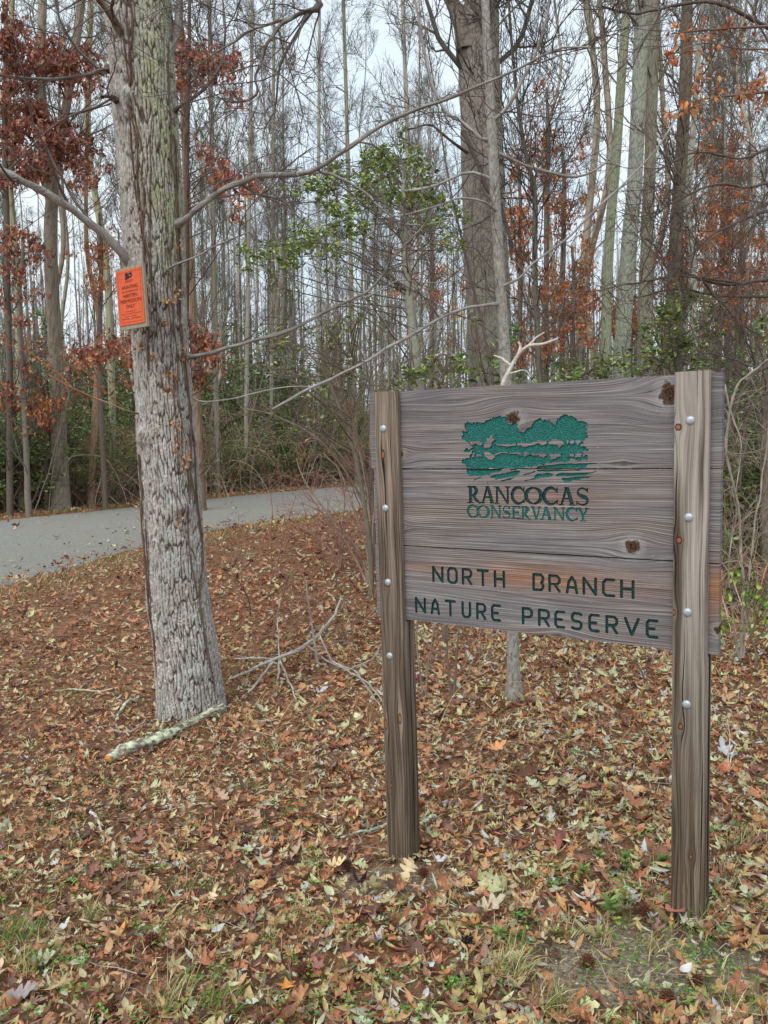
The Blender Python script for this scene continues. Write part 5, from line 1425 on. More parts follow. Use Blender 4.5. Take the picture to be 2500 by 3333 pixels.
sprays(t, loc, P(404, 500, YR), [(140, 748, 20), (165, 765, 24), (192, 752, 26), (216, 745, 26), (240, 735, 26), (262, 745, 24), (205, 772, 22), (180, 775, 20), (280, 765, 20), (270, 785, 18), (262, 810, 14), (225, 722, 18), (150, 780, 18),
    (378, 112, 26), (408, 108, 28), (430, 125, 26), (462, 122, 26), (492, 118, 26), (520, 125, 18), (392, 142, 28), (420, 155, 28), (450, 150, 26), (485, 145, 24), (382, 172, 26), (412, 180, 24), (510, 150, 20), (525, 205, 16), (505, 212, 16), (440, 180, 22), (458, 345, 24), (480, 365, 26), (500, 380, 24), (522, 392, 22), (550, 400, 18), (565, 412, 16), (440, 330, 16), (520, 415, 16), (538, 440, 12),
    (422, 725, 24), (445, 738, 26), (462, 750, 22), (430, 760, 26), (455, 775, 24), (440, 795, 20), (432, 815, 16), (470, 730, 18)], YR, 'oak', REDP + [lin(180,104,66)], [3, 3, 3, 1, 2, 2], .10, 105, .6)
GRNP = [lin(104,132,58), lin(134,158,72), lin(78,104,52), lin(162,176,92), lin(148,150,66), lin(184,192,140)]
YH2 = 9.5
t, loc = sapling('holly_tree', 'evergreen holly with glossy green leaves spreading between the big tree and the wide trunk', [(905, 1100, YH2, 30), (908, 900, YH2, 26), (900, 800, YH2, 24), (888, 690, YH2, 20), (878, 580, YH2, 17), (872, 470, YH2, 14), (872, 360, YH2, 9)], lin(158,156,142), 'tree', None, 24)
sprays(t, loc, P(880, 520, YH2), [(490, 548, 20), (520, 552, 28), (550, 530, 28), (580, 522, 32), (612, 512, 34), (645, 505, 36), (680, 498, 36), (712, 486, 34), (742, 470, 30), (570, 560, 24), (620, 548, 22), (540, 575, 18),
    (622, 395, 28), (660, 405, 34), (700, 408, 36), (735, 395, 34), (770, 385, 38), (806, 372, 38), (842, 362, 36), (872, 350, 34), (905, 372, 30), (790, 340, 28), (828, 322, 30), (862, 308, 26), (900, 330, 24), (752, 425, 34), (790, 428, 38), (828, 432, 38), (866, 430, 34), (905, 420, 32), (940, 432, 30), (968, 446, 24), (925, 470, 32), (960, 490, 24), (990, 520, 22), (890, 470, 30), (745, 455, 26), (815, 470, 28), (780, 500, 22), (715, 360, 22), (690, 440, 26), (860, 500, 20), (1005, 470, 20), (990, 545, 20), (950, 530, 18), (720, 530, 18), (660, 545, 16), (560, 610, 14), (600, 620, 12)], YH2, 'holly', GRNP, [3, 3, 1.5, 2, 1.6, .9], .062, 125, .8, lin(112,104,92), M_FOL)
YL = 8.5
t, loc = sapling('evergreen_shrub', 'loose pale green laurel like shrub beyond the road edge left of the sign', [(800, 1180, YL, 12), (770, 1000, YL, 10), (735, 880, YL, 8), (700, 800, YL, 6)], lin(120,110,96), 'shrub', None, 10)
sprays(t, loc, P(760, 860, YL), [(520, 745, 16), (545, 755, 18), (575, 735, 18), (600, 725, 18), (628, 745, 22), (655, 765, 22), (610, 770, 20), (560, 785, 16), (680, 735, 20), (712, 722, 20), (740, 715, 22), (700, 760, 20), (735, 690, 18), (650, 715, 16), (590, 800, 14), (500, 762, 12), (505, 800, 12), (535, 812, 12), (770, 745, 18), (790, 700, 16), (745, 790, 20), (700, 840, 18), (660, 880, 18), (640, 925, 16), (620, 940, 14), (780, 820, 18), (720, 880, 16), (655, 840, 14)], YL, 'holly', [lin(128,146,78), lin(150,164,104), lin(98,124,60), lin(170,176,120), lin(120,116,52)], [3, 2, 2, 1, 1], .06, 42, .4, lin(116,106,92), M_FOL)
t, loc = sapling('evergreen_shrub', 'bushy green shrub peeping over the top edge of the sign', [(960, 1150, 6.5, 12), (955, 960, 6.5, 9), (950, 860, 6.5, 6)], lin(120,110,96), 'shrub')
sprays(t, loc, P(955, 880, 6.5), [(880, 815, 22), (915, 808, 24), (950, 812, 24), (985, 800, 22), (1012, 790, 16), (850, 828, 18), (1030, 812, 14), (1020, 690, 12), (935, 785, 14)], 6.5, 'holly', GRNP, [3, 3, 2, 1, 1, .5], .05, 100, .25, lin(116,106,92), M_FOL)
YG = 8.0
t, loc = sapling('evergreen_shrub', 'green holly bush right behind the top right corner of the sign', [(1470, 1150, YG, 14), (1466, 900, YG, 11), (1460, 780, YG, 8), (1462, 690, YG, 6)], lin(112,104,92), 'shrub', None, 10)
sprays(t, loc, P(1464, 800, YG), [(1395, 715, 20), (1425, 700, 24), (1440, 672, 24), (1470, 655, 24), (1500, 640, 20), (1530, 650, 18), (1475, 690, 28), (1505, 700, 24), (1412, 740, 24), (1450, 735, 28), (1490, 735, 26), (1380, 770, 22), (1410, 785, 26), (1450, 775, 28), (1500, 775, 22), (1350, 795, 18), (1545, 720, 18), (1390, 805, 20), (1540, 790, 20)], YG, 'holly', GRNP, [3, 3, 2, 1, 1, .5], .06, 130, .5, lin(112,104,92), M_FOL)
t, loc = sapling('evergreen_shrub', 'green bush at the right edge beside the top corner of the sign', [(1640, 1150, 8.5, 12), (1636, 900, 8.5, 9), (1630, 760, 8.5, 7)], lin(112,104,92), 'shrub', None, 8)
sprays(t, loc, P(1632, 800, 8.5), [(1640, 710, 20), (1610, 728, 18), (1652, 745, 20), (1600, 830, 18), (1640, 850, 20), (1590, 900, 20), (1630, 960, 22), (1600, 1000, 22), (1650, 1040, 22), (1585, 1080, 20), (1630, 1130, 24), (1650, 1190, 22), (1600, 1170, 20), (1580, 960, 14)], 8.5, 'holly', GRNP, [3, 3, 2, 1, 1, .5], .06, 110, .5, lin(112,104,92), M_FOL)
t, loc = sapling('green_sprout', 'fresh yellow green leafy sprout low at the right edge beside the sign', [(1640, 1560, 5.4, 6), (1632, 1420, 5.4, 5), (1615, 1320, 5.4, 4), (1602, 1240, 5.4, 3)], lin(120,110,92), 'plant')
sprays(t, loc, P(1625, 1400, 5.4), [(1585, 1238, 12), (1610, 1250, 14), (1575, 1290, 16), (1605, 1300, 18), (1630, 1290, 16), (1650, 1310, 14), (1590, 1335, 16), (1620, 1345, 16), (1645, 1370, 14), (1600, 1380, 12)], 5.4, 'oak', [lin(148,172,66), lin(122,156,60), lin(92,130,54), lin(176,188,90)], [3, 2, 2, 1], .062, 55, .15, lin(120,110,92), M_FOL, 1.0, 'foliage', .003)
# orange beech and oak leaves
ORP = [lin(196,122,78), lin(178,104,66), lin(212,146,98), lin(158,92,60), lin(222,164,112)]
YB = 5.6
t = thing('beech_branch', 'thin bare beech branch with hanging orange leaves in the upper right corner', 'branch', (0, 0, 0))
bz_ = P(1760, 170, YB); t.location = tuple(bz_)
A = Acc()
bl = [[(1760, 170, YB, 9), (1659, 196, YB, 6), (1590, 206, YB, 5), (1520, 215, YB, 4), (1460, 238, YB, 3), (1425, 250, YB, 2)], [(1760, 40, YB, 8), (1659, 58, YB, 6), (1590, 62, YB, 5), (1520, 66, YB, 4), (1450, 72, YB, 2)], [(1700, 110, YB, 5), (1600, 105, YB, 4), (1520, 92, YB, 3), (1450, 118, YB, 2)], [(1760, 170, YB, 14), (1775, 100, YB, 16), (1760, 40, YB, 12)]]
branchset(A, rt, [pxline(q) for q in bl], 6, lin(120,104,92), lin(112,94,82), .8, (.2, .5), 2, .002, .1, False, .0, .03)
A.build('stem', M_TWIG, t, True, tuple(bz_))
sprays(t, tuple(bz_), P(1600, 210, YB), [(1438, 78, 14), (1472, 82, 14), (1500, 72, 14), (1512, 95, 12), (1545, 66, 10), (1555, 84, 10), (1590, 78, 9), (1640, 52, 12), (1444, 118, 13), (1482, 112, 10), (1650, 92, 10), (1428, 240, 11), (1458, 244, 12), (1490, 232, 13), (1520, 205, 15), (1545, 195, 15), (1572, 198, 15), (1598, 200, 14), (1625, 190, 13), (1650, 196, 15), (1508, 232, 13), (1560, 178, 9), (1650, 222, 8), (1575, 138, 6), (1610, 138, 5), (1530, 255, 7), (1600, 300, 8), (1540, 310, 7)], YB, 'beech', ORP, [3, 2, 2, 1, 1], .05, 80, .12, lin(112,94,82), M_DRY, 1.0, 'foliage', .002)
# more orange understorey oaks, farther in
ro = np.random.default_rng(9)
def orange_oak(label, cx, cy, wx, wy, Y_, n, size=.1):
    t, loc = sapling('orange_oak', label, [(cx, cy + wy * 1.6 + 60, Y_, 12), (cx + 4, cy, Y_, 9), (cx, cy - wy, Y_, 5)], lin(112,100,90), 'tree', None, 12)
    cl = [(cx + ro.normal(0, wx * .5), cy + ro.normal(0, wy * .5), ro.uniform(14, 26)) for _ in range(n)]
    sprays(t, loc, P(cx, cy + wy * .6, Y_), cl, Y_, 'oak', ORP, [3, 3, 1.5, 2, .8], size, 95, .8, lin(106,94,84))
orange_oak('understorey oak with orange leaves just right of the wide trunk', 1120, 520, 40, 190, 17, 26)
orange_oak('understorey oak with orange leaves behind the dark many stemmed tree', 1215, 420, 60, 90, 19, 22)
orange_oak('understorey oak with orange leaves low between the wide trunk and the lichen trunks', 1235, 620, 75, 90, 16, 34)
orange_oak('understorey oak with orange leaves right of the three lichen trunks', 1470, 560, 65, 80, 16, 34)
orange_oak('understorey oak with orange leaves at the upper right, behind the looping limb', 1570, 480, 70, 140, 18, 26)
orange_oak('understorey oak with orange leaves near the right edge above the sign', 1590, 640, 70, 80, 15, 18, .08)
orange_oak('orange leaved oak seen faintly through the holly', 930, 600, 90, 130, 22, 22)
orange_oak('small orange leaved sapling left of the road beside the forked trunk', 100, 880, 40, 60, 20, 14, .11)
orange_oak('small yellow brown leaved oak just left of the orange notice', 215, 570, 50, 110, 20, 16, .09)
orange_oak('thin orange leaved oak behind the top of the dark many stemmed tree', 1180, 300, 80, 110, 21, 26)
orange_oak('thin orange leaved oak between the dark leaning trunk and the right edge', 1560, 330, 90, 110, 19, 30)
orange_oak('thin orange leaved oak low behind the three lichen trunks', 1360, 690, 110, 60, 17, 34)
orange_oak('wide orange leaved oak low at the right edge above the sign', 1600, 560, 80, 120, 17, 30)
orange_oak('orange leaved sapling over the middle of the sign', 1180, 730, 90, 40, 13, 18, .08)

# ------------------------------------------------------------------ copies: the depth of the wood
def proto_tree(seed, H, r0, lean, base, z0, n1, l1):
    rng = np.random.default_rng(seed)
    hz = np.linspace(0, H, 9)
    pl = np.stack([lean * 1.6 * (hz / H) ** 1.3 + rng.normal(0, .14, 9) * (hz > 0), rng.normal(0, .14, 9) * (hz > 0), hz, r0 * (1 - .82 * (hz / H))], 1)
    t = thing('bare_tree', 'tall bare grey tree deep in the wood', 'tree', (0, 0, 0))
    A = Acc()
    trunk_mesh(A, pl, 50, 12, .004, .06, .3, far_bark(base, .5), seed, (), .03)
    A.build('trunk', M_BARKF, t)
    A = Acc()
    tw = np.array(base) * .85
    auto_crown(A, rng, pl, z0, n1 - 2, l1, tw * .8, .0052, (11, 6), .75, .16)
    auto_crown(A, rng, pl, 1.6, 18, 2.3, tw, .0038, (6, 3), 1.1, .04)
    A.build('crown', M_BARKF, t)
    return t
protos = [proto_tree(100 + i, *a_) for i, a_ in enumerate([
    (19, .085, .4, lin(146,138,122), 6.5, 30, 2.9), (22, .10, -.5, lin(132,122,108), 8.0, 32, 3.2), (17, .06, .6, lin(148,146,132), 5.0, 26, 2.2), (20, .075, -.9, lin(124,124,104), 7.0, 26, 2.6), (15, .05, .3, lin(140,134,124), 4.0, 26, 1.8), (21, .115, .2, lin(124,114,100), 8.5, 28, 3.4)])]
def proto_sap(seed, H, n):
    """clump of thin tall saplings leaning apart"""
    rng = np.random.default_rng(seed)
    t = thing('sapling_clump', 'clump of thin bare saplings', 'sapling', (0, 0, 0))
    A = Acc(); B = Acc()
    for i in range(n):
        b0 = rng.normal(0, .25, 3); b0[2] = -.05
        S = grow(rng, b0[None], np.array([[rng.normal(0, .16), rng.normal(0, .16), 1]]), np.array([H * rng.uniform(.6, 1.1)]), 14, .06, .06)[0]
        r_ = np.linspace(.024, .005, 14) * rng.uniform(.6, 1.2)
        tubes(A, S, r_, 6, pick_cols(rng, [lin(146,140,128), lin(120,108,96), lin(104,88,76)], [1, 1, 1], 1))
        C1, R1 = spawn(rng, S[None], r_[None], 16, .15, 1, .7, .5, 1.5, .45, .005, 8, .12, .08)
        tubes(B, C1, R1, 4, lin(112,100,90))
        C2, R2 = spawn(rng, C1, R1, 6, .2, 1, .8, .2, .55, .6, .0035, 5, .18, .08)
        tubes(B, C2, R2, 3, lin(108,94,84))
    A.build('stems', M_BARKF, t); B.build('twigs', M_BARKF, t)
    return t
saps = [proto_sap(200, 6.5, 3), proto_sap(201, 5, 5), proto_sap(202, 8, 2)]
def proto_bramble(seed, n, hh, col):
    rng = np.random.default_rng(seed)
    t = thing('bramble_thicket', 'tangle of arching brown bramble canes', 'bramble', (0, 0, 0))
    A = Acc()
    S = np.stack([rng.normal(0, .8, n), rng.normal(0, .5, n), np.full(n, -.03)], 1)
    D = np.stack([rng.normal(0, .55, n), rng.normal(0, .5, n), np.ones(n)], 1)
    C = grow(rng, S, D, rng.uniform(hh * .7, hh * 1.7, n), 14, .13, .02, .34)
    R = np.linspace(.009, .003, 14)[None] * rng.uniform(.6, 1.4, n)[:, None]
    tubes(A, C, R, 4, pick_cols(rng, col, [1] * len(col), n, .2))
    C1, R1 = spawn(rng, C, R, 7, .2, 1, .9, .25, .9, .6, .003, 7, .25, 0)
    tubes(A, C1, R1, 3, np.array(col[0]) * .9)
    C2, R2 = spawn(rng, C1, R1, 3, .2, 1, .9, .1, .3, .6, .0025, 4, .25, 0)
    tubes(A, C2, R2, 3, np.array(col[1]) * .9)
    A.build('canes', M_BARKF, t)
    return t
BRC = [lin(190,168,142), lin(168,146,122), lin(200,184,162), lin(172,130,102)]
brs = [proto_bramble(300, 46, 1.7, BRC), proto_bramble(301, 60, 1.3, BRC), proto_bramble(302, 36, 2.3, BRC)]
def proto_green(seed, H, n, pal, size):
    rng = np.random.default_rng(seed)
    t = thing('evergreen_shrub', 'dark evergreen shrub', 'shrub', (0, 0, 0))
    A = Acc(); B = Acc()
    S = np.stack([rng.normal(0, .2, 9), rng.normal(0, .2, 9), np.full(9, -.04)], 1)
    C = grow(rng, S, np.stack([rng.normal(0, .5, 9), rng.normal(0, .5, 9), np.ones(9)], 1), rng.uniform(H * .7, H * 1.1, 9), 9, .15, .05)
    R = np.linspace(.02, .006, 9)[None].repeat(9, 0)
    tubes(A, C, R, 5, lin(104,92,80))
    C1, R1 = spawn(rng, C, R, 9, .25, 1, 1.0, .4, 1.1, .5, .004, 7, .18, .03)
    tubes(A, C1, R1, 3, lin(104,92,80))
    C2, R2 = spawn(rng, C1, R1, 4, .2, 1, .9, .15, .4, .6, .003, 4, .2, .02)
    tubes(A, C2, R2, 3, lin(100,92,76))
    A.build('stems', M_BARKF, t)
    pts = np.concatenate([C1[:, 2:].reshape(-1, 3), C2.reshape(-1, 3), C2[:, 2:].reshape(-1, 3)])
    k_ = rng.integers(0, len(pts), n)
    pos = pts[k_] + rng.normal(0, .05, (n, 3))
    X = rng.normal(0, 1, (n, 3)) * np.array([1, 1, .4]); Zn = rng.normal(0, .5, (n, 3)) + np.array([0, 0, 1])
    col = pick_cols(rng, pal, [1] * len(pal), n, .25)
    for j in range(3): place_leaves(B, BEES[j], pos[j::3], X[j::3], Zn[j::3], size * rng.uniform(.6, 1.3, len(pos[j::3])), col[j::3])
    B.build('foliage', M_FOL, t)
    return t
DKG = [lin(98,132,72), lin(120,150,80), lin(78,110,64), lin(146,164,92)]
grs = [proto_green(400, 2.6, 1500, DKG, .085), proto_green(401, 1.7, 1200, DKG + [lin(130,140,70)], .075), proto_green(402, 3.4, 1500, [lin(124,140,74), lin(150,156,96), lin(108,122,66)], .07)]
rc = np.random.default_rng(31)
used = {}
ZONES = [(90, 'left of the forked trunk'), (240, 'between the forked trunk and the big tree'), (440, 'hidden partly by the big tree'), (560, 'just right of the big tree'), (700, 'behind the left part of the holly'), (860, 'behind the middle of the holly'), (1000, 'between the holly and the wide trunk'), (1090, 'behind the wide trunk'), (1200, 'around the dark many stemmed tree'), (1300, 'left of the three lichen trunks'), (1420, 'behind the three lichen trunks'), (1530, 'right of the three lichen trunks'), (9999, 'at the right edge')]
def zone(x, y):
    dx = 829.5 + x / y * FPX / KD
    for lim, nm in ZONES:
        if dx < lim: return nm
ADJ = {}
for lst, ws in ((protos, ('straight grey', 'tall brownish grey', 'thin pale', 'leaning olive grey', 'small pale', 'stout dark grey')), (saps, ('three stemmed', 'low bushy', 'tall two stemmed')), (brs, ('middling', 'low dense', 'tall open')), (grs, ('rounded dark green', 'low yellow green', 'tall sparse olive'))):
    for p_, w_ in zip(lst, ws): ADJ[p_.name] = w_
PRN = {}
def put(pr, x, y, sc, label, group):
    z = ghf(x, y)
    zn = zone(x, y)
    if pr not in PRN: PRN[pr] = ADJ[pr.name]
    aj = PRN[pr]
    label = aj + ' ' + label + ', ' + zn; group = aj + ' ' + group + ' ' + zn
    if pr not in used:
        used[pr] = 1
        pr.location = (x, y, z); pr.rotation_euler = (0, 0, rc.uniform(0, 6.28)); pr.scale = (sc,) * 3
        pr['label'] = label; pr['group'] = group
        return pr
    return copy_thing(pr, (x, y, z), rc.uniform(0, 6.28), sc, label, group)
def far_point(dmin, dmax, y0, y1, marg=.04):
    """a point beyond the far side of the road, or deep on this side to the right"""
    for _ in range(400):
        y = rc.uniform(y0, y1); x = rc.uniform(-.5 - marg, .5 + marg) * y
        ins, sfar = road_side(np.array([x]), np.array([y]))
        d = -float(sfar[0])
        if dmin < d < dmax: return x, y
    return None
# trees across the road
for k in range(76):
    y0, y1 = (20, 34) if k < 14 else (32, 62)
    q_ = far_point(1.5, 60, y0, y1)
    if q_ is None: continue
    near_ = q_[1] < 32
    put(protos[int(rc.integers(0, 6))], q_[0], q_[1], rc.uniform(.8, 1.15), 'bare tree, front rows' if near_ else 'bare tree, far rows', 'front trees' if near_ else 'far trees')
# trees on this side of the road, to the right
for k in range(26):
    for _ in range(200):
        y = rc.uniform(17, 52); x = rc.uniform(.06, .54) * y
        ins, sfar = road_side(np.array([x]), np.array([y]))
        if float(ins[0]) < -1.0 and sfar[0] > 0: break
    put(protos[int(rc.integers(0, 6))], x, y, rc.uniform(.75, 1.05), 'bare tree behind the sign' if y < 26 else 'distant bare tree behind the sign', 'trees behind the sign' if y < 26 else 'distant trees behind the sign')
for k in range(40):
    q_ = far_point(.6, 16, 19, 36)
    if q_: put(saps[int(rc.integers(0, 3))], q_[0], q_[1], rc.uniform(.7, 1.3), 'sapling clump across the road', 'sapling clumps across the road')
for k in range(24):
    y = rc.uniform(9, 22); x = rc.uniform(.18, .52) * y
    if road_side(np.array([x]), np.array([y]))[0][0] < -.8: put(saps[int(rc.integers(0, 3))], x, y, rc.uniform(.5, 1.1), 'sapling clump behind the sign', 'sapling clumps behind the sign')
for k in range(95):
    q_ = far_point(1.5, 7, 17, 36) if k < 60 else far_point(3, 20, 20, 45)
    if q_: put(brs[int(rc.integers(0, 3))], q_[0], q_[1], rc.uniform(.7, 1.25), 'bramble thicket across the road', 'bramble thickets across the road')
for k in range(34):
    y = rc.uniform(7.5, 16); x = rc.uniform(.26, .56) * y
    if road_side(np.array([x]), np.array([y]))[0][0] < -.8: put(brs[int(rc.integers(0, 3))], x, y, rc.uniform(.5, .95), 'bramble tangle behind the sign', 'bramble tangles behind the sign')
for k in range(110):
    q_ = far_point(.9, 6, 18, 34) if k < 56 else far_point(4, 24, 26, 52)
    if q_: put(grs[int(rc.integers(0, 3))], q_[0], q_[1], rc.uniform(.8, 1.5) if k < 56 else rc.uniform(1.3, 2.6), 'evergreen shrub across the road', 'evergreen shrubs across the road')
for k in range(40):
    y = rc.uniform(8, 24); x = rc.uniform(.1, .54) * y
    if road_side(np.array([x]), np.array([y]))[0][0] < -1.2: put(grs[int(rc.integers(0, 3))], x, y, rc.uniform(.6, 1.1), 'evergreen shrub behind the sign', 'evergreen shrubs behind the sign')
# the far-off wood that reads as one mass
FW = Acc()
rw = np.random.default_rng(8)
n = 560
y = rw.uniform(58, 125, n); x = rw.uniform(-.62, .62, n) * y
hz = rw.uniform(13, 24, n)
k = 7
tt = np.linspace(0, 1, k)
Pm = np.stack([x[:, None] + rw.normal(0, .12, (n, k)).cumsum(1), y[:, None] + 0 * tt[None], -.25 + hz[:, None] * tt[None]], -1)
Rm = rw.uniform(.07, .19, n)[:, None] * (1 - .8 * tt)[None]
tubes(FW, Pm, Rm, 5, pick_cols(rw, GREYS, [1] * 5, n, .15))
C1, R1 = spawn(rw, Pm, Rm, 18, .25, 1, .75, 1.2, 3.6, .3, .012, 5, .12, .1)
tubes(FW, C1, R1, 3, lin(134,126,118))
C2, R2 = spawn(rw, C1, R1, 3, .2, 1, .75, .6, 1.6, .5, .009, 3, .12, .1)
tubes(FW, C2, R2, 3, lin(134,126,118))
n = 6500
y = rw.uniform(50, 120, n); x = rw.uniform(-.6, .6, n) * y
C = grow(rw, np.stack([x, y, np.full(n, -.2)], 1), np.stack([rw.normal(0, .4, n), rw.normal(0, .2, n), np.ones(n)], 1), rw.uniform(1.5, 7, n), 5, .2, 0)
tubes(FW, C, np.full((n, 5), .03), 3, pick_cols(rw, [lin(150,128,108), lin(130,116,98), lin(104,116,78)], [1, 1, .8], n, .2))
tag(FW.build('distant_woods', M_BARKF), 'distant bare woods closing the view between the trunks', None, None, 'stuff')
#MARK3

# ------------------------------------------------------------------ FALLEN WOOD, SHRUBS, SMALL THINGS ON THE LEAVES
rs_ = np.random.default_rng(64)
def gpt(dx, dy, lift=0.0):
    g_ = G(dx, dy); g_ = g_.copy(); g_[2] += lift
    return g_
def fallen(name, label, cat, pts, col, sides=10, lichen=None, side=(), group=None, cap=True, knob=.0):
    """pts: (dx, dy, lift, width px); side: more such lines that fork from it"""
    root = gpt(pts[0][0], pts[0][1])
    t = thing(name, label, cat, tuple(root), 0, group)
    A = Acc()
    def line(pp, first):
        q = []
        for (x, y, l, w) in pp:
            g_ = gpt(x, y, 0); r_ = W(w, g_[1]) / 2
            q.append((g_[0], g_[1], g_[2] + l + r_ + .012, r_))
        q = gnarly(rs_, np.array(q), max(12, len(pp) * 9), .03)
        k = len(q); w_end = pp[0][3]
        C = pick_cols(rs_, [col], [1], k * sides, .16)
        if lichen is not None:
            f = fbm(np.repeat(np.arange(k), sides) * .35, np.tile(np.arange(sides), k) * .9, 3., 3)
            C = np.where((f + rs_.normal(0, .06, k * sides) > .44)[:, None], np.array(lichen) * np.exp(rs_.normal(0, .16, (k * sides, 1))), C)
            if w_end > 9: C[:sides] = lin(206, 150, 84)
        q[:, 3] *= 1 + rs_.normal(0, .06, k) + knob * (rs_.random(k) < .1)
        tubes(A, q[:, :3], q[:, 3], sides, C, cap)
    line(pts, True)
    for sd in side: line(sd, False)
    A.build('wood', M_BARK, t, True, tuple(root))
    return t
LICH = lin(198, 204, 176)
fallen('fallen_branch', 'thick fallen branch crusted with pale green lichen lying at the foot of the big tree', 'branch', [(233, 1655, 0, 22), (270, 1636, 0, 25), (330, 1618, .01, 23), (362, 1605, .015, 22), (400, 1586, .02, 16), (440, 1566, .03, 14), (488, 1549, .05, 12)], lin(116,104,92), 14, LICH, [[(330, 1612, .01, 8), (352, 1590, .05, 6)], [(450, 1568, .0, 5), (462, 1592, 0, 3), (465, 1614, 0, 2)]], None, True, .25)
fallen('fallen_twig', 'short curled lichen covered twig left of the big tree foot', 'twig', [(252, 1562, 0, 6), (262, 1545, .01, 8), (275, 1532, .02, 9), (300, 1520, .02, 7)], lin(130,120,104), 7, LICH)
fallen('fallen_twig', 'pale forked twig between the curled twig and the lichen branch', 'twig', [(238, 1578, 0, 4), (262, 1592, .01, 5), (290, 1590, .02, 5), (318, 1572, .03, 4)], lin(164,152,136), 6, None, [[(262, 1592, .01, 3), (245, 1572, .02, 3)]])
fallen('fallen_twig', 'dark twig leaning on the upper side of the lichen branch', 'twig', [(248, 1608, 0, 3), (270, 1632, .01, 4), (300, 1648, .0, 4), (322, 1640, .02, 4), (332, 1615, .05, 3)], lin(112,98,86), 6)
fallen('fallen_twig', 'lichen speckled twig lying on the leaves at the left', 'twig', [(120, 1498, 0, 4), (165, 1498, .01, 5), (215, 1502, .01, 4), (275, 1492, .02, 3)], lin(140,132,116), 6, LICH)
fallen('fallen_branch', 'bare grey branch with many forks lying between the big tree and the left post', 'branch', [(500, 1478, .02, 6), (540, 1470, .05, 7), (590, 1455, .08, 8), (650, 1436, .10, 9), (690, 1412, .14, 7), (722, 1385, .2, 6), (738, 1358, .28, 4)], lin(158,148,136), 8, lin(184,182,172),
       [[(605, 1452, .07, 6), (600, 1480, .03, 5), (596, 1510, 0, 4)], [(605, 1452, .07, 5), (625, 1490, .03, 4), (640, 1515, 0, 3)], [(605, 1452, .07, 5), (560, 1440, .05, 4), (505, 1432, .02, 3)], [(605, 1452, .07, 4), (602, 1400, .15, 3), (606, 1350, .25, 2)], [(590, 1456, .07, 6), (552, 1490, .02, 5), (520, 1515, 0, 4)], [(690, 1412, .14, 4), (720, 1450, .06, 4), (770, 1470, .04, 4), (800, 1510, .03, 4), (828, 1540, .0, 3)]])
fallen('fallen_branch', 'thin silver branch reaching the left post from behind', 'branch', [(660, 1400, .02, 4), (700, 1440, .04, 4), (750, 1468, .05, 5), (790, 1498, .06, 5), (826, 1530, .03, 4)], lin(164,156,146), 6, None, [[(750, 1468, .05, 3), (800, 1460, .1, 3), (824, 1440, .16, 2)]])
fallen('fallen_twig', 'grey lichen twig lying left of the foot of the left post', 'twig', [(735, 1818, 0, 5), (770, 1812, .01, 6), (810, 1806, .01, 7), (836, 1797, .02, 7)], lin(130,126,112), 7, lin(170,178,156), [[(790, 1808, .01, 3), (765, 1838, 0, 3), (748, 1858, 0, 2)]])
fallen('fallen_twig', 'short lichen stub right of the left post', 'twig', [(908, 1792, .0, 10), (925, 1784, .01, 12), (942, 1778, .01, 10)], lin(140,136,120), 9, LICH)
fallen('fallen_twig', 'pale peeled stick on the bare soil left of the right post', 'twig', [(1118, 1866, 0, 3), (1160, 1854, .0, 4), (1200, 1848, .01, 4)], lin(206,194,176), 6)
fallen('fallen_twig', 'white bark sliver in front of the bare soil', 'twig', [(1162, 1904, 0, 5), (1185, 1910, .0, 7), (1212, 1918, 0, 6)], lin(212,204,192), 6)
fallen('fallen_twig', 'bent twig in the leaves at the left, below the lichen branch', 'twig', [(90, 1712, 0, 4), (112, 1728, .01, 5), (140, 1740, .01, 5), (166, 1728, .02, 3)], lin(160,148,134), 6, LICH)
fallen('fallen_twig', 'straight grey twig lower left among the brown leaves', 'twig', [(152, 1790, 0, 5), (163, 1810, .01, 6), (182, 1828, .0, 4)], lin(170,164,152), 6)
fallen('fallen_twig', 'peeling whitish twig left of centre on the leaves', 'twig', [(196, 1772, .02, 8), (210, 1780, .01, 7), (218, 1802, .0, 5), (224, 1826, 0, 4)], lin(196,190,180), 7)
fallen('fallen_twig', 'long thin twig lying level on the leaves left of centre', 'twig', [(235, 1790, 0, 3), (270, 1782, .01, 4), (320, 1782, .0, 3)], lin(134,118,102), 6)
fallen('fallen_branch', 'fallen bare branch bent down at its end, beyond the road on the left', 'branch', [(-40, 1098, .1, 6), (30, 1086, .2, 6), (80, 1072, .35, 7), (122, 1066, .45, 8), (130, 1082, .2, 6), (134, 1096, 0, 5)], lin(164,152,138), 7)
fallen('fallen_log', 'dark rotten log in the brush just beyond the road', 'log', [(560, 1042, 0, 10), (640, 1038, 0, 12), (720, 1034, 0, 12)], lin(96,84,74), 9)
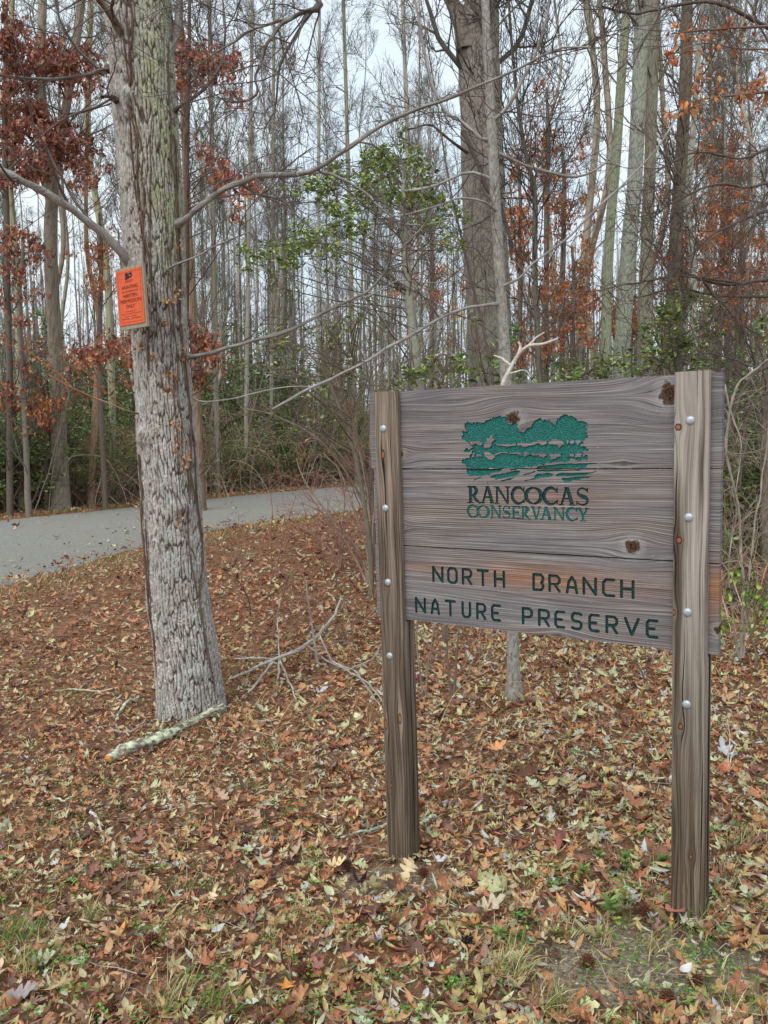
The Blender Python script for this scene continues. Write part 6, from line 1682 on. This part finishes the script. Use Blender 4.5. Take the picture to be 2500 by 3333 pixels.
# dead pale branch rising behind the sign
t = thing('dead_branch', 'bone white forked dead branch sticking up over the middle of the sign', 'branch', tuple(gpt(1050, 1420)))
tl_ = tuple(t.location); yb = tl_[1]
A = Acc()
yb = 4.4
for q in ([(1050, 1300, yb, 9), (1062, 1000, yb, 9), (1082, 850, yb, 9), (1098, 805, yb, 9), (1118, 770, yb, 8), (1140, 748, yb - .05, 7), (1175, 742, yb - .1, 6), (1205, 730, yb - .1, 3)], [(1118, 770, yb, 7), (1124, 748, yb, 6), (1118, 738, yb, 4)], [(1104, 790, yb, 6), (1085, 775, yb + .05, 5), (1068, 768, yb + .1, 3)], [(1098, 808, yb, 5), (1130, 800, yb, 3), (1150, 812, yb, 2)], [(1140, 748, yb, 5), (1160, 728, yb, 4), (1176, 718, yb, 2)]):
    q = gnarly(rs_, pxline(q), 22, .012)
    tubes(A, q[:, :3], q[:, 3], 8, lin(204, 196, 184), True)
A.build('wood', M_BARK, t, True, tl_)
# leaning bare canes at the right of the sign
t = thing('bare_shrub', 'leafless grey shrub with arching canes right of the sign', 'shrub', tuple(gpt(1600, 1420)))
tl_ = tuple(t.location)
A = Acc()
cn = [[(1600, 1420, 5.6, 6), (1605, 1250, 5.5, 6), (1590, 1080, 5.4, 5), (1570, 960, 5.3, 5), (1585, 850, 5.2, 5), (1640, 790, 5.1, 4), (1690, 760, 5.0, 3)], [(1605, 1420, 5.6, 5), (1625, 1200, 5.6, 5), (1645, 1050, 5.6, 4), (1660, 900, 5.6, 3)], [(1595, 1420, 5.6, 4), (1580, 1300, 5.5, 4), (1575, 1200, 5.4, 3), (1590, 1130, 5.4, 3), (1580, 1050, 5.3, 2)], [(1565, 830, 5.3, 4), (1580, 905, 5.3, 4), (1600, 955, 5.3, 3), (1590, 1060, 5.3, 2)]]
branchset(A, rs_, [pxline(q) for q in cn], 6, lin(166,156,144), lin(150,138,124), 1.1, (.2, .7), 3, .0018, .15, False)
A.build('canes', M_TWIG, t, True, tl_)
# stems of young shrubs standing in the leaves
def seedling(name, label, base, tops, col, w=4, tw=None, nk=1.0, L=(.08, .3), d=2, group=None, cat='shrub'):
    g_ = gpt(*base); t = thing(name, label, cat, tuple(g_), 0, group)
    A = Acc(); Yb = float(g_[1])
    lines = []
    for tp in tops:
        pts = [(base[0] + rs_.normal(0, 3), base[1] + 8, Yb, w)]
        n = len(tp)
        for i, (x, y) in enumerate(tp): pts.append((x, y, Yb + .04 * (i + 1), w * (1 - .65 * (i + 1) / n)))
        lines.append(pxline(pts))
    branchset(A, rs_, lines, 6, col, tw or col, nk, L, d, .0014, .15, False, .05, .02)
    A.build('stems', M_TWIG, t, True, tuple(g_))
    return t
RED = lin(166, 118, 106)
seedling('red_twig_shrub', 'shrub with fine reddish twigs crowding the left post beside the road', (798, 1262), [[(790, 1180), (760, 1090), (735, 1020), (700, 980)], [(800, 1150), (790, 1040), (770, 960), (740, 900)], [(780, 1200), (740, 1150), (700, 1110), (650, 1085)], [(805, 1150), (812, 1050), (800, 960), (806, 880)], [(770, 1210), (715, 1120), (660, 1040), (640, 990)]], lin(150,134,120), 6, RED, 1.5, (.3, .9), 3)
seedling('red_twig_shrub', 'low red twigged shrub in front of the far bend of the road', (735, 1230), [[(725, 1160), (690, 1100), (660, 1060)], [(735, 1150), (745, 1080), (730, 1010)], [(745, 1170), (780, 1110), (790, 1050)], [(715, 1190), (670, 1150), (630, 1130)]], lin(156,128,116), 5, RED, 1.6, (.3, .8), 3)
seedling('bare_shrub', 'tall arching bare shrub behind the left post', (812, 1220), [[(790, 1050), (760, 900), (700, 800), (640, 740)], [(800, 1000), (800, 850), (770, 740), (700, 660)], [(780, 1080), (700, 960), (600, 900), (520, 880)], [(805, 980), (830, 860), (870, 780), (900, 700)], [(795, 1040), (740, 850), (720, 760), (730, 680)]], lin(132,118,106), 7, lin(140,124,110), 1.8, (.5, 1.5), 3)
seedling('bare_shrub', 'slender bare shrub stem rising over the road between the big tree and the sign', (590, 1250), [[(585, 1180), (588, 1100), (580, 1030)], [(605, 1190), (620, 1130), (640, 1070)]], lin(146,100,88), 3, RED, 1.3, (.2, .5))
seedling('bare_sapling', 'straight grey sapling stub standing right of the forked fallen branch', (690, 1440), [[(678, 1380), (668, 1310), (660, 1250)]], lin(150,142,134), 7, None, .5, (.03, .1), 1)
seedling('bare_sapling', 'pair of thin brown stems standing right of the big tree', (585, 1385), [[(600, 1330), (612, 1280), (622, 1235)], [(592, 1340), (588, 1290)]], lin(136,108,92), 4, None, 1.2, (.1, .4))
seedling('bare_sapling', 'dark thin crooked stem right of the big tree', (540, 1345), [[(538, 1300), (520, 1262), (505, 1240)]], lin(74,64,58), 4, None, .8, (.06, .2))
seedling('bare_sapling', 'two dark slim stems under the left half of the sign', (978, 1505), [[(985, 1440), (990, 1370), (992, 1300)], [(968, 1440), (966, 1370), (972, 1300)]], lin(108,94,86), 7, None, 1.0, (.1, .45))
seedling('bare_sapling', 'thin forked stem just right of the left post under the sign', (915, 1500), [[(925, 1430), (935, 1360), (938, 1290)], [(905, 1430), (900, 1360), (905, 1300)]], lin(130,114,102), 5, None, 1.3, (.1, .45))
seedling('bare_sapling', 'thin leafless stem under the right half of the sign', (1400, 1480), [[(1398, 1440), (1392, 1380), (1390, 1330)], [(1380, 1440), (1340, 1410), (1310, 1395)]], lin(104,88,80), 4, None, 1.2, (.1, .4))
seedling('bare_sapling', 'bare straggling stem between the slim young tree and the right post', (1255, 1470), [[(1250, 1420), (1235, 1370)], [(1240, 1450), (1200, 1430), (1165, 1425)]], lin(140,120,104), 4, None, 1.2, (.1, .4))
seedling('dead_weed', 'pale dry weed stalk standing right of the right post', (1576, 1672), [[(1572, 1630), (1578, 1590), (1570, 1555)], [(1578, 1640), (1590, 1610)]], lin(206,198,188), 4, None, 1.2, (.04, .12), 1, cat='weed')
seedling('dead_weed', 'brown dry weed stem at the right edge above the leaves', (1638, 1600), [[(1636, 1540), (1630, 1480)], [(1640, 1560), (1648, 1520)]], lin(112,84,70), 3, None, 1.2, (.04, .15), 1, cat='weed')
for i, (bx_, by_) in enumerate(((520, 1300), (560, 1420), (640, 1310), (700, 1360), (760, 1400), (770, 1300), (870, 1420), (1000, 1440), (1060, 1430), (1180, 1470), (1300, 1460), (720, 1240), (500, 1220), (660, 1200))):
    seedling('red_seedling', 'hair thin seedling stems in the leaves ' + ('between the big tree and the left post' if bx_ < 800 else 'seen below the sign boards'), (bx_, by_), [[(bx_ + rs_.normal(0, 12), by_ - 50), (bx_ + rs_.normal(0, 22), by_ - 110)], [(bx_ + rs_.normal(0, 25), by_ - 45), (bx_ + rs_.normal(0, 35), by_ - 90)]], lin(150,96,80) if i % 2 else lin(148,124,104), 2.5, None, 1.6, (.08, .35), 2, 'seedlings ' + ('left of the sign' if bx_ < 800 else 'below the sign'), 'seedling')
# dry grass stalks lying in arcs behind the sign
t = Acc()
n = 420
cxs = rs_.uniform(-1.6, 3.2, n); cys = rs_.uniform(4.0, 8.5, n)
k_ = road_side(cxs, cys)[0] < -.2; cxs, cys = cxs[k_], cys[k_]; n = len(cxs)
C = grow(rs_, np.stack([cxs, cys, gh(cxs, cys)], 1), np.stack([rs_.normal(0, .8, n), rs_.normal(0, .6, n), np.ones(n)], 1), rs_.uniform(.15, .6, n), 9, .1, 0, .3)
C[:, :, 2] = np.maximum(C[:, :, 2], gh(C[:, :, 0], C[:, :, 1]) + .01)
tubes(t, C, np.linspace(.0016, .0008, 9)[None].repeat(n, 0), 3, pick_cols(rs_, [lin(206,176,130), lin(178,134,96), lin(150,100,78), lin(168,156,140)], [2, 1, 1, 1], n, .15))
tag(t.build('dry_stalks', M_TWIG), 'thin dry stalks and runners arching over the leaves behind the sign', None, None, 'stuff')

# spiky sweetgum balls
def ball_mesh():
    r = np.random.default_rng(4); A = Acc()
    R0 = .0125
    n = 46
    i = np.arange(n) + .5
    ph = np.arccos(1 - 2 * i / n); th = PI * (1 + 5 ** .5) * i
    d = np.stack([np.cos(th) * np.sin(ph), np.sin(th) * np.sin(ph), np.cos(ph)], 1)
    # core
    m_, k_ = 10, 8; V = []; q = []
    for a in range(k_ + 1):
        for b_ in range(m_):
            p_ = PI * a / k_; t_ = 2 * PI * b_ / m_
            rr = R0 * (.86 + .2 * r.random())
            V.append((rr * math.sin(p_) * math.cos(t_), rr * math.sin(p_) * math.sin(t_), rr * math.cos(p_)))
    for a in range(k_):
        for b_ in range(m_): q.append((a * m_ + b_, a * m_ + (b_ + 1) % m_, (a + 1) * m_ + (b_ + 1) % m_, (a + 1) * m_ + b_))
    A.add(np.array(V), q, None, lin(62, 40, 32))
    for s_ in (0, 1):
        dd = norm(d + r.normal(0, .10, (n, 3)))
        S = d * R0 * .9
        E_ = S + norm(dd + r.normal(0, .25, (n, 3))) * (.0085 * r.uniform(.7, 1.2, (n, 1)))
        tubes(A, np.stack([S, (S + E_) / 2, E_], 1), np.array([[.0024, .0015, .0003]]).repeat(n, 0), 4, lin(104, 66, 48))
    tubes(A, np.array([(0, 0, R0 * .8), (.002, .004, R0 * 1.6), (.006, .012, R0 * 2.6)]), np.array([.0012, .0011, .0008]), 4, lin(110, 84, 64))
    return A
ballme = ball_mesh().mesh('gumball', (M_TWIG,))
BL = [(494, 3094, 1.35, 'largest spiky brown gum ball, lower left of the picture'), (490, 2857, 1, 'brown gum ball half hidden in leaves below the lichen branch'), (237, 2676, 1.1, 'brown gum ball beside the bent twig on the left'), (987, 3192, 1.2, 'brown gum ball left of the orange star leaf'), (154, 2638, 1, 'gum ball nearest the left edge of the leaves'),
      (362, 3316, 1.1, 'gum ball at the very bottom edge, left half'), (2096, 2993, 1.15, 'gum ball on the bare soil beside the pebbles'), (1913, 3163, 1.15, 'gum ball below the bare soil patch, right half'), (2267, 3227, 1.2, 'gum ball low at the right, under the curled leaf'), (1544, 3235, 1.1, 'gum ball left of the straw coloured grass tuft'),
      (1890, 2900, 1, 'gum ball at the upper rim of the bare soil'), (1378, 2865, 1.1, 'gum ball right below the left post'), (2173, 3280, 1.1, 'gum ball near the bottom edge right of centre'), (1130, 2835, 1, 'gum ball beside the pale curled leaf')]
for i, (x, y, sc, lb) in enumerate(BL):
    g_ = gpt(x / KD, y / KD); sc *= 1.12
    o = link('gumball', ballme); o.location = (g_[0], g_[1], g_[2] + .0135 * sc + .014); o.scale = (sc,) * 3; o.rotation_euler = tuple(rs_.uniform(0, 6, 3))
    tag(o, lb, 'seed ball', 'spiky gum balls on the leaves')
# seed balls lying on the road
for i, (x, y) in enumerate(((82, 238), (213, 185), (246, 219), (278, 238), (300, 234), (272, 165), (488, 186), (400, 205), (498, 259), (545, 252), (227, 326), (192, 338), (40, 387), (432, 86), (975, 152), (1048, 160), (1110, 135), (1020, 98))):
    g_ = G((x / 1.327) / KD, (1600 + y / 1.327) / KD)
    o = link('gumball', ballme); o.location = (g_[0], g_[1], ROAD_Z + .035); o.scale = (1.15, 1.15, .8)
    tag(o, 'dark seed ball lying on the grey road ' + ('left of the big tree' if x < 600 else 'right of the big tree'), 'seed ball', 'seed balls on the road')
# pebbles on the bare soil
def pebble_me(seed):
    r = np.random.default_rng(seed); A = Acc(); V = []; q = []
    m_, k_ = 12, 8
    ph0 = r.random() * 9
    for a in range(k_ + 1):
        for b_ in range(m_):
            p_ = PI * a / k_; t_ = 2 * PI * b_ / m_
            rr = 1 + .12 * math.sin(2 * t_ + ph0) + .08 * math.cos(3 * p_ + ph0)
            V.append((rr * math.sin(p_) * math.cos(t_), .75 * rr * math.sin(p_) * math.sin(t_), .55 * rr * math.cos(p_)))
    for a in range(k_):
        for b_ in range(m_): q.append((a * m_ + b_, a * m_ + (b_ + 1) % m_, (a + 1) * m_ + (b_ + 1) % m_, (a + 1) * m_ + b_))
    A.add(np.array(V), q, None, [lin(214,204,180), lin(226,208,160), lin(196,190,180)][seed % 3])
    return A.mesh('pebble', (M_BARK,))
pms = [pebble_me(i) for i in range(3)]
PB = [(1228, 612, 8, 'large white pebble touching the left side of the right post foot'), (1113, 595, 7, 'pale pebble above the gum ball on the soil'), (1130, 578, 5, 0), (1155, 668, 7, 'yellowish pebble right of the gum ball on the soil'), (1160, 640, 6, 0), (1088, 652, 6, 'small yellow pebble left of the gum ball on the soil'), (1083, 583, 4, 0), (1462, 645, 8, 'white pebble right of the right post'), (1480, 632, 6, 'yellow pebble right of the right post'), (1495, 630, 6, 0), (1120, 728, 6, 'pale pebble below the gum ball on the soil'), (1072, 575, 4, 0), (1062, 683, 4, 0), (1150, 728, 4, 0), (1608, 728, 5, 'pebble at the far right of the bare soil'), (40, 425, 7, 'pale pebble at the foot of the left post'), (1200, 655, 4, 0), (1565, 652, 5, 0), (1480, 660, 5, 0)]
for i, (x, y, r_, lb) in enumerate(PB):
    g_ = gpt((1250 + x / 1.327) / KD, (2500 + y / 1.327) / KD)
    sc = r_ * 1.15 / 1.327 * g_[1] / FPX
    o = link('pebble', pms[i % 3]); o.location = (g_[0], g_[1], g_[2] + sc * .4); o.scale = (sc,) * 3; o.rotation_euler = (rs_.normal(0, .2), rs_.normal(0, .2), rs_.uniform(0, 6))
    tag(o, lb or 'tiny pale pebble scattered on the bare soil by the right post', 'pebble', 'pebbles on the bare soil')
gv = Acc()
n = 900
x = np.concatenate([rs_.normal(.72, .2, n), rs_.normal(.02, .09, 200)]); y = np.concatenate([rs_.normal(2.22, .13, n), rs_.normal(2.86, .07, 200)])
pos = np.stack([x, y, gh(x, y) + .002], 1); n = len(x)
yaw = rs_.uniform(0, 6.28, n)
place_leaves(gv, TINS[0], pos, np.stack([np.cos(yaw), np.sin(yaw), rs_.normal(0, .4, n)], 1), np.stack([rs_.normal(0, .5, n), rs_.normal(0, .5, n), np.ones(n)], 1), rs_.uniform(.004, .012, n), pick_cols(rs_, [lin(150,138,118), lin(112,98,84), lin(196,184,158), lin(90,84,84)], [2, 2, 1, 1], n, .2))
tag(gv.build('soil_crumbs', M_BARK), 'small stones and crumbs on the bare soil round the posts', None, None, 'stuff')
# single leaves that stand out
def one_leaf(label, dx, dy, tpl, size, col, yaw, tilt=0.1, roll=0.0, lift=.03, w=1.0):
    g_ = gpt(dx, dy, lift)
    A = Acc()
    X = np.array([[math.cos(yaw), math.sin(yaw), tilt]]); Zn = np.array([[math.sin(yaw) * roll, -math.cos(yaw) * roll - .15, 1.0]])
    place_leaves(A, tpl, np.zeros((1, 3)), X, Zn, np.array([size]), np.array([col]), np.array([w]))
    o = A.build('fallen_leaf', M_LITTER, None); o.location = tuple(g_)
    return tag(o, label, 'leaf', 'single leaves that stand out')
S_ = 1 / KD
one_leaf('bright orange star shaped gum leaf near the bottom edge', 934 * S_, 3245 * S_, STARS[0], .062, lin(206,134,66), .3, 0, 0, .035)
one_leaf('cream coloured curled oak leaf below and left of the left post', 1093 * S_, 2842 * S_, OAKS[4], .085, lin(232,206,158), .1, .05, .3)
one_leaf('pale oak leaf in the left part of the litter', 249 * S_, 2789 * S_, OAKS[1], .09, lin(220,190,148), 2.2, .1, .2)
one_leaf('light grey rounded leaf lower left of centre', 712 * S_, 3053 * S_, BEES[0], .055, lin(188,184,176), .8)
one_leaf('small cream leaf pair standing up left of centre', 690 * S_, 2951 * S_, OAKS[2], .06, lin(226,204,162), 1.4, .5, .3)
one_leaf('reddish oak leaf leaning on the foot of the right post', 2190 * S_, 3008 * S_, OAKS[0], .13, lin(178,120,96), .1, .05, -.3, .045)
one_leaf('curled brown leaf standing against the right post', 2262 * S_, 3010 * S_, LANS[2], .07, lin(158,112,78), 1.3, 1.2, .2, .04)
one_leaf('fan of pale oak leaf at the foot of the left post', 1330 * S_, 2862 * S_, OAKS[3], .12, lin(216,188,148), 1.2, .3, .3, .045)
one_leaf('pale yellowish leaf left of the foot of the left post', 1276 * S_, 2880 * S_, BEES[1], .10, lin(204,176,128), 2.9, .1, .2, .035)
one_leaf('large pale oak leaf on the litter between the posts', 2079 * S_, 2588 * S_, OAKS[1], .13, lin(222,176,122), .9, .1, .1, .04)
one_leaf('orange oak leaf between the posts below the sign', 1612 * S_, 2460 * S_, OAKS[0], .13, lin(212,150,104), .4, .1, .1, .04)
one_leaf('dark brown oak leaf between the posts', 1706 * S_, 2555 * S_, OAKS[2], .14, lin(110,72,52), 0, .1, .2, .05)
one_leaf('deep red leaf between the posts', 1820 * S_, 2762 * S_, LANS[1], .09, lin(150,80,72), 1.3, .5, .2, .04)
one_leaf('whitish crumpled leaf low at the right', 2232 * S_, 3192 * S_, BEES[2], .05, lin(206,202,196), .5, .2)
one_leaf('grey violet oak leaf at the lower left corner', 70 * S_, 3265 * S_, OAKS[0], .10, lin(150,138,136), .2, .1, .1)
one_leaf('orange narrow leaf left of the large gum ball', 398 * S_, 3055 * S_, LANS[0], .06, lin(204,142,84), 1.5, .3)
# a dark crumbly clod
A = Acc()
for i in range(26):
    c_ = rs_.normal(0, .011, 3); c_[2] = abs(c_[2]) * .6 + .004
    V, q_, t_ = strip_leaf(TINY, .8, .9, 0, .1, i)
    place_leaves(A, (V, q_, t_), c_[None], rs_.normal(0, 1, (1, 3)), rs_.normal(0, 1, (1, 3)), np.array([.02]), np.array([lin(46, 44, 42)]))
o = A.build('bark_clod', M_BARK, None); o.location = tuple(gpt(1529 * S_, 3088 * S_, .02)); tag(o, 'crumbly black bark clod left of the straw coloured tuft', 'clod')
# green rosettes near the right post
def rosette(label, dx, dy, sc, n=11):
    g_ = gpt(dx, dy); t = thing('weed_plant', label, 'plant', tuple(g_), 0, 'small green weeds near the right post')
    A = Acc(); B = Acc()
    st = grow(rs_, np.zeros((1, 3)), np.array([[.1, 0, 1.]]), np.array([.05 * sc]), 5, .1, .1)
    tubes(A, st, np.full((1, 5), .0016), 5, lin(130,140,80)); A.build('stem', M_TWIG, t)
    a = np.arange(n) * 2.4; h = np.linspace(.012, .05, n) * sc
    D = np.stack([np.cos(a), np.sin(a), np.linspace(.1, .8, n)], 1)
    pos = np.stack([np.cos(a) * .014 * sc, np.sin(a) * .014 * sc, h], 1)
    place_leaves(B, BEES[0], pos, D, np.stack([-np.cos(a) * .3, -np.sin(a) * .3, np.ones(n)], 1), np.full(n, .034 * sc), pick_cols(rs_, [lin(112,146,64), lin(136,166,84), lin(92,126,56)], [1, 1, 1], n, .12))
    B.build('leaves', M_FOL, t)
for lb, x, y, sc in (('leafiest green weed plant, on the bare soil left of the right post', 1985, 2985, 1.35), ('green weed plant in the leaves above the bare soil', 1898, 2865, 1.1), ('small weed plant left of the right post, between two leaves', 2034, 2835, .9), ('upper small weed plant between the posts', 2034, 2805, .7), ('yellow green weed sprig between the posts', 1947, 2808, .9), ('green weed sprig touching the left side of the right post', 2158, 2825, 1.0), ('left one of two weed plants beside the black clod', 1623, 3073, 1.0), ('right one of two weed plants beside the black clod', 1691, 3076, .9), ('green weed sprig among leaves right of the left post', 1960, 2550, .8)):
    rosette(lb, x * S_, y * S_, sc)
# grass tufts that stand out
def tuft(label, dx, dy, n, rad, h, pal, pw):
    g_ = gpt(dx, dy)
    A = Acc(); m_ = n
    a = rs_.uniform(0, 6.28, m_); r_ = rad * np.sqrt(rs_.random(m_))
    bx_ = g_[0] + np.cos(a) * r_; by_ = g_[1] + np.sin(a) * r_
    hh = h * rs_.uniform(.5, 1.25, m_)
    lean = .25 + r_ / rad * rs_.uniform(.3, 1.2, m_)
    blades(A, bx_, by_, hh * 1.25, lean, pick_cols(rs_, pal, pw, m_, .12), .0014, gh(bx_, by_) + .012)
    o = A.build('grass_tuft', M_GRASS, None, True, tuple(g_)); o.location = tuple(g_)
    return tag(o, label, 'grass tuft', 'grass tufts that stand out')
MX = STRAW + GREEN
tuft('dense straw coloured grass tuft low in the middle right', 1660 * S_, 3175 * S_, 230, .06, .075, MX, [3, 3, 3, 1, .4, .5, .2, .8])
tuft('green grass tuft at the lower left edge', 45 * S_, 3065 * S_, 170, .10, .085, GREEN + STRAW, [2, 2, 1.5, 2, .5, .3, .5, .1])
tuft('grass tuft just below the lower left edge tuft', 105 * S_, 3150 * S_, 130, .07, .09, GREEN + STRAW, [2, 2, 1, 2, 1, 1, 1, .5])
tuft('thin green grass tuft left of the large gum ball', 300 * S_, 2995 * S_, 50, .04, .08, GREEN + STRAW, [2, 2, 1, 2, 1, 1, 1, .5])
tuft('pale dry grass tuft at the bottom edge left of centre', 550 * S_, 3280 * S_, 90, .06, .11, MX, [2, 2, 3, 1, 1, .5, .2, .8])
tuft('green grass tuft at the bottom edge beside the star leaf', 720 * S_, 3290 * S_, 140, .06, .07, GREEN + STRAW, [2, 3, 1, 1, .3, .3, .3, .1])
tuft('straggly grass tuft above the small cream leaf pair', 590 * S_, 2900 * S_, 40, .05, .07, MX, [1, 1, 1, 1, 1, .5, .5, .5])
tuft('grass tuft growing at the foot of the right post', 2290 * S_, 3020 * S_, 70, .05, .10, MX, [1, 1, 1, 1, 1, .5, .5, 1])
tuft('straw grass clump right of the right post', 2440 * S_, 2760 * S_, 90, .09, .09, MX, [2, 2, 2, 1, .5, .3, .2, .5])
tuft('lone green grass tuft on the leaves near the road', 815 * S_, 1815 * S_, 90, .07, .13, GREEN + STRAW, [1, 2, .5, 3, 1, 1, 1, .2])
tuft('dry grass tuft below the lichen branch', 215 * S_, 2500 * S_, 50, .05, .07, MX, [2, 2, 2, 1, .5, .3, .2, .5])
tuft('dry grass tuft left of the left post foot', 590 * S_, 2535 * S_, 40, .05, .06, MX, [2, 2, 2, 1, .5, .3, .2, .5])
tuft('green tuft at the bottom edge right of centre', 1820 * S_, 3300 * S_, 80, .06, .09, MX, [1, 1, 1, 1, 1, .7, .5, 1])
tuft('grass tuft in the bottom right corner', 2400 * S_, 3290 * S_, 90, .08, .08, MX, [1, 1, 1, 1, 1, .7, .5, 1])
